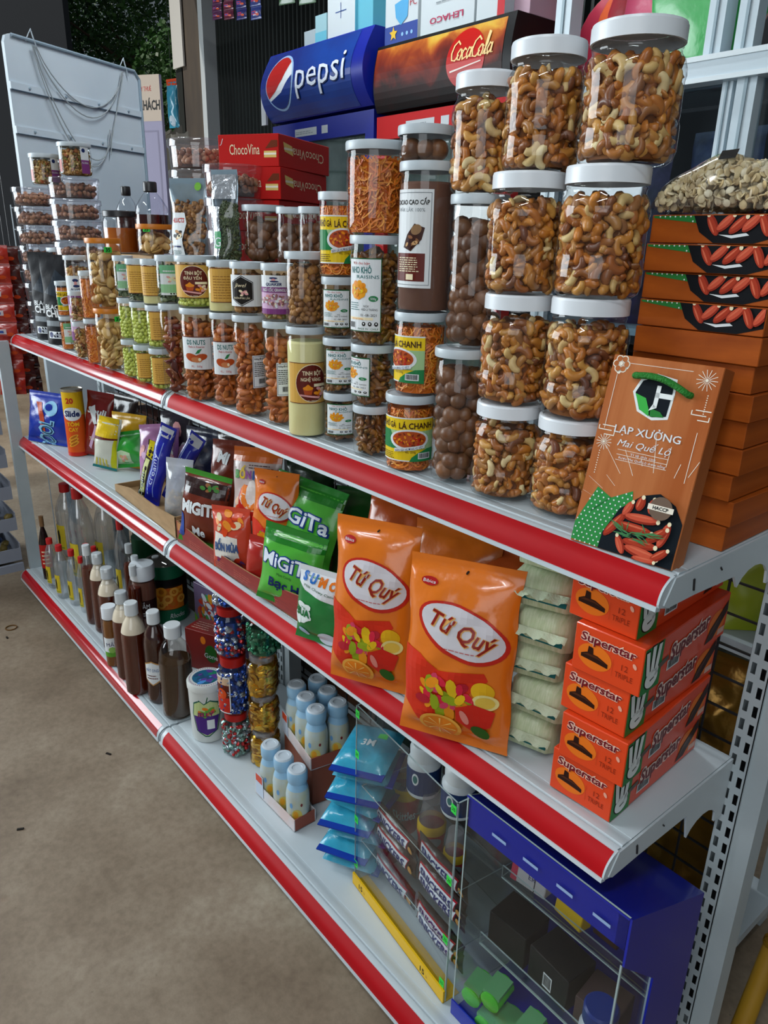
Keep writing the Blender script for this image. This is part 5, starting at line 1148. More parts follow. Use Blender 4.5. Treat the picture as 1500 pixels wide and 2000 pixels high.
def tuquy(T, w, h, S, small=False):
    p = Print(S, .009, .009, .0007); R_ = C('#b8281c', .3)
    p.ell(-w * .28, h * .88, w * .08, h * .022, C('#a81c1c', .3), 2); p.text('Bibica', -w * .28, h * .872, h * .016, K['white'], 3, width=w * .12)
    p.ell(w * .06, h * .655, w * .42, h * .135, R_, 2, 32, -.28); p.ell(w * .06, h * .66, w * .385, h * .118, C('#c9c6cc', .3), 3, 32, -.28)
    p.text('Tứ Quý', w * .06, h * .625, h * .085, C('#d8a05a', .3), 4, width=w * .615, shear=.25, bold=.05, rot=-.28); p.text('Tứ Quý', w * .055, h * .628, h * .085, C('#8a1f14', .3), 5, width=w * .60, shear=.25, rot=-.28, bold=.015); p.lines(-w * .1, h * .565, w * .22, h * .575, 1, K['red'], 5)
    p.poly([(-w * .48, h * .52), (-w * .30, h * .50), (-w * .1, h * .44), (w * .30, h * .47), (w * .34, h * .43), (w * .1, h * .30), (-w * .1, h * .14), (-w * .3, h * .10), (-w * .46, h * .2)], C('#c92f1a', .25), 1.5)
    p.blobs(-w * .05, h * .30, w * .26, h * .10, [C('#c9243c', .25), C('#d8b01c', .25), C('#a81c2c', .25), C('#8a9a1c', .25), C('#c43a5a', .25), C('#d8861c', .25)], 30, 4, .28)
    p.ell(w * .30, h * .37, w * .10, h * .05, C('#d8a81c', .25), 3); p.ell(w * .32, h * .31, w * .11, h * .045, C('#e0d48a', .25), 4); p.ell(w * .32, h * .31, w * .08, h * .032, C('#d8b84a', .25), 5)
    p.poly([(w * .06, h * .26), (w * .22, h * .30), (w * .40, h * .26), (w * .36, h * .17), (w * .2, h * .13), (w * .06, h * .18)], C('#c4281c', .25), 6); p.ell(w * .14, h * .21, w * .035, h * .045, C('#d8867a', .25), 7, 14, .4); p.ell(w * .28, h * .13, w * .09, h * .035, C('#2a5a1c', .25), 7, 14, -.5)
    p.ell(-w * .08, h * .115, w * .20, h * .075, C('#e0a040', .25), 8); p.ell(-w * .08, h * .115, w * .165, h * .06, C('#d8781a', .25), 9)
    for k in range(8): t = k * PI / 4; p.poly([(-w * .08, h * .115), (-w * .08 + w * .15 * math.cos(t + .06), h * .115 + h * .055 * math.sin(t + .06)), (-w * .08 + w * .15 * math.cos(t - .06), h * .115 + h * .055 * math.sin(t - .06))], C('#e8b860', .25), 10)
    p.ell(w * .02, h * .945, w * .012, w * .012, K['black'], 2, 8)
    p.build(T, 'bag_print')
T, w, h, S = bag_px('candy_bag', 'small orange fruit candy bag left of the green mint bags', 532, 1098, 542, 920, 84, ORG, yaw=.45, lean=.15, t=.04, seed=49, Y=.04, z=ZM + .03); tuquy(T, w, h, S)
T, w, h, S = bag_px('candy_bag', 'small red candy bag squeezed under the lower mint bag', 500, 1134, 512, 1052, 46, gl('#a8241c'), yaw=.45, lean=.1, t=.03, seed=51, Y=.004)
GRN = gl('#4fae3a'); GRD = gl('#1f7a24')
T, w, h, S = bag_px('candy_bag', 'upper green mint candy bag tilted to the right', 572, 1096, 612, 946, 132, GRN, yaw=.25, lean=.28, t=.045, seed=53, Y=.06, z=ZM + .045, sealmat=GRD); migita(T, w, h, S, None, 'Mint Candy', 'Bạc Hà', GRD)
T, w, h, S = bag_px('candy_bag', 'lower green mint candy bag at the right end of the red tray', 560, 1182, 580, 1040, 118, GRN, yaw=.42, lean=.12, t=.04, seed=55, Y=.0, sealmat=GRD); migita(T, w, h, S, None, 'Mint Candy', 'Bạc Hà', GRD)
T, w, h, S = bag_px('candy_bag', 'green and white milk candy bag beside the red tray', 622, 1256, 634, 1114, 92, gl('#1f7a3a'), yaw=.4, lean=.1, t=.035, seed=57)
p = Print(S, .009, .009, .0007); p.poly([(-w * .5, h * .80), (-w * .3, h * .70), (w * .1, h * .64), (w * .5, h * .58), (w * .5, h), (-w * .5, h)], C('#d4dadf', .3), 1)
for ch, u, v, c_ in (('S', -.34, .83, '#2a6ab8'), ('U', -.16, .815, '#2a6ab8'), ('M', .04, .80, '#d8701c'), ('O', .26, .785, '#d8701c')): p.text(ch, w * u, h * v, h * .10, C(c_, .3), 3, bold=.06)
p.text('Milk Chewy Candy', w * .02, h * .72, h * .03, K['dgreen'], 3, width=w * .7, rot=-.15); p.blobs(-w * .3, h * .38, w * .14, h * .13, [C('#d8e2e0', .3)], 12, 2, .5); p.text('SỮA', -w * .28, h * .36, h * .09, C('#1f6a3a', .3), 4, width=w * .34, bold=.05); p.ell(-w * .3, h * .12, w * .12, h * .04, C('#a8c8e0', .3), 2, 14, -.5); p.ell(w * .2, h * .1, w * .2, h * .09, C('#c8d4e0', .3), 2); p.build(T, 'bag_print')
T, w, h, S = bag_px('candy_bag', 'left of the two large orange fruit candy bags', 722, 1338, 742, 1018, 158, ORG, yaw=.42, lean=.12, t=.07, seed=59, seal=.014); tuquy(T, w, h, S)
T, w, h, S = bag_px('candy_bag', 'right of the two large orange fruit candy bags, nearest the camera', 884, 1448, 912, 1098, 212, ORG, yaw=.42, lean=.12, t=.07, seed=61, seal=.014); tuquy(T, w, h, S)
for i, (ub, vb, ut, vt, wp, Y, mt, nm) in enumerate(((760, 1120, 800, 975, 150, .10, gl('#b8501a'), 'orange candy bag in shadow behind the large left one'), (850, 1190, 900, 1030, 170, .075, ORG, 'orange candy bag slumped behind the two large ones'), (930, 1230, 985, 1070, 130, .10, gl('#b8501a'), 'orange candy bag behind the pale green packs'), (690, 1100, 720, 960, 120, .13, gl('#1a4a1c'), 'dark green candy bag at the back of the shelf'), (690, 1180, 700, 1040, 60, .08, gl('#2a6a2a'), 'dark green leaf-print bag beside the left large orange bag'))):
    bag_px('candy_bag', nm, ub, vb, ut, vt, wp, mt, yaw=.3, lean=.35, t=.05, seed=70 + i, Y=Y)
# pale green wrapped packs, stacked
PG = M('pale_green_wrap', srgb('#aebf95'), .4, spec=.4, noise=(50, srgb('#c4cfb0'), (8, 1, 1)), bump=(50, .4)); PGD = M('pale_green_fin', srgb('#c0cdb0'), .4, bump=(200, .6))
pc = onz(1042, 1500, ZM); hk = .0545
for i in range(6):
    z = ZM + i * hk * .985; jx, jy, yw = (0, .008, -.004, .006, .002, -.006)[i], (0, .004, .008, .002, .006, .010)[i], (.30, .22, .40, .30, .36, .2)[i]
    T = thing('wafer_pack', 'pale green wrapped wafer pack, %s in its stack' % ['lowest', 'second from bottom', 'third from bottom', 'third from top', 'second from top', 'topmost'][i], 'packet', (pc.x - .036 + jx, pc.y + .016 + jy, z), yw, 'stacked pale green packs')
    mb = MB(); n = 6; w, d, h = .082, .10, hk - .0015; vs = []
    secs = [(0, .35, .30), (.006, .8, .86), (.02, 1, 1), (d - .02, 1, 1), (d - .006, .85, .86), (d, .4, .3)]
    for (y, kx, kz) in secs:
        for (a_, b_) in ((-1, -1), (-.5, -1), (.5, -1), (1, -1), (1, .6), (.7, 1), (-.7, 1), (-1, .6)): vs.append((a_ * w / 2 * kx, y, h / 2 + b_ * h / 2 * kz + wr(a_ * .05, y + b_ * .03, i, .0012) * (1 if b_ > -1 else 0)))
    m = 8; fs = [(j * m + k, j * m + (k + 1) % m, (j + 1) * m + (k + 1) % m, (j + 1) * m + k) for j in range(len(secs) - 1) for k in range(m)] + [tuple(range(m))[::-1], tuple((len(secs) - 1) * m + k for k in range(m))]
    mb.add(vs, fs, PG); mb.build('wrapper', T, 50)
    f = MB(); nn = 24; vs = []
    for k in range(nn + 1):
        x = -w * .5 + w * k / nn; vs += [(x, -.001, h * .72 - .006), (x, -.012 - .0015 * (k % 2), h * .50 + .003 * math.sin(k * .9) - (.0 if k % 2 else .002))]
    f.add(vs, [(2 * k, 2 * k + 2, 2 * k + 3, 2 * k + 1) for k in range(nn)], PGD); f.build('crimped_end', T, 80)
    l = MB(); l.add([(-w * .40, -.0004, h * .3), (w * .42, -.0004, h * .26), (w * .42, .004, h * .36), (-w * .40, .004, h * .38)], [(0, 1, 2, 3)], K['teal']); l.build('stripe', T)
# chocolate wafer boxes
SO = M('wafer_orange', srgb('#d8431a'), .32, spec=.3, coat=.2); SG = C('#1f7a34', .35); MAR = C('#6d1420', .35); CRM = C('#e8c4b0', .35)
ca = onz(1190, 1607, ZM); cl = onz(1072, 1535, ZM); Wb = (ca - cl).length; yw = math.atan2(ca.y - cl.y, ca.x - cl.x); Db = .222; hb2 = .0628
for i in range(5):
    z = ZM + i * hb2; dx = (0, .012, .002, .014, -.004)[i]; dy = (0, -.006, .0, -.004, .004)[i]
    T = thing('wafer_box', 'orange chocolate wafer box, %s of five' % ['bottom', 'second from bottom', 'middle', 'second from top', 'top'][i], 'box', (ca.x - Wb / 2 + dx, (ca.y + cl.y) / 2 + dy, z), yw - .02 + (.0, .03, .0, .02, .01)[i], 'orange wafer boxes')
    carton(T, Wb, Db, hb2 - .0008, SO); F = faces(Wb, Db, hb2 - .0008); H = hb2; w2, d2 = Wb / 2, Db / 2
    def choc(p, u, v, s, la):
        p.poly([(u - s, v - s * .1), (u - s * .6, v + s * .12), (u + s * .2, v + s * .1), (u + s, v - s * .2), (u + s, v - s * .5), (u + s * .1, v - s * .42), (u - s, v - s * .35)], C('#2a120c', .35), la); p.poly([(u - s * .55, v + s * .1), (u - s * .5, v + s * .6), (u - s * .15, v + s * .55), (u - s * .1, v + s * .1)], C('#2a120c', .35), la); p.poly([(u - s * .9, v - s * .12), (u - s * .55, v + s * .06), (u + s * .2, v + s * .04), (u + s * .9, v - s * .24), (u + s * .2, v - s * .1)], C('#4a2414', .3), la + .5)
    p = Print(F['front']); p.ell(-w2 * .35, -H * .08, w2 * .5, H * .26, C('#e0701c', .35), 1); choc(p, -w2 * .35, -H * .06, w2 * .40, 2)
    p.text('Superstar', -w2 * .0, H * .20, H * .17, CRM, 3, width=w2 * 1.62, shear=.1, bold=.085, rot=.0); p.text('Superstar', -w2 * .0, H * .20, H * .17, MAR, 4, width=w2 * 1.60, shear=.1, bold=.02)
    p.text('12', w2 * .52, -H * .10, H * .12, C('#8a2a14', .4), 2); p.text('TRIPLE', w2 * .52, -H * .27, H * .11, C('#8a2a14', .4), 2, width=w2 * .5); p.rect(w2 * .18, -H * .3, w2 * .19, H * .05, C('#b0401c', .4), 2); p.ell(w2 * .78, H * .08, w2 * .05, H * .06, C('#e0a08a', .35), 2, 10, .5); p.build(T, 'front_print')
    p = Print(F['right']); p.rect(-d2, -H * .5 + .001, -d2 * .60, H * .5 - .002, SG, 1)
    hu, hv = -d2 * .80, -H * .1; HW = C('#dfe6e4', .35); BK = K['black']
    for (ex, m_, la) in ((.0016, BK, 2), (0, HW, 3)):
        p.ell(hu, hv - H * .12, .0145 + ex, H * .19 + ex, m_, la)
        for q, (uu, ln, ro) in enumerate(((-.010, .5, .20), (-.001, .56, .04), (.008, .54, -.12))):
            p.poly([(hu + uu - .0038 - ex, hv), (hu + uu + .0038 + ex, hv), (hu + uu + .0038 + ex - ro * H * .5, hv + H * ln + ex), (hu + uu - .0038 - ex - ro * H * .5, hv + H * ln + ex)], m_, la)
        p.ell(hu + .010, hv - H * .02, .004 + ex, H * .10 + ex, m_, la, 12, -.4)
    p.poly([(hu - .004, hv - H * .14), (hu + .006, hv - H * .11), (hu + .006, hv - H * .13), (hu - .003, hv - H * .165)], BK, 4); p.poly([(-d2 * .66, -H * .02), (-d2 * .46, H * .04), (-d2 * .44, -H * .06), (-d2 * .64, -H * .14)], C('#5a5048', .4), 2)
    p.text('Superstar', d2 * .04, -H * .04, H * .32, C('#f2d8cc', .35), 3, width=d2 * .93, shear=.1, bold=.10, rot=.10); p.text('Superstar', d2 * .04, -H * .04, H * .32, MAR, 4, width=d2 * .92, shear=.1, bold=.03, rot=.10)
    p.bars(-d2 * .46, -H * .32, -d2 * .18, -H * .10, BK, K['white'], 2); p.ell(d2 * .72, -H * .06, d2 * .22, H * .3, C('#e0701c', .35), 1); p.poly([(d2 * .46, -H * .40), (d2 * .56, -H * .1), (d2 * .96, H * .34), (d2 * .98, H * .1), (d2 * .66, -H * .38)], C('#2a120c', .35), 2); p.poly([(d2 * .5, -H * .36), (d2 * .58, -H * .12), (d2 * .95, H * .28), (d2 * .7, -H * .1)], C('#4a2414', .3), 2.5); p.rect(d2 * .78, -H * .38, d2 * .96, -H * .24, C('#d0a89a', .4), 2)
    p.build(T, 'side_print')

for i, (u, vt, wp, Y, hx, nm) in enumerate(((232, 770, 60, .20, '#241c1a', 'black packet at the back behind the yellow bag'), (395, 838, 70, .20, '#141a34', 'dark navy packet at the back above the plain tray'), (455, 846, 70, .205, '#2a1410', 'dark brown packet at the back of the red tray'), (600, 905, 90, .21, '#143018', 'dark green packet at the very back right of the mint bags'))):
    bag_px('back_row_packet', nm, u, vt + 60, u + 6, vt, wp, gl(hx), yaw=.3, lean=.12, t=.035, seed=140 + i, Y=Y)
# ================================================================ bottom shelf
ZL = ZS['low'] + .0016
def round_px(u, vb, wpx, vt, z=None, Y=None):
    z = ZL if z is None else z; r = .03
    for _ in range(4):
        if Y is None: c = base_center(u, vb, z, r)
        else:
            q = ony(u, vt, Y); c = Vector((q.x, Y, z))
        r = wpx / 2 * depth((c.x, c.y, z + .06)) / FPX
    return c, r, height_for(c.x, c.y, z, vt)
WCAP = M('cap_white', srgb('#cfd5d8'), .4); RCAP = M('cap_red', srgb('#c0161a'), .35); WATER = clear('water', (.96, .97, .975), gloss=.30, rough=.10, haze=.07)
def cap(T, r, z0, z1, mat, n=40):
    mb = MB(); vs = []
    for zz in (z0, z1 - .002):
        for k in range(n): a = 2 * PI * k / n; q = r * (1 + .03 * (k % 2)); vs.append((q * math.sin(a), -q * math.cos(a), zz))
    mb.add(vs, [(k, (k + 1) % n, n + (k + 1) % n, n + k) for k in range(n)], mat); mb.lathe([(r, z1 - .002), (r * .92, z1), (0, z1)], mat, n); mb.build('cap', T, 40)
def water(u, vb, wpx, vt, label, big=False, Y=None, label_on=True):
    c, r, h = round_px(u, vb, wpx, vt, Y=Y); T = thing('vinegar_bottle', label, 'bottle', c, 0, 'clear red-capped bottles')
    pr = [(0, .001), (r * .8, 0), (r * .97, .006)]
    n = 9
    for k in range(n): z = h * (.06 + .50 * k / n); pr += [(r, z), (r * .955, z + h * .50 / n * .5)]
    pr += [(r, h * .58), (r * .97, h * .66), (r * .72, h * .78), (r * .36, h * .88), (r * .33, h * .92)]
    MB().lathe(pr, WATER, 30).build('bottle_body', T, 50); MB().lathe([(0, .003), (r * .9, .003), (r * .9, h * .6), (r * .6, h * .76), (0, h * .76)], clear('water_inside', (.95, .965, .975), gloss=.05), 24).build('liquid', T, 50)
    cap(T, r * (.46 if not big else .42), h * .89, h, RCAP)
    if label_on: p = Print(cyl(r * 1.01, 0, camang(c) - .9), .006); p.rect(-r * .8, h * .12, r * .5, h * .46, C('#c8b02a', .45), 1); p.poly([(-r * .3, h * .2), (-r * .1, h * .18), (0, h * .3), (-r * .1, h * .4), (-r * .35, h * .36)], K['black'], 2); p.lines(-r * .7, h * .14, r * .4, h * .18, 1, K['green'], 2); p.build(T)
    return T
for i, (u, vb, w, vt, Y, nm) in enumerate(((124, 0, 44, 944, .10, 'left of the tall clear red-capped bottles at the back'), (148, 0, 46, 951, .055, 'tall clear red-capped bottle in front of its neighbours'), (198, 0, 42, 962, .14, 'tall clear bottle hidden by the middle shelf rail'), (232, 0, 30, 1014, .10, 'red-capped clear bottle right of the tall ones'))):
    water(u, vb, w, vt, nm, True, Y)
for i, (u, vb, w, vt, nm) in enumerate(((109, 1150, 25, 1051, 'leftmost small red-capped bottle on the bottom shelf'), (128, 1170, 27, 1064, 'second small red-capped bottle from the left'), (152, 1184, 25, 1073, 'third small red-capped bottle from the left'), (170, 1198, 20, 1087, 'fourth small red-capped bottle beside the brown bottles'))):
    water(u, vb, w, vt, nm)
water(166, 0, 24, 1062, 'small red-capped bottle behind the front four', False, .03, False); water(182, 0, 22, 1067, 'second small red-capped bottle behind the front four', False, .06, False)
DSAUCE = M('dark_sauce', srgb('#34120a'), .12); BRS = M('brown_sauce', srgb('#5a2212'), .12, noise=(8, srgb('#421608'), (1, 1, .5)))
BROWNP = clear('tinted_bottle', (.96, .93, .90), gloss=.10, rough=.05)
def sauce(u, vb, wpx, vt, label, neck='#e8e2d0', wrap=False, lab=None, fillz=.72, mat=None, Y=None, ring=True):
    c, r, h = round_px(u, vb, wpx, vt, Y=Y); T = thing('sauce_bottle', label, 'bottle', c, 0, 'white-capped brown bottles')
    pr = [(0, .001), (r * .85, 0), (r * .98, .006)]
    for k in range(12): z = h * (.05 + .50 * k / 12); pr += [(r, z), (r * .985, z + h * .02)]
    pr += [(r, h * .62), (r * .98, h * .67), (r * .92, h * .72), (r * .80, h * .77), (r * .62, h * .81), (r * .47, h * .845), (r * .42, h * .87), (r * .42, h * .89)]
    MB().lathe(pr, BROWNP if fillz < .9 else BROWNP, 36).build('bottle_body', T, 50)
    q = [(a * .97, b) for a, b in pr if b <= h * fillz]; q.append((0, q[-1][1])); MB().lathe(q, mat or BRS, 30).build('liquid', T, 50)
    if neck: MB().lathe([(r * .955, h * .69), (r * .90, h * .72), (r * .785, h * .77), (r * .61, h * .81), (r * .46, h * .845), (r * .41, h * .87), (r * .41, h * .885)], C(neck, .4), 30).build('foam', T, 50)
    cap(T, r * .52, h * .875, h, WCAP)
    if wrap:
        mb = MB(); mb.lathe([(r * .60, h * .80), (r * .64, h * .83), (r * .52, h * .86), (r * .62, h * .90), (r * .66, h * .97), (r * .55, h * 1.01), (0, h * 1.02)], FILM, 14); mb.build('shrink_wrap', T)
    if lab:
        p = Print(cyl(r * 1.012, 0, camang(c) - .5), .006); H = h; p.poly([(0, H * .50), (r * .75, H * .46), (r * .75, H * .28), (0, H * .22), (-r * .75, H * .28), (-r * .75, H * .46)], C('#b58a54', .5), 1); p.poly([(0, H * .485), (r * .66, H * .45), (r * .66, H * .29), (0, H * .235), (-r * .66, H * .29), (-r * .66, H * .45)], K['white'], 2); p.text('MẬT ONG', 0, H * .38, H * .035, C('#2a5a9a', .4), 3, width=r * 1.1); p.lines(-r * .5, H * .30, r * .5, H * .36, 2, K['brown'], 3); p.build(T)
    return T
c, r, h = round_px(97, 1131, 20, 1008); T = thing('chilli_sauce_bottle', 'dark bottle with red label at the far end', 'bottle', c)
MB().lathe([(0, 0), (r, 0), (r, h * .58), (r * .6, h * .74), (r * .34, h * .82), (r * .34, h * .9)], M('dark_glass', srgb('#1c0606'), .1), 28).build('bottle_body', T, 40); MB().lathe([(r * .42, h * .84), (r * .42, h), (0, h)], C('#7a5a3a', .4), 24).build('cap', T, 40); p = Print(cyl(r, 0, camang(c)), .006); p.rect(-r * 1.5, h * .18, r * 1.5, h * .56, C('#b01c18', .4), 1); p.lines(-r * .8, h * .25, r * .8, h * .5, 4, K['cream'], 2); p.build(T)
sauce(186, 1220, 27, 1064, 'thin brown bottle beside the small clear bottles', None); sauce(207, 1238, 36, 1080, 'brown bottle with cream shoulder and film over its cap', wrap=True)
sauce(226, 1272, 42, 1108, 'brown bottle with twisted film at its neck', wrap=True); sauce(254, 1330, 42, 1155, 'brown bottle with cream shoulder behind the small labelled jar', wrap=True)
sauce(274, 1360, 48, 1176, 'full brown bottle with white cap and cream neck'); sauce(315, 1376, 46, 1193, 'dark brown bottle with hexagonal honey label', None, lab=True, mat=DSAUCE, fillz=.86)
sauce(352, 1408, 62, 1219, 'large dark bottle with clear shoulder in front', None, mat=M('olive_sauce', srgb('#38240e'), .12), fillz=.63)
for u, vt, Y, nm in ((250, 1062, .10, 'small brown bottle behind the cream-shouldered ones'), (262, 1085, .07, 'small brown bottle left of the paste jar'), (258, 1104, .04, 'small white-capped bottle touching the paste jar'), (303, 1086, .17, 'white-capped bottle behind the fruit can')):
    sauce(u, 0, 26, vt, nm, None, Y=Y)
# small labelled jar, paste jar
def paste(u, vb, wpx, vt, label, fillm, Y=None, art=0):
    c, r, h = round_px(u, vb, wpx, vt, Y=Y); T = thing('paste_jar', label, 'jar', c)
    MB().lathe([(0, 0), (r * .93, 0), (r, .006), (r, h * .70), (r * .9, h * .80), (r * .86, h * .84)], JARC, 36).build('jar_body', T, 40); MB().lathe([(0, .003), (r * .96, .003), (r * .965, h * .70), (r * .86, h * .78), (0, h * .78)], fillm, 30).build('paste', T, 40)
    MB().lathe([(r * .9, h * .80), (r * 1.0, h * .81), (r * 1.0, h * .985), (r * .95, h), (r * .8, h), (0, h - .001)], LIDW, 36).build('lid', T, 40)
    p = Print(cyl(r, 0, camang(c) - .1), .006)
    if art: p.rect(-r * 1.3, h * .18, r * 1.3, h * .50, K['white'], 1); p.rect(-r * 1.3, h * .18, r * 1.3, h * .26, C('#5a9a34', .4), 2); p.text('MẬT', 0, h * .36, h * .06, K['navy'], 2); p.ell(0, h * .30, r * .5, h * .05, C('#8ab85a', .4), 2)
    else: p.rect(-r * 1.3, h * .30, r * 1.3, h * .55, C('#2a1210', .35), 1); p.text('MẮM', 0, h * .44, h * .06, K['white'], 2, width=r * .9); p.lines(-r * .6, h * .34, r * .6, h * .40, 2, K['white'], 2)
    p.build(T)
paste(225, 1303, 28, 1183, 'small white-lid jar with green and white label in front of brown bottles', M('honey2', srgb('#7a4a1a'), .15), art=1)
paste(276, 0, 46, 1100, 'white-lid jar of brown paste left of the fruit can', M('brown_paste', srgb('#6e4436'), .4), Y=.075)
# fruit can
c, r, h = round_px(332, 1218, 76, 1093); T = thing('fruit_can', 'large green tin of peaches with ring-pull top', 'can', c); TIN = M('tin_lid', srgb('#6f6a62'), .35, .85)
MB().lathe([(0, 0), (r, 0), (r * 1.01, .003), (r, .005), (r, h - .004), (r * 1.012, h - .003), (r * 1.012, h)], C('#1a6a48', .3), 44).build('can_body', T, 40); MB().lathe([(r * 1.012, h), (r * .97, h), (r * .95, h - .004), (0, h - .0035)], TIN, 44).build('can_top', T, 40)
a = camang(c); MB().tube([(math.sin(a) * r * .5 - .012, -math.cos(a) * r * .5, h), (math.sin(a) * r * .6 - .01, -math.cos(a) * r * .6 - .004, h + .004), (math.sin(a) * r * .6 + .012, -math.cos(a) * r * .6, h + .004), (math.sin(a) * r * .5 + .012, -math.cos(a) * r * .5 + .004, h)], .0016, M('tin_rim2', srgb('#c0c0c0'), .25, .9), 6).build('ring_pull', T, 40)
p = Print(cyl(r, 0, a), .008); p.rect(-r * 1.6, h * .24, r * 1.6, h * .66, C('#2a1a14', .3), 1); p.rect(-r * 1.6, h * .66, r * 1.6, h * .78, C('#141212', .3), 1); p.rect(-r * .95, h * .25, r * .85, h * .63, C('#d8761c', .3), 2)
rn = random.Random(2)
for k in range(14):
    u, v = rn.uniform(-.85, .75) * r, h * rn.uniform(.30, .58); s = r * rn.uniform(.16, .26); p.ell(u, v, s, s, rn.choice([C('#e89a2c', .3), C('#d8661a', .3), C('#f0b04a', .3)]), 3 + k * .3, 16); p.ell(u, v, s * .5, s * .5, C('#c8701c', .3), 3.15 + k * .3, 12)
p.text('Rhodes', r * .45, h * .09, h * .085, K['white'], 2, shear=.25, width=r * .8); p.text('Rhodes', -r * .9, h * .86, h * .06, K['white'], 2, shear=.25, width=r * .6); p.build(T)
c2, r2, h2 = round_px(282, 0, 50, 1046, Y=.185); T = thing('fruit_can', 'second green tin half hidden left of the peach tin', 'can', c2); MB().lathe([(0, 0), (r2, 0), (r2, h2), (0, h2)], C('#123a24', .3), 36).build('can_body', T, 40)
# tea and candy cartons behind
def box_px(name, label, uL, vL, uC, vC, uR, vR, vt, mat, z=None, cat='box'):
    """carton whose bottom front-left, bottom front-right and bottom back-right corners show at these pixels"""
    z = ZL if z is None else z; A, B, D = onz(uL, vL, z), onz(uC, vC, z), onz(uR, vR, z); W = (B - A).length; yaw = math.atan2(B.y - A.y, B.x - A.x); d = max(.03, (D - B).dot(Vector((-math.sin(yaw), math.cos(yaw), 0)))); h = height_for(B.x, B.y, z, vt)
    T = thing(name, label, cat, ((A.x + B.x) / 2, (A.y + B.y) / 2, z), yaw); carton(T, W, d, h, mat); return T, W, d, h
T, W, d, h = box_px('tea_carton', 'dark red carton behind the large front bottle', 366, 1300, 436, 1322, 436, 1290, 1246, M('carton_red', srgb('#7a1a14'), .4))
F = faces(W, d, h); p = Print(F['front']); p.ell(W * .2, h * .0, W * .16, h * .22, C('#1f5a1c', .4), 1); p.text('Gone', W * .2, -h * .12, h * .12, K['white'], 2); p.ell(0, h * .3, W * .07, h * .1, C('#d8761c', .4), 1); p.build(T, 'carton_print'); p = Print(F['top']); p.lines(-W * .4, -d * .3, W * .1, d * .3, 4, C('#b89a8a', .5), 1, .3); p.build(T, 'carton_print')
T, W, d, h = box_px('candy_carton', 'colourful candy carton with green corner', 385, 1250, 470, 1300, 500, 1270, 1180, M('carton_violet', srgb('#6a5a7a'), .4))
F = faces(W, d, h); p = Print(F['front']); p.blobs(-W * .05, h * .12, W * .38, h * .26, [C('#c8861c', .4), C('#b82c1c', .4), C('#3f9a4a', .4), C('#c8d0d8', .4), C('#5a8ac8', .4), C('#a84a2c', .4)], 60, 2, .18); p.poly([(-W * .5, -h * .5), (-W * .1, -h * .5), (-W * .5, h * .0)], C('#5a9a1c', .4), 3); p.text('LOT100', -W * .36, -h * .36, h * .09, K['white'], 4); p.build(T, 'carton_print')
# white tub with plum picture
c, r, h = round_px(411, 1452, 70, 1322); T = thing('jelly_tub', 'white round tub with apple-shaped fruit label and blue lid picture', 'tub', c)
MB().lathe([(0, 0), (r * .9, 0), (r * .93, .004), (r, h * .88), (r * 1.04, h * .885), (r * 1.05, h * .97), (r * .98, h), (0, h)], M('tub_white', srgb('#c9cdc9'), .35), 44).build('tub_body', T, 40)
p = Print(lambda u, v, e: (u, v, h + e)); p.ell(0, 0, r * .74, r * .74, C('#1f5a7a', .35), 1); p.blobs(0, 0, r * .6, r * .6, [C('#1f7a5a', .35), C('#4a8ac8', .35), C('#5a3a8a', .35), C('#2a4a6a', .35)], 22, 2, .22)
for k in range(44): t = 2 * PI * k / 44; p.ell(r * .88 * math.cos(t), r * .88 * math.sin(t), r * .035, r * .035, C('#7a2a6a', .4), 1, 6)
p.build(T, 'lid_picture')
a = camang(c) - .12; p = Print(cyl(r * .985, 0, a), .008); ap = lambda q: [(-r * .1, h * .70), (r * .25, h * .76 * 1.0), (r * .72 * q, h * .70), (r * .82 * q, h * .5), (r * .6 * q, h * .22), (r * .1, h * .12), (-r * .1, h * .12), (-r * .6 * q, h * .22), (-r * .82 * q, h * .5), (-r * .72 * q, h * .70), (-r * .35, h * .76)]
p.poly(ap(1), C('#1f5a4a', .4), 1); p.poly([(x * .92, h * .45 + (y - h * .45) * .93) for x, y in ap(1)], C('#b8c88a', .4), 2); p.poly([(-r * .72, h * .48), (r * .72, h * .48), (r * .52, h * .22), (0, h * .15), (-r * .52, h * .22)], C('#4a2a7a', .4), 3); p.blobs(0, h * .56, r * .45, h * .06, [C('#d8761c', .4), C('#5a9a3a', .4), C('#c8484a', .4)], 12, 4, .5); p.rect(r * .02, h * .26, r * .42, h * .42, K['white'], 5); p.text('JELLY', -r * .05, h * .49, h * .06, C('#7a1c5a', .4), 6, width=r * .9, bold=.04); p.poly([(0, h * .72), (r * .1, h * .82), (r * .14, h * .81), (r * .06, h * .72)], K['dgreen'], 3); p.build(T)
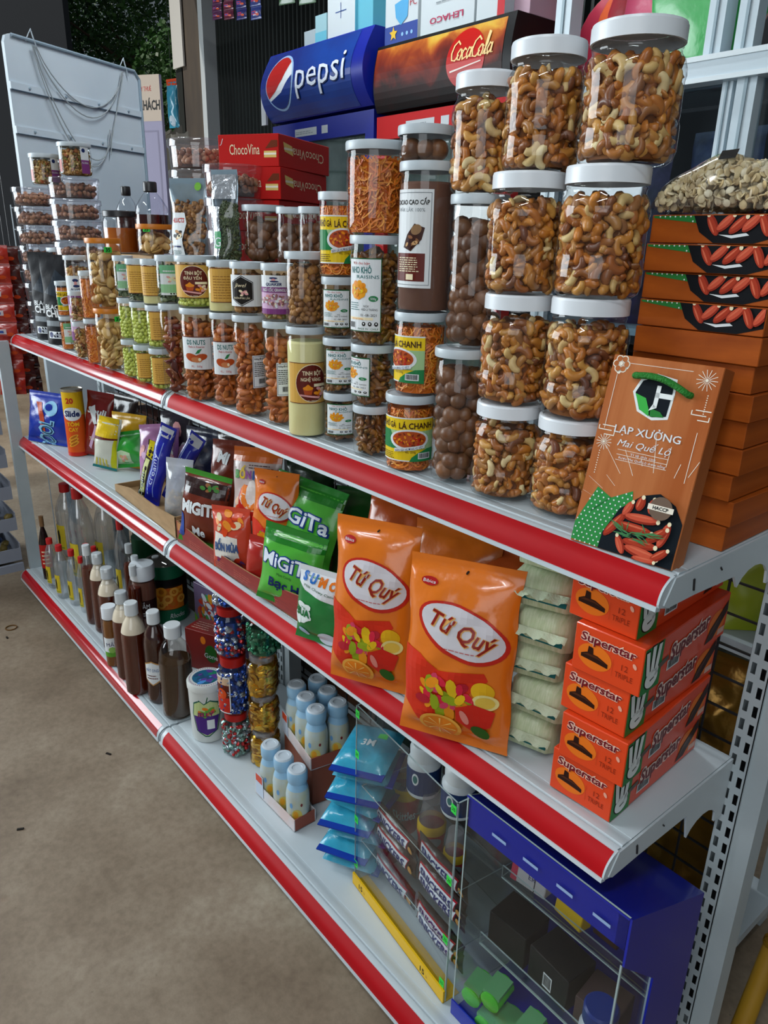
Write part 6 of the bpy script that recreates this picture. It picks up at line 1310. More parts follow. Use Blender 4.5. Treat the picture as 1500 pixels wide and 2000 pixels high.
# foil candy jars, gold coin jars
def candyjar(loc, r, h, label, mats, lidm, seed, name='candy_jar', coin=False, art=False, n=260, group=None):
    T = thing(name, label, 'jar', loc, 0, group); JB = JARC
    MB().lathe([(0, .001), (r * .85, 0), (r * .97, .005), (r, h * .15), (r * .96, h * .3), (r, h * .45), (r * .98, h * .72), (r * .75, h * .82), (r * .72, h * .86)], JB, 24).build('jar_body', T, 30)
    MB().lathe([(r * .78, h * .83), (r * .80, h * .84), (r * .80, h * .98), (0, h)], lidm, 30).build('lid', T, 40)
    rn = random.Random(seed); mb = MB(); MB().lathe([(0, .003), (r * .78, .003), (r * .78, h * .70), (0, h * .72)], mats[0], 20).build('filling_core', T, 40)
    for k in range(n):
        a = rn.uniform(0, 2 * PI); z = rn.uniform(.01, h * .74); q = r * .86; R = np.array(Euler((rn.uniform(0, 6), rn.uniform(0, 6), a)).to_matrix()) if not coin else np.array((Matrix.Rotation(a, 3, 'Z') @ Euler((PI / 2 + rn.uniform(-.5, .5), rn.uniform(-.4, .4), 0)).to_matrix()))
        if coin: v, f = blob(.0115, .0115, .0018, 12, 4)
        else: v, f = blob(.0065, .005, .0075, 7, 5, .3, k)
        mb.add((v @ R.T + np.array((q * math.sin(a), -q * math.cos(a), z))).tolist(), f, rn.choice(mats))
    o = mb.build('wrapped_sweets', T, 40); o['kind'] = 'stuff'
    if art: p = Print(cyl(r * 1.01, 0, camang(loc) - .75), .006); p.rect(-r * .75, h * .06, r * .5, h * .70, K['white'], 1); p.rect(-r * .68, h * .08, r * .43, h * .34, C('#b82a1c', .4), 2); p.rect(-r * .68, h * .34, r * .43, h * .56, C('#5a2014', .4), 2); p.rect(-r * .68, h * .56, r * .43, h * .68, C('#c8a88a', .4), 2); p.ell(-r * .1, h * .4, r * .35, h * .09, C('#c8481c', .4), 3); p.build(T)
BF = M('foil_blue', srgb('#2a4a9a'), .22, .7); SF = M('foil_silver', srgb('#b8c0cc'), .2, .8); RF = M('foil_red', srgb('#a82a2c'), .25, .6); GF = M('foil_gold', srgb('#d8a83a'), .2, .85); GF2 = M('foil_gold_dark', srgb('#a8741c'), .25, .85); TF = M('foil_teal', srgb('#7a9a94'), .25, .7); GRF = M('foil_green', srgb('#1f6a4a'), .25, .6); RLID = C('#a81c18', .35)
c, r, h1 = round_px(466, 1482, 56, 1390); zz = ZL
for i, (vt, mats, nm, art) in enumerate(((1384, [TF, SF, RF, TF], 'bottom candy jar of silver and teal foil sweets', False), (1275, [BF, BF, SF], 'middle candy jar of blue foil sweets with red label', True), (1180, [BF, SF, RF], 'upper candy jar of blue and silver foil sweets', False), (1112, [BF, SF], 'top candy jar tucked under the middle shelf', False))):
    h = height_for(c.x, c.y, zz, vt); candyjar((c.x - .002 * i, c.y, zz), r * (1.0, 1.08, 1.05, 1)[i], h, nm, mats, RLID, i + 3, art=art, group='foil sweet jars'); zz += h + .0005
c, r, h1 = round_px(520, 1500, 58, 1415); zz = ZL; GLD = C('#b8902a', .35)
for i, (vt, nm) in enumerate(((1418, 'bottom jar of gold chocolate coins'), (1348, 'middle jar of gold chocolate coins'), (1272, 'upper jar of gold chocolate coins'))):
    h = height_for(c.x, c.y, zz, vt); candyjar((c.x, c.y, zz), r * 1.05, h, nm, [GF, GF, GF2], clear('gold_lid', (.9, .75, .4), .15, .05, .2), i + 13, 'coin_jar', True, n=150, group='gold coin jars'); zz += h + .0005
h = height_for(c.x, c.y, zz, 1196); candyjar((c.x + .004, c.y + .004, zz), r * 1.05, h, 'jar of green sweets on the gold coin stack', [GRF, GRF, C('#3f7a5a', .3)], RLID, 23, 'candy_jar', n=180)
# drinking yoghurt in card trays
YB = M('yoghurt_bottle', srgb('#aebfc4'), .3, noise=(30, srgb('#b9b48c'), (1, 1, .6))); YBL = M('yoghurt_blue_top', srgb('#8fb8d4'), .28); TRAY = M('tray_print', srgb('#c9ced4'), .5, noise=(14, srgb('#cdb8b4'), (1, 1, 1)))
def yoghurt(c, r, h, label, seed):
    T = thing('yoghurt_bottle', label, 'bottle', c, 0, 'drinking yoghurt bottles')
    MB().lathe([(0, 0), (r * .86, 0), (r, .008), (r, h * .52), (r * .93, h * .62), (r * .80, h * .69)], YB, 30).build('bottle_body', T, 40)
    MB().lathe([(r * .885, h * .65), (r * .80, h * .70), (r * .74, h * .755), (r * .86, h * .79), (r * .88, h * .94), (r * .80, h * .975)], YBL, 30).build('blue_sleeve', T, 40); MB().lathe([(r * .80, h * .97), (r * .70, h), (r * .45, h), (r * .42, h - .0015), (0, h - .0015)], C('#c3cdd6', .3), 30).build('foil_cap', T, 40)
    p = Print(cyl(r * 1.005, 0, camang(c)), .006); rn = random.Random(seed)
    p.ell(-r * .1, h * .22, r * .45, h * .12, C('#c8b45a', .35), 1); p.ell(-r * .2, h * .24, r * .22, h * .07, C('#d89a2c', .35), 2); p.ell(r * .3, h * .42, r * .1, h * .03, C('#7a2a2a', .35), 1); p.ell(-r * .6, h * .40, r * .14, h * .05, C('#6a9ac8', .35), 1); p.build(T, 'fruit_print')
def ytray(label, A, B, d, h, n_, m_, skipf, hb_, names, rb, z0=None):
    z0 = ZL if z0 is None else z0
    W = (B - A).length; yaw = math.atan2(B.y - A.y, B.x - A.x); T = thing('yoghurt_tray', label, 'tray', (A.x, A.y, z0), yaw); th = .002
    MB().box((0, 0, 0), (W, d, th), TRAY).build('tray_floor', T)
    MB().box((0, 0, 0), (W, th, h), TRAY).build('front_wall', T); MB().box((0, d - th, 0), (W, d, h), TRAY).build('back_wall', T)
    for x in (0, W - th): MB().box((x, th, 0), (x + th, d - th, h), C('#8a4a3c', .5) if x else TRAY).build('side_wall', T)
    f = MB(); f.box((.004, -.0012, h * .2), (W * .22, -.0004, h * 2.0), C('#b8c4d4', .4)); f.box((.006, -.0016, h * 1.35), (W * .2, -.001, h * 1.95), C('#c8482c', .4)); f.build('price_flap', T)
    k = 0
    for j in range(m_):
        for i in range(n_):
            if (i, j) in skipf: continue
            x = W * (i + .5) / n_; y = d * (j + .5) / m_; X = A.x + x * math.cos(yaw) - y * math.sin(yaw); Y = A.y + x * math.sin(yaw) + y * math.cos(yaw)
            yoghurt((X, Y, z0 + th + .0002), rb, hb_, names[k], k + 5); k += 1
yh = .132
ytray('low card tray with three yoghurt bottles in front', Vector((.343, -.024, 0)), Vector((.496, -.022, 0)), .054, .030, 3, 1, (), yh, ['left yoghurt bottle in the front tray', 'middle yoghurt bottle in the front tray', 'right yoghurt bottle in the front tray'], .0248)
T = thing('yoghurt_carton', 'closed brown carton under the rear yoghurt tray', 'box', (.377, .066, ZL), -.18); carton(T, .156, .10, .0935, C('#7a4434', .5))
ytray('card tray with six yoghurt bottles raised behind', Vector((.299, .076, 0)), Vector((.455, .048, 0)), .104, .03, 3, 2, (), yh, ['front left yoghurt bottle in the rear tray', 'front middle yoghurt bottle in the rear tray', 'front right yoghurt bottle in the rear tray', 'back left yoghurt bottle in the rear tray', 'back middle yoghurt bottle in the rear tray', 'back right yoghurt bottle in the rear tray'], .0252, ZL + .094)
# blue packs stacked
BP = M('pack_blue', srgb('#2a8fb0'), .22, spec=.4, coat=.3, bump=(60, .5), noise=(14, srgb('#3aa4c0'), (1, 1, 1))); BPD = C('#1a3a9a', .3)
pb = onz(664, 1722, ZL); zz = ZL + .006
for i in range(8):
    h = (.036, .034, .036, .034, .036, .034, .036, .034)[i]; yw = (.55, .45, .62, .5, .4, .56, .62, .5)[i]; dx, dy = (0, -.006, .004, -.004, .006, .004, .01, .014)[i], (0, .004, .006, .004, .01, .012, .014, .018)[i]
    T = thing('mask_pack', 'turquoise mask pack, %s in the leaning pile' % ['lowest', 'second from bottom', 'third from bottom', 'fourth from bottom', 'fourth from top', 'third from top', 'second from top', 'topmost'][i], 'packet', (pb.x - .03 + dx, pb.y + .065 + dy, zz), 0, 'pile of turquoise packs', ((-.05, .04, -.04, .06, -.03, .05, -.06, .10)[i], (.04, -.03, .05, -.05, .04, -.04, .03, -.05)[i], yw))
    n = 14; mb = MB(); w, d = .105, .115
    def q(u, v, sg): b = max(0, 1 - u ** 4) ** .6 * max(0, 1 - v ** 4) ** .6; return (u * w / 2, v * d / 2, h / 2 + sg * (h * .5 * b) * (1 + .15 * math.sin(u * 5 + i) * math.cos(v * 6)))
    for sg in (1, -1):
        vs = [q(-1 + 2 * a_ / n, -1 + 2 * b_ / n, sg) for b_ in range(n + 1) for a_ in range(n + 1)]; fs = [(b_ * (n + 1) + a_, b_ * (n + 1) + a_ + 1, (b_ + 1) * (n + 1) + a_ + 1, (b_ + 1) * (n + 1) + a_) for b_ in range(n) for a_ in range(n)]
        mb.add(vs, fs if sg > 0 else [f[::-1] for f in fs], BP)
    mb.build('pouch', T, 70)
    f = MB(); side = i % 2
    x0 = -w * .5 if side else w * .30
    f.box((w * .46, -d * .5, h * .42), (w * .60, d * .46, h * .50), BPD) if not side else f.box((-w * .5, -d * .62, h * .42), (w * .5, -d * .47, h * .50), BPD); f.build('sealed_edge', T)
    if i == 7: p = Print(lambda u, v, e: q(u / (w / 2), v / (d / 2), 1)[:2] + (q(u / (w / 2), v / (d / 2), 1)[2] + e,), .012, .012); p.text('3M', 0, -.01, .016, K['white'], 2, bold=.02); p.rect(w * .1, .015, w * .28, .03, K['lime'], 2); p.build(T, 'pack_print')
    zz += h * .96
# ---------------------------------------------------------------- acrylic display cases on the bottom shelf
ACR = clear('acrylic', (.95, .965, .965), gloss=.04, rough=.03); EDGE = M('acrylic_edge', srgb('#9fb0b0'), .2, spec=.6)
def acrylic(T, quad, name, th=.0025, edge=True):
    q = [Vector(p) for p in quad]; n = (q[1] - q[0]).cross(q[3] - q[0]).normalized() * th; mb = MB()
    vs = q + [p - n for p in q]; mb.add(vs, [(0, 1, 2, 3), (7, 6, 5, 4)], ACR); mb.add(vs, [(0, 4, 5, 1), (1, 5, 6, 2), (2, 6, 7, 3), (3, 7, 4, 0)], EDGE); return mb.build(name, T)
A = onz(692, 1722, ZL); B = onz(868, 1958, ZL); Wc = (B - A).length; yc = math.atan2(B.y - A.y, B.x - A.x); Hc = .40; Dc = .20
T = thing('acrylic_case', 'clear acrylic display case of chocolate bars with yellow base strip', 'case', (A.x, A.y, ZL), yc)
acrylic(T, [(0, 0, 0), (Wc, 0, 0), (Wc, 0, Hc), (0, 0, Hc)], 'front_panel'); acrylic(T, [(0, Dc, 0), (0, 0, 0), (0, 0, Hc), (0, Dc, Hc)], 'left_panel'); acrylic(T, [(Wc, 0, 0), (Wc, Dc, 0), (Wc, Dc, Hc), (Wc, 0, Hc)], 'right_panel'); acrylic(T, [(Wc, Dc, 0), (0, Dc, 0), (0, Dc, Hc), (Wc, Dc, Hc)], 'back_panel')
y = MB(); y.box((0, -.004, 0), (Wc, -.0005, .026), C('#d8ac14', .35)); y.box((0, -.004, 0), (Wc, .03, .002), C('#d8ac14', .35)); ys = y.build('yellow_strip', T)
p = Print(plane((0, -.004, 0), (1, 0, 0), (0, 0, 1))); p.text('15', .030, .007, .011, K['black'], 1, bold=.02); p.text('15', .228, .007, .011, K['black'], 1, bold=.02); p.text('k', .043, .008, .006, C('#8a5a14', .4), 1); p.text('k', .241, .008, .006, C('#8a5a14', .4), 1); p.build(ys, 'handwritten_price')
for x, z in ((.006, .385), (.006, .30), (.006, .155), (.006, .05), (Wc - .008, .385), (Wc - .008, .25), (Wc - .008, .13), (Wc - .010, .035)):
    p = Print(plane((0, -.0004, 0), (1, 0, 0), (0, 0, 1))); p.rect(x - .006, z - .008, x + .006, z + .008, K['lime'], 1); p.text('25', x, z - .003, .006, K['black'], 2); p.build(T, 'price_tag')
MC = Matrix.Translation((A.x, A.y, ZL)) @ Matrix.Rotation(yc, 4, 'Z')
def inc(x, y_, z): return MC @ Vector((x, y_, z))
nC = MC.to_3x3() @ Vector((0, -1, 0))
def caseuv(u, v, off):   # point of the case seen at (u, v), off metres behind the front panel
    return MC.inverted() @ onplane(u, v, inc(0, off, 0), nC)
SNK = gl('#2a1812'); 
bars = [((783, 1650), .03), ((786, 1692), .03), ((776, 1768), .03), ((790, 1810), .03), ((856, 1712), .02), ((860, 1762), .02), ((868, 1790), .02), ((856, 1840), .02), ((855, 1872), .02), ((850, 1898), .02)]
names = ['upper left', 'second left', 'third left', 'lowest left', 'uppermost right', 'second right', 'third right', 'fourth right', 'fifth right', 'lowest right']
cols = {0: [], 1: []}
for i in range(10):
    col = 0 if i < 4 else 1; (u, v), off = bars[i]; q = caseuv(u, v, off); cols[col].append(q.z)
zl0 = [.282, .243, .155, .117]; zr0 = [.300, .262, .224, .150, .112, .074]
for i in range(10):
    col = 0 if i < 4 else 1; k = i if col == 0 else i - 4; (u, v), off = bars[i]; q = caseuv(u, v, off)
    w, h = .132, .041; z = max(.03, q.z - h / 2); xl = .055 if col == 0 else Wc - .068
    x = .070 if col == 0 else Wc - .072
    T2 = thing('chocolate_bar', 'peanut chocolate bar, %s in the left acrylic case' % names[i], 'bar', inc(x, .045 if col == 0 else .040, z), 0, 'chocolate bars in the acrylic case', (0, 0, yc))
    S = bag(T2, w, h, .020, SNK, None, .004, 'pillow', 80 + i, .0006, nu=12, nv=10)
    p = Print(S, .009, .009, .0007); p.poly([(-w * .46, h * .18), (w * .34, h * .18), (w * .38, h * .82), (-w * .42, h * .82)], C('#a81c2c', .3), 1); p.poly([(-w * .44, h * .24), (w * .33, h * .24), (w * .365, h * .76), (-w * .405, h * .76)], C('#d4d8e0', .3), 2); p.text('SNICKERS', -w * .04, h * .31, h * .37, C('#20286a', .3), 3, width=w * .70, shear=.12, bold=.03); p.ell(w * .43, h * .4, w * .03, h * .2, C('#c8924a', .3), 3, 12, .4); p.build(T2, 'bar_print')
# clear step shelves under the bars
for x0, x1, zz in ((.002, .13, .0), (.135, Wc - .002, .0)): pass
for zz in (.10, .225):
    acrylic(T, [(.003, .012, zz), (Wc - .003, .012, zz), (Wc - .003, Dc - .004, zz), (.003, Dc - .004, zz)], 'inner_shelf')
def skit(u, vb, wpx, vt, nm, Y=.075):
    q = caseuv(u, vb, Y); c = inc(q.x, Y, max(.003, q.z)); r = wpx / 2 * depth(c) / FPX; h = height_for(c.x, c.y, c.z, vt)
    T2 = thing('candy_bottle', nm, 'bottle', c, 0, 'red candy bottles'); rd = C('#b81c18', .3)
    MB().lathe([(0, 0), (r * .9, 0), (r, .006), (r * .9, h * .3), (r, h * .45), (r, h * .52)], rd, 30).build('sleeve', T2, 40); MB().lathe([(r * 1.005, h * .50), (r * 1.01, h * .60), (r * .9, h * .64)], C('#d0a81c', .3), 30).build('yellow_band', T2, 40); MB().lathe([(r * .9, h * .63), (r * .8, h * .8), (r * .7, h * .9), (r * .7, h), (0, h)], clear('milky_bottle', (.9, .8, .8), .08, .06, .12), 30).build('bottle_top', T2, 40)
    p = Print(cyl(r * 1.01, 0, camang(c)), .006)
    if 'rear' in nm: p.text('Skittles', 0, h * .24, h * .12, K['white'], 2, width=r * 1.5, bold=.02)
    else: p.ell(r * .2, h * .40, r * .55, h * .08, K['grey'], 2)
    p.build(T2)
skit(788, 1610, 62, 1478, 'rear red candy bottle with white lettering in the left case', .13); skit(840, 1668, 56, 1560, 'red candy bottle with grey oval in the left case', .09); skit(884, 1722, 44, 1622, 'rightmost red candy bottle in the left case', .07)
def pill(u, vb, wpx, vt, nm, Y):
    q = caseuv(u, vb, Y); z = max(.228, q.z); c = inc(q.x, Y, z); r = wpx / 2 * depth(c) / FPX; h = height_for(c.x, c.y, c.z, vt)
    T2 = thing('gum_bottle', nm, 'bottle', c); MB().lathe([(0, 0), (r * .95, 0), (r, .004), (r, h * .62), (r * .9, h * .68), (r * .78, h * .72)], C('#c9d0d4', .35), 32).build('bottle_body', T2, 40); MB().lathe([(r * .84, h * .70), (r * .86, h * .9), (r * .7, h * .97), (0, h)], WCAP, 32).build('cap', T2, 40)
    p = Print(cyl(r * 1.003, 0, camang(c)), .008); p.rect(-r * 1.5, h * .08, r * 1.5, h * .58, C('#16305e', .35), 1); p.ell(-r * .5, h * .4, r * .22, h * .12, K['white'], 2); p.ell(-r * .5, h * .4, r * .15, h * .08, K['teal'], 3); p.build(T2)
pill(826, 1548, 66, 1448, 'white and blue gum bottle at the top of the left case', .10); pill(894, 1580, 68, 1494, 'second white and blue gum bottle beside the blue case', .075)
# blue case
T = thing('blue_case', 'blue and clear display case of gum at the near shelf end', 'case', (.976, -.036, ZL)); BL = M('blue_acrylic', srgb('#10209a'), .3, coat=.3, spec=.4)
Wd, Hf, Hb, Dd = .262, .430, .345, .19
acrylic(T, [(0, 0, 0), (Wd, 0, 0), (Wd, 0, Hf), (0, 0, Hf)], 'front_panel'); acrylic(T, [(0, Dd, 0), (0, 0, 0), (0, 0, Hf), (0, Dd, Hb)], 'left_panel')
m = MB(); m.add([(0, -.001, Hf), (Wd, -.001, Hf), (Wd, Dd, Hb), (0, Dd, Hb), (0, -.001, Hf - .003), (Wd, -.001, Hf - .003), (Wd, Dd, Hb - .003), (0, Dd, Hb - .003)], [(0, 1, 2, 3), (7, 6, 5, 4), (0, 4, 5, 1), (1, 5, 6, 2), (2, 6, 7, 3), (3, 7, 4, 0)], BL); m.build('blue_top', T)
MB().box((.002, .0025, Hf - .055), (Wd - .002, .0045, Hf - .003), BL).build('blue_header', T)
m = MB(); x = Wd; m.extrude([(0, 0)], 0, 0, BL) if 0 else None
def side(poly): mm = MB(); n = len(poly); mm.add([(Wd, a_, b_) for a_, b_ in poly] + [(Wd + .003, a_, b_) for a_, b_ in poly], [tuple(range(n))[::-1], tuple(range(n, 2 * n))] + [(i, (i + 1) % n, n + (i + 1) % n, n + i) for i in range(n)], BL); return mm
side([(0, Hf), (Dd, Hb), (Dd, 0), (.085, 0), (.085, Hb - .075), (0, Hf - .075)]).build('blue_side', T)
acrylic(T, [(Wd, 0, 0), (Wd, .085, 0), (Wd, .085, Hb - .075), (Wd, 0, Hf - .075)], 'side_window')
MB().box((0, Dd - .003, 0), (Wd, Dd, Hb - .004), BL).build('blue_back', T); MB().box((0, .0, 0), (Wd, Dd, .003), BL).build('blue_floor', T); MB().box((.0, -.003, 0), (Wd, -.0008, .03), BL).build('blue_base', T)
for zz, y0 in ((.115, .05), (.225, .09)): acrylic(T, [(.003, y0, zz), (Wd - .003, y0, zz), (Wd - .003, Dd - .005, zz), (.003, Dd - .005, zz)], 'inner_shelf'); acrylic(T, [(.003, y0, zz), (Wd - .003, y0, zz), (Wd - .003, y0, zz + .022), (.003, y0, zz + .022)], 'shelf_lip')
p = Print(plane((0, -.0004, 0), (1, 0, 0), (0, 0, 1)))
for k in range(4): p.rect(.05 + .055 * k, Hf - .035, .075 + .055 * k, Hf - .030, C('#8fa8d0', .2), 1)
p.build(T, 'sticker')
bc = Vector((.976, -.036, ZL))
def pk(name, label, x, y_, z, w, d, h, mat, yaw=0.0, lean=0.0, art=None, cat='box'):
    T2 = thing(name, label, cat, (bc.x + x, bc.y + y_, bc.z + z), 0, None, (lean, 0, yaw)); carton(T2, w, d, h, mat)
    if art:
        p = Print(faces(w, d, h)['front']); art(p, w, h); p.build(T2, 'pack_print')
    return T2
pk('tissue_pack', 'white and pink tissue pack in the blue case', .045, .10, .2285, .062, .03, .085, C('#b9b4b8', .45), .1, -.15, lambda p, w, h: (p.rect(-w * .5, h * .2, -w * .25, h * .5, C('#b83a54', .4), 1), p.rect(-w * .5, -h * .5, -w * .32, h * .5, C('#b83a54', .4), 1), p.text('ER', w * .1, -h * .3, h * .1, K['navy'], 1), p.rect(w * .18, -h * .5, w * .2, h * .5, K['black'], 1)))
pk('gum_pack', 'yellow gum pack in the blue case', .120, .10, .2285, .05, .025, .055, C('#c8a414', .4), -.1, -.15)
pk('gum_pack', 'dark gum pack behind the yellow one', .175, .115, .2285, .04, .03, .05, C('#3a2014', .4))
for i, (x, z, w, h, hx, nm) in enumerate(((.045, .1185, .07, .062, '#101216', 'black carton on the middle step of the blue case'), (.125, .1185, .075, .06, '#14161a', 'black carton with barcode in the blue case'), (.205, .1185, .06, .05, '#4a3a38', 'brown carton right on the middle step of the blue case'))):
    pk('black_carton', nm, x, .062, z, w, .06, h, C(hx, .4), (.05, -.08, .1)[i], 0, (lambda p, w, h: p.bars(-w * .1, -h * .35, w * .12, h * .1, K['black'], K['white'], 1)) if i == 1 else None)
q = bc + Vector((.225, .12, .2285)); T2 = thing('gold_bottle', 'small gold bottle in the blue case', 'bottle', q); MB().lathe([(0, 0), (.014, 0), (.014, .03), (.009, .04), (.009, .055), (0, .056)], M('gold', srgb('#c8902a'), .2, .9), 24).build('bottle_body', T2, 40)
# green gum packs
GG = M('gum_green', srgb('#5ad03a'), .25, spec=.4, coat=.3, noise=(20, srgb('#3aaa2c'), (1, 1, 1)))
for i, (x, y_, z, yw, nm) in enumerate(((.028, .004, .062, .2, 'leftmost green gum roll'), (.064, .006, .088, .15, 'upper left green gum roll'), (.092, .004, .050, .2, 'green gum roll in the middle'), (.128, .006, .080, .1, 'upper middle green gum roll'), (.155, .004, .042, .2, 'lower right green gum roll'), (.190, .006, .068, .15, 'rightmost green gum roll'), (.058, .003, .0325, .1, 'lowest green gum roll'))):
    T2 = thing('gum_roll', nm + ' in the blue case', 'packet', bc + Vector((x, y_ + .004, z - .028)), 0, 'green gum rolls', (0, 0, yw))
    mb = MB(); mb.tube([(0, 0, .016), (0, .002, .016), (0, .046, .016), (0, .048, .016)], [.012, .0165, .0165, .012], GG, 14); mb.build('roll', T2, 40)
    MB().box((-.0145, .004, .026), (.0145, .044, .0325), C('#5f9f6c', .3)).build('label_flap', T2)
for x, y_, z, r, h, nm in ((.235, .03, .003, .030, .105, 'lower white and blue gum tub at the right of the blue case'), (.240, .035, .116, .026, .10, 'upper white and blue gum tub at the right of the blue case')):
    c = bc + Vector((x - .014, y_ + .005, z + .0005)); T2 = thing('gum_tub', nm, 'tub', c, 0, 'white gum tubs'); MB().lathe([(0, 0), (r * .95, 0), (r, .005), (r, h * .6), (r * .85, h * .72), (r * .8, h * .76)], C('#b8c0c8', .3), 30).build('tub_body', T2, 40); MB().lathe([(r * .86, h * .74), (r * .9, h * .76), (r * .9, h * .97), (r * .8, h), (0, h)], C('#16307a', .3), 30).build('lid', T2, 40)
    a = camang(c); p = Print(cyl(r * 1.004, 0, a), .006); p.rect(-r * 1.4, h * .1, r * 1.4, h * .3, C('#c8861c', .35), 1); p.rect(-r * 1.4, h * .34, r * 1.4, h * .55, C('#1f3a8a', .35), 1); p.text('VITA', 0, h * .38, h * .12, K['white'], 2, width=r * 1.1, bold=.03); p.build(T2)
# dark cartons added to darken the shelf back; packs seen past the near upright
rn = random.Random(12)
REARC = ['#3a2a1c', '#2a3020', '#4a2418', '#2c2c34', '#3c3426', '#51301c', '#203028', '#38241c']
ri = 0; nri = 0
for zi, (zz, hh) in enumerate(((.0755, .34), (.4505, .21), (.7005, .16))):
    x = -1.165
    while x < .98:
        w = rn.uniform(.20, .30); w = min(w, 1.0 - x); h = hh * rn.uniform(.85, 1.0)
        nri = nri if x > -1.16 else 0; T2 = thing('dark_filler_carton', '%s added filler carton, %s from the far end on the %s rear deck' % (['dark brown', 'dark green', 'maroon', 'slate', 'khaki', 'rust', 'bottle green', 'umber'][ri % 8], ['first', 'second', 'third', 'fourth', 'fifth', 'sixth', 'seventh', 'eighth', 'ninth', 'tenth', 'eleventh'][nri], ['bottom', 'middle', 'top'][zi]), 'box', (x + w / 2, .352, zz), 0, 'dark cartons added on the rear decks'); carton(T2, w - .006, .23, h, C(REARC[ri % 8], .6)); ri += 1; nri += 1; x += w
GB = M('gold_wrap', srgb('#8a6420'), .25, .55, bump=(30, .6)); LW = M('lime_wrap', srgb('#9aa81c'), .4)
for i, (x, z, w, h, mt, nm) in enumerate(((1.09, .4505, .13, .19, GB, 'gold-brown wrapped pack behind the near upright'), (1.09, .0755, .15, .30, GB, 'tall gold wrapped bag under the near shelf bracket'), (1.07, .7005, .16, .165, LW, 'lime green pack behind the upper bracket'))):
    T2 = thing('wrapped_pack', nm, 'packet', (x, .40, z), .1); bag(T2, w, h, .09, mt, None, .012, 'stand', 90 + i, .003)
# translucent tub and bamboo pole behind the near end
tp = Vector((1.48, .86, 0)); T = thing('storage_tub', 'translucent grey plastic storage tub on the floor behind the upright', 'tub', tp, .25); TB = clear('cloudy_tub', (.55, .60, .62), .08, .2, .30)
def ring(w, d, z): return [(-w, -d, z), (w, -d, z), (w, d, z), (-w, d, z)]
m = MB(); vs = ring(.20, .15, .002) + ring(.25, .20, .30); m.add(vs, [(0, 1, 5, 4), (1, 2, 6, 5), (2, 3, 7, 6), (3, 0, 4, 7), (3, 2, 1, 0)], TB); m.build('tub_body', T)
m = MB(); [m.box((a_, b_, .295), (c_, d_, .315), C('#5a7a80', .4)) for a_, b_, c_, d_ in ((-.262, -.212, .262, -.195), (-.262, .195, .262, .212), (-.262, -.195, -.245, .195), (.245, -.195, .262, .195))]; m.build('rim', T)
pt = ony(1412, 1830, .40); pb2 = ony(1380, 2000, .34)
T = thing('bamboo_pole', 'yellow bamboo pole leaning by the near upright', 'pole', (pb2.x + .045, .36, 0)); m = MB(); m.tube([(0, 0, 0), (.0, .03, .08), (.0, .06, .16)], [.016, .0155, .015], M('bamboo', srgb('#a8801c'), .5, noise=(12, srgb('#8a6414'), (1, 1, .3))), 14); m.build('cane', T, 60); MB().lathe([(.0165, .155), (.0175, .16), (.0165, .165)], C('#7a5a14', .5), 16, c=(0, .06, 0)).build('node_ring', T, 60)
# ================================================================ behind the shelving
def cooler(label, name, x0, x1, Y, ztop, zh, body, frame, bulge, side):
    T = thing(name, label, 'cooler', ((x0 + x1) / 2, Y, 0)); w = (x1 - x0) / 2
    MB().box((-w, .06, .04), (w, .66, zh), body).build('cabinet', T); MB().box((-w, .04, 0), (w, .60, .04), LIDB).build('plinth', T)
    # header box with bulging front
    n = 14; H = ztop - zh; prof = [(-bulge * math.sin(PI * (i / n) ** .85), zh + .012 + (H - .012) * i / n) for i in range(n + 1)]
    pts = prof + [(.55, ztop), (.55, zh + .012)]; MB().extrude(pts, -w, w, body).build('header', T, 40)
    def S(u, v, e):  # u along x, v 0..H
        t = min(max(v / (H - .012), 0), 1); return (u, -bulge * math.sin(PI * t ** .85) - e, zh + .012 + v)
    # door frame and glass
    f = MB(); t = .05
    for b in ((-w, 0, .08, -w + t, .06, zh), (w - t, 0, .08, w, .06, zh), (-w + t, 0, zh - .075, w - t, .06, zh), (-w + t, 0, .08, w - t, .06, .14)): f.box(b[:3], b[3:], frame)
    d = f.build('door_frame', T); MB().box((-w + t, .02, .14), (w - t, .024, zh - .075), M('door_glass', srgb('#20302c'), .05, spec=.8, noise=(3, srgb('#5a6a64'), (1, 1, 1)))).build('glass', d)
    p = Print(plane((0, 0, zh - .04), (1, 0, 0), (0, 0, 1)), lift=.0008); p.rect(-w * .5, -.014, -w * .05, .014, C('#b9c0c4', .4), 1); p.rect(w * .05, -.014, w * .17, .014, C('#b9c0c4', .4), 1); p.lines(-w * .48, -.006, -w * .1, .008, 2, K['grey'], 2); p.build(d, 'sticker')
    return T, w, H - .012, S
PB = M('cooler_blue', srgb('#0f1f8a'), .35, spec=.3)
T, w, H, S = cooler('blue drinks cooler with a globe logo header', 'drinks_cooler', -1.485, -.80, 1.2, 1.945, 1.685, PB, PB, .055, 1)
p = Print(S, .03, .02, lift=.0012); p.rect(-w * .985, .004, w * .80, H - .004, M('header_blue', srgb('#0f3a8c'), .25, spec=.4, noise=(4, srgb('#14246e'), (1, 1, 1))), 1)
gx, gy, gr = -w * .58, H * .52, H * .37
p.ell(gx, gy, gr * 1.08, gr * 1.08, C('#8fb0d8', .3), 2, 36); arc = lambda a0, a1, n=14: [(gx + gr * math.cos(a0 + (a1 - a0) * i / n), gy + gr * math.sin(a0 + (a1 - a0) * i / n)) for i in range(n + 1)]
p.ell(gx, gy, gr, gr, C('#d4dae0', .3), 3, 36)
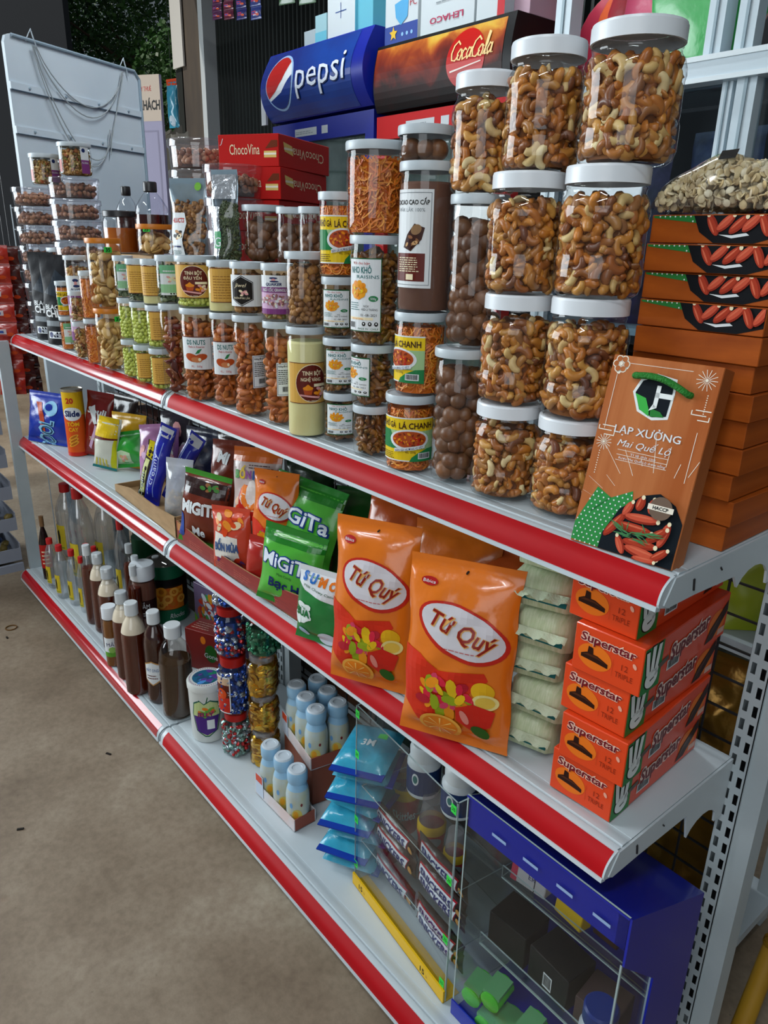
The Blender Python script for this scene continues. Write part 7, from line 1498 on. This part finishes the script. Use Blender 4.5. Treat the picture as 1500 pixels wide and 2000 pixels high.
p.poly(arc(math.radians(48), math.radians(215)) + [(gx - gr * .25, gy - gr * .32), (gx + gr * .25, gy + gr * .1)], C('#a81c1a', .3), 4); p.poly(arc(math.radians(215) + .12, math.radians(372)) + [(gx + gr * .70, gy + gr * .02), (gx + gr * .2, gy - gr * .40), (gx - gr * .3, gy - gr * .55)], C('#14307c', .3), 4)
p.text('pepsi', w * .24, H * .36, H * .40, C('#0c1a4a', .3), 4, width=w * .92, bold=.01); p.text('pepsi', w * .235, H * .37, H * .40, C('#cfd8e4', .3), 5, width=w * .92); p.build(T, 'header_print')
MB().box((-w - .04, -.03, 1.69), (-w - .005, -.02, 1.80), C('#b8bcc0', .4)).build('paper_tag', T)
BKC = M('cooler_black', srgb('#0c0e10'), .45, spec=.2); RDC = M('cooler_red', srgb('#b81416'), .5, spec=.15)
T, w, H, S = cooler('dark red drinks cooler with a cola picture header', 'drinks_cooler', -.782, -.146, 1.2, 1.872, 1.655, BKC, RDC, .02, 1)
p = Print(S, .03, .02, lift=.0012)
def colart():
    m, nt, b = _new('cola_ice_picture'); b.inputs['Roughness'].default_value = .45; b.inputs['Specular IOR Level'].default_value = .2; tc = nt.nodes.new('ShaderNodeTexCoord'); mp = nt.nodes.new('ShaderNodeMapping'); nz = nt.nodes.new('ShaderNodeTexNoise'); nz.inputs['Scale'].default_value = 9; nz.inputs['Detail'].default_value = 4; nz.inputs['Distortion'].default_value = .8
    sx = nt.nodes.new('ShaderNodeSeparateXYZ'); mr = nt.nodes.new('ShaderNodeMapRange'); mr.inputs[1].default_value = 1.66; mr.inputs[2].default_value = 1.872; ad = nt.nodes.new('ShaderNodeMath'); ad.operation = 'MULTIPLY_ADD'; ad.inputs[1].default_value = .9; sb = nt.nodes.new('ShaderNodeMath'); sb.operation = 'SUBTRACT'; sb.inputs[1].default_value = .56
    nt.links.new(tc.outputs['Object'], nz.inputs['Vector']); nt.links.new(tc.outputs['Object'], sx.inputs[0]); nt.links.new(sx.outputs[2], mr.inputs[0]); nt.links.new(nz.outputs['Fac'], ad.inputs[0]); nt.links.new(mr.outputs[0], ad.inputs[2]); nt.links.new(ad.outputs[0], sb.inputs[0])
    r = nt.nodes.new('ShaderNodeValToRGB'); e = r.color_ramp.elements; cs = [(0, '#150a08'), (.28, '#2a0c08'), (.45, '#6a1c0c'), (.60, '#8a3410'), (.74, '#b0601c'), (.86, '#c89a34'), (1, '#c8b04a')]
    while len(e) < len(cs): e.new(.5)
    for i, (p_, c_) in enumerate(cs): e[i].position = p_; e[i].color = (*srgb(c_), 1)
    nt.links.new(sb.outputs[0], r.inputs[0]); nt.links.new(r.outputs[0], b.inputs['Base Color']); return m
p.rect(-w * .985, .004, w * .90, H * .95, colart(), 1); p.ell(w * .42, H * .52, w * .26, H * .40, C('#b4140f', .3), 2, 36); p.build(T, 'header_print')
# brush-script lettering drawn as strokes
SCRIPT = {'C': [[(.9, .85), (.6, 1.05), (.25, .85), (.1, .45), (.25, .1), (.6, .05), (.95, .3)]], 'o': [[(.3, .6), (.08, .4), (.15, .08), (.42, .05), (.55, .35), (.4, .6), (.3, .6), (.6, .5)]], 'c': [[(.5, .5), (.3, .6), (.08, .35), (.2, .05), (.55, .15)]], 'a': [[(.5, .5), (.25, .6), (.06, .3), (.2, .05), (.45, .25), (.52, .58), (.5, .1), (.7, .1)]], 'l': [[(.1, .1), (.4, .6), (.45, 1.15), (.3, 1.2), (.25, .6), (.3, .08), (.5, .1)]], '-': [[(.0, .35), (.3, .38)]]}
q = MB(); cw = C('#e8c88a', .3); u = w * .21; k = H * .26
for chx in 'CocaCola':
    for st in SCRIPT[chx]:
        pts = [(u + (x + .22 * y) * k * .72, H * .50 + y * k) for x, y in st]; sm = []
        for i in range(len(pts) - 1):
            for t in range(4): sm.append((pts[i][0] + (pts[i + 1][0] - pts[i][0]) * t / 4, pts[i][1] + (pts[i + 1][1] - pts[i][1]) * t / 4))
        sm.append(pts[-1])
        for i in range(len(sm) - 1):
            a0, a1 = sm[i], sm[i + 1]; d_ = Vector((a1[0] - a0[0], a1[1] - a0[1])); 
            if d_.length < 1e-6: continue
            nn_ = Vector((-d_.y, d_.x)).normalized() * (.0014 + .0014 * abs(d_.normalized().y)); ex = d_.normalized() * .0012
            q.add([S(a0[0] - ex.x + nn_.x, a0[1] - ex.y + nn_.y, .004), S(a0[0] - ex.x - nn_.x, a0[1] - ex.y - nn_.y, .004), S(a1[0] + ex.x - nn_.x, a1[1] + ex.y - nn_.y, .004), S(a1[0] + ex.x + nn_.x, a1[1] + ex.y + nn_.y, .004)], [(0, 1, 2, 3)], cw)
    u += k * .72 * (.80 if chx == 'C' else (.58 if chx != 'l' else .45)) * .92
q.add([S(w * .22, H * .36, .004), S(w * .64, H * .44, .004), S(w * .64, H * .455, .004), S(w * .22, H * .385, .004)], [(0, 1, 2, 3)], C('#e0d0c8', .3)); q.build('script_lettering', T)
# cartons on the coolers
def top_box(label, u0, u1, vb, Y, zb, h, d, mat, art=None, yaw=0.0, name='mask_carton', right=None):
    a_, b_ = ony(u0, vb, Y), ony(u1, vb, Y); T2 = thing(name, label, 'box', ((a_.x + b_.x) / 2, Y, zb), yaw); W = b_.x - a_.x; carton(T2, W, d, h, mat)
    F = faces(W, d, h)
    if art: p = Print(F['front'], lift=.0008); art(p, W, h); p.build(T2, 'carton_print')
    if right: p = Print(F['right'], lift=.0008); right(p, d, h); p.build(T2, 'carton_print')
CW = C('#bfc8cc', .5); CY = C('#5aa8bc', .45)
top_box('white carton with blue cross mark on the blue cooler', 640, 693, 68, 1.21, 1.9455, .16, .2, CW, lambda p, W, h: (p.rect(-W * .2, -h * .02, W * .2, h * .0, C('#2a4a8a', .5), 1), p.rect(-W * .01, -h * .15, W * .01, h * .16, C('#2a4a8a', .5), 1)), 0, 'mask_carton', lambda p, d, h: (p.rect(-d * .5, -h * .5, -d * .3, h * .5, CY, 1), p.text('LEHACO', d * .3, -h * .2, h * .09, K['teal'], 1, rot=PI / 2)))
top_box('turquoise and white mask carton at the back corner of the blue cooler', 697, 728, 60, 1.22, 1.9455, .17, .2, CY)
top_box('small pale carton at the left end of the blue cooler', 594, 616, 80, 1.22, 1.9455, .055, .12, C('#9aa8ae', .5), None, 0, 'small_carton'); top_box('small turquoise carton beside the cross-marked one', 616, 638, 78, 1.22, 1.9455, .095, .12, C('#8fb4bc', .5), lambda p, W, h: p.rect(-W * .5, -h * .5, W * .5, -h * .1, CY, 1), 0, 'small_carton')
def mask(p, W, h):
    p.rect(-W * .5, -h * .5, W * .5, -h * .18, C('#1c3a8a', .4), 1); p.poly([(-W * .2, h * .18), (0, h * .22), (W * .22, h * .2), (W * .2, -h * .08), (0, -h * .2), (-W * .16, -h * .05)], C('#4a9ac8', .4), 2); p.text('PC', W * .36, h * .08, h * .12, C('#a82a3a', .4), 2, width=W * .2); p.text('FC', -W * .1, h * .36, h * .07, C('#a84a3a', .4), 2); p.lines(W * .2, h * .24, W * .46, h * .36, 2, C('#a84a3a', .4), 2)
    for k in range(1): p.poly([(-W * .22 + W * .13 * math.cos(PI / 2 + i * PI / 5) * (1 if i % 2 == 0 else .45), -h * .32 + W * .13 * math.sin(PI / 2 + i * PI / 5) * (1 if i % 2 == 0 else .45)) for i in range(10)], C('#d8b01c', .4), 3)
    for k in range(3): p.ell(W * (.05 + .14 * k), -h * .36, W * .035, W * .035, C('#7fb0d8', .4), 2, 10)
top_box('mask carton with blue mask picture and yellow star', 752, 815, 75, 1.21, 1.8725, .17, .2, CW, mask)
def leh(p, W, h): p.text('LEHACO', 0, -h * .24, h * .10, C('#a81c4a', .4), 2, rot=PI, width=W * .62, bold=.02); p.poly([(-W * .2, h * .45), (W * .1, h * .45), (W * .08, h * .15), (-W * .1, h * .12), (-W * .2, h * .2)], C('#d05a8a', .4), 2); p.lines(-W * .2, -h * .02, W * .3, h * .04, 1, K['grey'], 2); p.rect(-W * .5, h * .45, W * .5, h * .5, C('#c82a6a', .4), 1)
top_box('white and pink mask carton with upside-down lettering', 821, 925, 50, 1.21, 1.8725, .17, .2, CW, leh)
top_box('white carton with red stripe on the dark cooler', 930, 985, 28, 1.21, 1.8725, .12, .18, CW, lambda p, W, h: p.rect(W * .25, -h * .5, W * .5, h * .5, C('#b8242c', .4), 1)); top_box('pale pink carton at the right end of the dark cooler', 990, 1035, 15, 1.25, 1.8725, .12, .18, C('#b89aa8', .5), lambda p, W, h: p.rect(-W * .5, h * .1, W * .5, h * .5, C('#b82a5a', .4), 1))
# white aluminium cabinet with glass at the right
AL = M('white_aluminium', srgb('#c3d2da'), .3, spec=.5); ALS = M('aluminium_groove', srgb('#8fa4ae'), .35)
cY = 1.22; T = thing('glass_cabinet', 'white aluminium cabinet with glass doors at the right', 'cabinet', (0, cY, 0))
def bar(x0, x1, z0, z1, nm='frame_bar', y0=0.0, y1=.05):
    m = MB(); m.box((x0, y0, z0), (x1, y1, z1), AL)
    if x1 - x0 < z1 - z0: m.box((x0 + (x1 - x0) * .42, y0 - .004, z0), (x0 + (x1 - x0) * .58, y0, z1), ALS)
    else: m.box((x0, y0 - .004, z0 + (z1 - z0) * .8), (x1, y0, z1), M('alu_bright', srgb('#dbe6ea'), .3)); m.box((x0, y0 - .004, z0), (x1, y0, z0 + (z1 - z0) * .18), M('alu_bright', None))
    m.build(nm, T)
gx_ = lambda u, v: ony(u, v, cY)
bar(gx_(1083, 60).x, gx_(1112, 60).x, 0, 2.5, 'frame_post'); bar(gx_(1382, 40).x, gx_(1415, 40).x, 1.66, 2.5, 'frame_post'); bar(gx_(1445, 40).x, gx_(1482, 40).x, 1.66, 2.5, 'frame_post', -.01, .03); bar(gx_(1398, 250).x, gx_(1418, 250).x, 0, 1.62, 'frame_post'); bar(gx_(1430, 250).x, gx_(1468, 250).x, 0, 1.62, 'frame_post', -.012, .03); bar(1.9, 1.96, 0, 2.5, 'frame_post')
zb1 = gx_(1430, 158).z; zb2 = gx_(1430, 105).z; bar(gx_(1112, 60).x, 1.9, zb1, zb2, 'cross_beam', -.03, .05); bar(gx_(1112, 60).x, 1.9, 2.42, 2.5, 'cross_beam')
MB().box((gx_(1083, 60).x, .52, 0), (1.96, .54, 2.5), M('cabinet_back', srgb('#22262c'), .6)).build('back_panel', T); MB().box((gx_(1083, 60).x, .05, 1.0), (1.96, .52, 1.02), AL).build('cabinet_shelf', T)
MB().box((gx_(1112, 60).x, .02, .05), (1.9, .024, zb1), clear('cabinet_glass', (.75, .82, .85), .08, .02)).build('glass_pane', T)
# stock on the cabinet shelf behind the glass
rn = random.Random(8)
for i in range(5):
    x = gx_(1120, 60).x + .12 + .26 * i; T2 = thing('cabinet_bundle', '%s bundle behind the cabinet glass' % ['dark violet', 'navy', 'dull green', 'plum', 'charcoal'][i], 'bundle', (x, cY + .22, 1.0205), rn.uniform(-.2, .2)); bag(T2, .22, rn.uniform(.45, .55), .14, M('bundle_%d' % i, srgb(['#2a2040', '#1a2444', '#2c3a34', '#3a2438', '#20242c'][i]), .5, bump=(30, .6), noise=(25, srgb(['#4a3a6a', '#2c3c6a', '#3c5248', '#5a3a58', '#343a44'][i]), (1, 1, 1))), None, .01, 'stand', i, .004)
# plastic-wrapped round fans above the beam
zf = zb2 + .001
for i, (u, v, wp, hp, hx, Y, nm) in enumerate(((1215, 85, 215, 180, '#b8304a', cY + .24, 'deep pink round fan at the left of the wrapped row'), (1242, 95, 200, 190, '#e0602c', cY + .20, 'orange round fan between the pink ones'), (1272, 90, 220, 215, '#a81c2c', cY + .16, 'dark red round fan in the wrapped row'), (1312, 90, 230, 245, '#c8486a', cY + .12, 'pink round fan beside the green one'), (1385, 60, 270, 290, '#2f9a4a', cY + .08, 'large green round fan in clear wrap'))):
    q = ony(u, v, Y); R_ = wp / 2 * depth(q) / FPX; Rz = hp / 2 * depth(q) / FPX
    T2 = thing('round_fan', nm, 'fan', (q.x, Y, zf + .004), 0, 'wrapped round fans')
    mb = MB(); n = 28; vs = [(0, -.012, Rz)]; 
    for k, rr in enumerate((.5, .92, 1.0)):
        for j in range(n): t = 2 * PI * j / n; vs.append((R_ * rr * math.cos(t), (-.012, -.010, -.004)[k], Rz + Rz * rr * math.sin(t)))
    m0 = len(vs); vs += [(x, -y_, z) for x, y_, z in vs]
    fs = [(0, 1 + (j + 1) % n, 1 + j) for j in range(n)] + [(1 + k * n + j, 1 + k * n + (j + 1) % n, 1 + (k + 1) * n + (j + 1) % n, 1 + (k + 1) * n + j) for k in range(2) for j in range(n)]
    fs2 = [tuple(m0 + i_ for i_ in f[::-1]) for f in fs]; rim = [(1 + 2 * n + j, 1 + 2 * n + (j + 1) % n, m0 + 1 + 2 * n + (j + 1) % n, m0 + 1 + 2 * n + j) for j in range(n)]
    mb.add(vs, fs + fs2 + rim, M('fan_' + hx[1:], srgb(hx), .3, coat=.4, bump=(25, .5))); mb.build('fan_disc', T2, 50)
    tr = MB(); tr.tube([(R_ * math.cos(2 * PI * j / n), 0, Rz + Rz * math.sin(2 * PI * j / n)) for j in range(n + 1)], .003, C('#c99a94', .4), 6, False); tr.build('rim_trim', T2, 50)
MB().box((gx_(1112, 60).x, .05, zb2 - .02), (1.9, .5, zb2), AL).build('cabinet_shelf', T)
# ---------------------------------------------------------------- left background
# white ribbed panel hung with cord
d = ray(1420, 505); bd = Vector((d.x, d.y, 0)).normalized(); TR = ony(270, 140, .75); nb_ = bd.cross(Vector((0, 0, 1)))
TL = onplane(5, 63, TR, nb_); wB = (Vector((TR.x, TR.y, 0)) - Vector((TL.x, TL.y, 0))).length; zt = TR.z; yawB = math.atan2(bd.y, bd.x)
zbm = .55; T = thing('white_panel', 'white ribbed metal panel with cord loops at the left', 'panel', (TL.x, TL.y, zbm), yawB); PW = M('panel_white', srgb('#ccd8e0'), .4, noise=(3, srgb('#c0ced8'), (1, 1, 1))); PG_ = C('#8fa2b0', .5)
HB = zt - zbm; m = MB(); rr = .03; oc = [(0, 0), (wB, 0), (wB, HB - rr), (wB - .3 * rr, HB - .3 * rr), (wB - rr, HB), (rr, HB), (.3 * rr, HB - .3 * rr), (0, HB - rr)]
m.add([(x, 0, z) for x, z in oc] + [(x, .012, z) for x, z in oc], [tuple(range(8)), tuple(range(15, 7, -1))] + [(i, 8 + i, 8 + (i + 1) % 8, (i + 1) % 8) for i in range(8)], PW); m.build('sheet', T)
for k, (v0) in enumerate((228, 298)):
    zz = onplane(268, v0, TR, nb_).z - zbm
    m = MB(); m.box((0, -.006, zz), (wB, 0, zz + .022), PW); m.box((0, -.007, zz - .003), (wB, -.001, zz), C('#4a5a6a', .5)); m.build('rib', T)
    for j in range(4): MB().lathe([(.005, 0), (.004, .003), (0, .004)], PG_, 10).build('rivet', T, None, (wB * (.12 + .25 * j), -.007, zz + .012), (PI / 2, 0, 0))
m = MB(); m.tube([(rr, -.004, HB - .004), (wB - rr, -.004, HB - .004), (wB - .004, -.004, HB - rr), (wB - .004, -.004, 0)], .006, PG_, 8); m.build('edge_trim', T)
def hook(x): MB().tube([(x - .025, -.005, HB - .01), (x, -.008, HB + .03), (x + .02, -.008, HB - .03)], .0028, C('#a8b4bc', .4), 6).build('wire_hook', T)
hook(wB * .17); hook(wB * .86)
for k, (sag, xa, xb) in enumerate(((.17, .19, .84), (.21, .18, .83), (.28, .17, .70), (.31, .16, .68))):
    pts = []
    for i in range(17):
        t = i / 16; pts.append((wB * (xa + (xb - xa) * t), -.011 - .001 * k, HB - .02 - sag * (4 * t * (1 - t)) ** .8 * (.8 + .2 * t) - (.22 * t if k > 1 else 0) * t))
    MB().tube(pts, .0022, C('#9aa2a6', .6), 6).build('cord', T)
MB().tube([(wB * .84, -.012, HB - .03), (wB * .76, -.013, HB - .16), (wB * .69, -.013, HB - .27), (wB * .67, -.013, HB - .33)], .0022, C('#9aa2a6', .6), 6).build('cord', T)
# legs so the panel stands on the floor, and the wire grid in front of its lower half
for x in (.03, wB - .05): MB().box((x, .0, -zbm), (x + .02, .02, 0), PG_).build('leg', T)
q0 = TL - nb_ * 0; T = thing('wire_basket', 'white wire grid basket below the white panel', 'basket', (TL.x + .04, TL.y - .02, .0), yawB); WG = C('#b0bcc4', .4); m = MB()
for k in range(7): m.tube([(-.05, 0, .9 + .07 * k), (wB * .95, 0, .9 + .07 * k)], .002, WG, 5)
for k in range(15): m.tube([(-.05 + k * wB / 14, .002, 0 if k in (0, 14) else .86), (-.05 + k * wB / 14, .002, 1.33)], .002, WG, 5)
m.build('grid', T)['kind'] = 'stuff'
# notice board, cloth, teal bag
sY = 1.0; a_, b_ = ony(244, 128, sY), ony(314, 150, sY); T = thing('notice_board', 'pale notice board with dark capital lettering', 'sign', ((a_.x + b_.x) / 2 - .06, sY, 0), .55); W = (b_.x - a_.x) * .60; zt_ = b_.z + .04
MB().box((-W / 2, 0, .0), (W / 2, .02, zt_), C('#8f8aa0', .6)).build('board', T); p = Print(plane((0, 0, 0), (1, 0, 0), (0, 0, 1)), lift=.0008); p.rect(-W * .5, zt_ - .20, W * .5, zt_, C('#b5a494', .6), 1); p.text('XE KHÁCH', W * .12, zt_ - .15, .04, K['black'], 2, width=W * .72, bold=.03); p.text('BÁN MÁY THUÊ', W * .05, zt_ - .07, .02, K['red'], 2, width=W * .5); p.frame(-W * .35, zt_ - 1.0, W * .4, zt_ - .24, .008, C('#7d788c', .6), 1); p.build(T, 'board_print')
T = thing('draped_cloth', 'grey-beige cloth draped beside the notice board', 'cloth', (ony(335, 330, 1.25).x, 1.25, 0)); m = MB(); n = 30; zt_ = ony(335, 245, 1.25).z; vs = []
for j in range(2):
    for i in range(n + 1): vs.append((-.17 + .34 * i / n, .05 * math.sin(i * 1.1) * (1 if j else .5), .0 if j else zt_ - .05 * abs(math.sin(i * .5))))
m.add(vs, [(i, n + 1 + i, n + 2 + i, i + 1) for i in range(n)], M('cloth_grey', srgb('#8a8478'), .8, noise=(6, srgb('#6d675c'), (1, 1, .3)))); vs2 = [(x, y_ + .004, z) for x, y_, z in vs]; m.add(vs2, [(i, i + 1, n + 2 + i, n + 1 + i) for i in range(n)], M('cloth_grey', None)); m.build('drape', T, 80)
T = thing('hanging_bag', 'teal bag with orange top hanging beside the column', 'bag', (ony(341, 250, 1.6).x, 1.6, ony(341, 250, 1.6).z), .3); hq = ony(341, 152, 1.6).z - ony(341, 250, 1.6).z; S = bag(T, .09, hq, .05, gl('#2a7a94'), None, .012, 'pillow', 7); p = Print(S, .02, .02, lift=.0008); p.rect(-.045, hq * .86, .045, hq, C('#b8401c', .4), 1); p.ell(0, hq * .14, .025, .03, C('#a8b8c4', .4), 1); p.build(T, 'bag_print'); MB().tube([(0, 0, hq), (0, 0, 2.95 - T.location.z)], .0015, DARKW, 5).build('hang_string', T)
# hanging sachet strips
def sachet_strip(label, x, y_, ztop, zbot, n, w, mat, mat2, yaw, seed, group=None):
    T = thing('sachet_strip', label, 'sachets', (x, y_, zbot), yaw, group); h = (ztop - zbot) / n; rn = random.Random(seed)
    for k in range(n):
        S = bag_surface(w, h, .02, .006, 'pillow', seed + k, .001); sub = bpy.data.objects.new('sachet', None); COL.objects.link(sub); sub.parent = T; sub.location = (rn.uniform(-.002, .002), rn.uniform(-.004, .004), k * h)
        SS = bag(sub, w, h - .001, .022, mat, None, .006, 'pillow', seed + k, .0012, name='wrapper', nu=8, nv=8); p = Print(SS, .012, .012, .0007); p.rect(-w * .3, h * .35, w * .1, h * .62, mat2, 1); p.rect(-w * .24, h * .42, w * .0, h * .54, C('#2a4a9a', .4), 2); p.ell(w * .22, h * .35, w * .14, h * .1, C('#c8481c', .4), 1); p.build(sub, 'sachet_print')
    MB().tube([(0, 0, ztop - zbot), (0, 0, 2.95 - zbot)], .0012, DARKW, 5).build('hang_string', T)
for i, (u, v0, v1, X, hx, nm) in enumerate(((8, 478, 772, -1.23, '#a8281a', 'bright red sachet strip hanging at the left edge'), (30, 480, 770, -1.27, '#4a1a14', 'dark brown sachet strip hanging beside the red one'), (46, 560, 768, -1.30, '#3a1410', 'darkest sachet strip hanging at the far shelf end'))):
    a_ = onx(u, v0, X); b_ = onx(u, v1, X); sachet_strip(nm, X, (a_.y + b_.y) / 2 - .0, a_.z, b_.z, 8, .085, gl(hx), C('#c9c0c4', .4), 1.1, 200 + 10 * i, 'hanging sachet strips left')
for i, u in enumerate((425, 448, 472, 500)):
    q = ony(u, 38, 1.7); sachet_strip('%s sachet strip hanging in front of the dark shutter' % ['leftmost violet', 'second violet', 'third, bluer', 'rightmost blue-red'][i], q.x, 1.7, 2.5, q.z, 3, .075, gl(['#4a1a44', '#5a1a34', '#2a2a6a', '#2a3a7a'][i]), C('#b83a54', .4), .3, 300 + 10 * i, 'hanging sachet strips top')
for i, u in enumerate((560, 600)):
    q = ony(u, 8, 1.6); sachet_strip(['left green snack strip hanging above the blue cooler', 'right green snack strip hanging above the blue cooler'][i], q.x, 1.6, 2.6, q.z, 2, .10, gl('#3a5a3a'), C('#8a9a5a', .4), .3, 350 + 10 * i, 'green snack strips')
# candy bin rack at the far left
q = onz(46, 1112, .005); T = thing('bin_rack', 'grey rack of sweet bins beyond the far shelf end', 'rack', (q.x - .02, q.y + .005, 0)); BG = C('#8a8f9c', .5); rn = random.Random(31)
for x in (-.30, .0): MB().box((x, -.62, 0), (x + .015, .0, .03), BG).build('foot', T)
MB().box((-.30, -.01, 0), (-.28, .01, 1.0), BG).build('post', T); MB().box((-.30, -.62, 0), (-.28, -.60, 1.0), BG).build('post', T)
SW = [C(h_, .35) for h_ in ('#6a2a34', '#4a3a4c', '#7a6a3a', '#2a3a5a', '#8a8a94', '#3a5a34', '#8a4a5a')]
for k in range(6):
    z = .04 + .125 * k; m = MB(); m.box((-.28, -.62, z), (.0, .0, z + .004), BG); m.box((0, -.62, z), (.004, .0, z + .05), BG); m.box((-.28, -.004, z), (0, 0, z + .07), BG); m.box((-.28, -.62, z), (0, -.616, z + .07), BG); m.box((-.28, -.62, z), (-.276, 0, z + .09), BG); m.build('bin', T)
    s_ = MB()
    for j in range(70):
        v, f = blob(.018, .013, .014, 7, 5, .25, j); s_.add((v @ rotm(rn).T + np.array((rn.uniform(-.25, -.015), rn.uniform(-.60, -.02), z + .02 + rn.uniform(0, .03)))).tolist(), f, rn.choice(SW))
    s_.build('wrapped_sweets', T, 50)['kind'] = 'stuff'
# trees outside
LEAF = M('leaf_green', srgb('#3c6a2a'), .5, noise=(2.5, srgb('#1c3f16'), (1, 1, 1))); BARK = C('#4a3a2c', .8)
def tree(label, cx, cy, cz, rx, rz_, n, seed):
    T = thing('garden_tree', label, 'tree', (cx, cy, 0)); rn = random.Random(seed); m = MB()
    tr = MB(); tr.tube([(0, 0, 0), (.1, .05, cz * .5), (0, 0, cz)], [.11, .09, .04], BARK, 8); [tr.tube([(0, 0, cz * .55), (rn.uniform(-1, 1) * rx * .5, rn.uniform(-1, 1) * rx * .5, cz * .9), (rn.uniform(-1, 1) * rx * .8, rn.uniform(-1, 1) * rx * .8, cz + rn.uniform(-.3, .5) * rz_)], [.05, .03, .012], BARK, 6) for _ in range(7)]; tr.build('trunk', T, 50)
    for i in range(n):
        while True:
            a, b, c = rn.uniform(-1, 1), rn.uniform(-1, 1), rn.uniform(-1, 1)
            if a * a + b * b + c * c < 1: break
        p0 = Vector((a * rx, b * rx, cz + c * rz_)); L = rn.uniform(.03, .065); u_ = Vector((rn.gauss(0, 1), rn.gauss(0, 1), rn.gauss(0, 1))).normalized(); v_ = u_.orthogonal().normalized() * L * .42
        m.add([p0, p0 + u_ * L * .5 + v_, p0 + u_ * L * 1.1, p0 + u_ * L * .5 - v_], [(0, 1, 2, 3)], LEAF)
    o = m.build('foliage', T); o['kind'] = 'stuff'
q = ony(255, 95, 4.1); tree('leafy garden tree outside left of the column', q.x, 4.1, q.z, 1.3, 1.5, 14000, 1)
q = ony(170, 40, 5.6); tree('second garden tree behind, seen at the top left', q.x - .6, 5.6, q.z, 1.5, 1.6, 12000, 2)
q = ony(345, 180, 3.2); tree('third garden tree low behind the notice board', q.x + .2, 3.2, q.z - .1, .55, .7, 4000, 3)
# ceiling tube lamps over the aisle
def tube_lamp(x, y_, yaw, label):
    T = thing('tube_lamp', label, 'lamp', (x, y_, 2.875), yaw, 'ceiling tube lamps'); MB().box((-.62, -.04, .02), (.62, .04, .07), C('#c8ccd0', .4)).build('housing', T); MB().tube([(-.6, 0, 0), (.6, 0, 0)], .014, M('lit_tube', (.9, .96, 1), .5, emit=9.0), 12).build('tube', T, 60)
    l = bpy.data.lights.new('tube_light', 'AREA'); l.shape = 'RECTANGLE'; l.size = 1.2; l.size_y = .05; l.energy = TUBE_W; l.color = (.92, .97, 1); o = bpy.data.objects.new('tube_light', l); COL.objects.link(o); o.parent = T; o.location = (0, 0, -.02)
TUBE_W = 22
tube_lamp(-.5, -1.25, .0, 'left ceiling tube lamp over the aisle'); tube_lamp(1.6, -1.45, 1.2, 'right ceiling tube lamp over the aisle'); tube_lamp(-.6, .85, 0, 'ceiling tube lamp in front of the coolers')

q = onz(22, 1227, 0); T = thing('rubber_ring', 'small brown ring lying on the concrete floor', 'ring', (q.x, q.y, 0)); MB().tube([(.017 * math.cos(2 * PI * k / 20), .017 * math.sin(2 * PI * k / 20), .0022) for k in range(21)], .002, C('#6a4a24', .5), 6, False).build('band', T, 60)
for i, (u, v, r_) in enumerate(((14, 1246, 0), (212, 1473, .5), (40, 1620, 1.1))):
    q = onz(u, v, 0); MB().box((-.007, -.0025, 0), (.007, .0025, .0025), C('#1c1814', .7)).build('dirt_crumb', tag(thing('floor_crumb', '%s dark crumb on the concrete floor' % ['topmost', 'middle', 'lowest'][i], 'crumb', (q.x, q.y, 0), r_), '%s dark crumb on the concrete floor' % ['topmost', 'middle', 'lowest'][i], 'crumb', 'floor crumbs'))
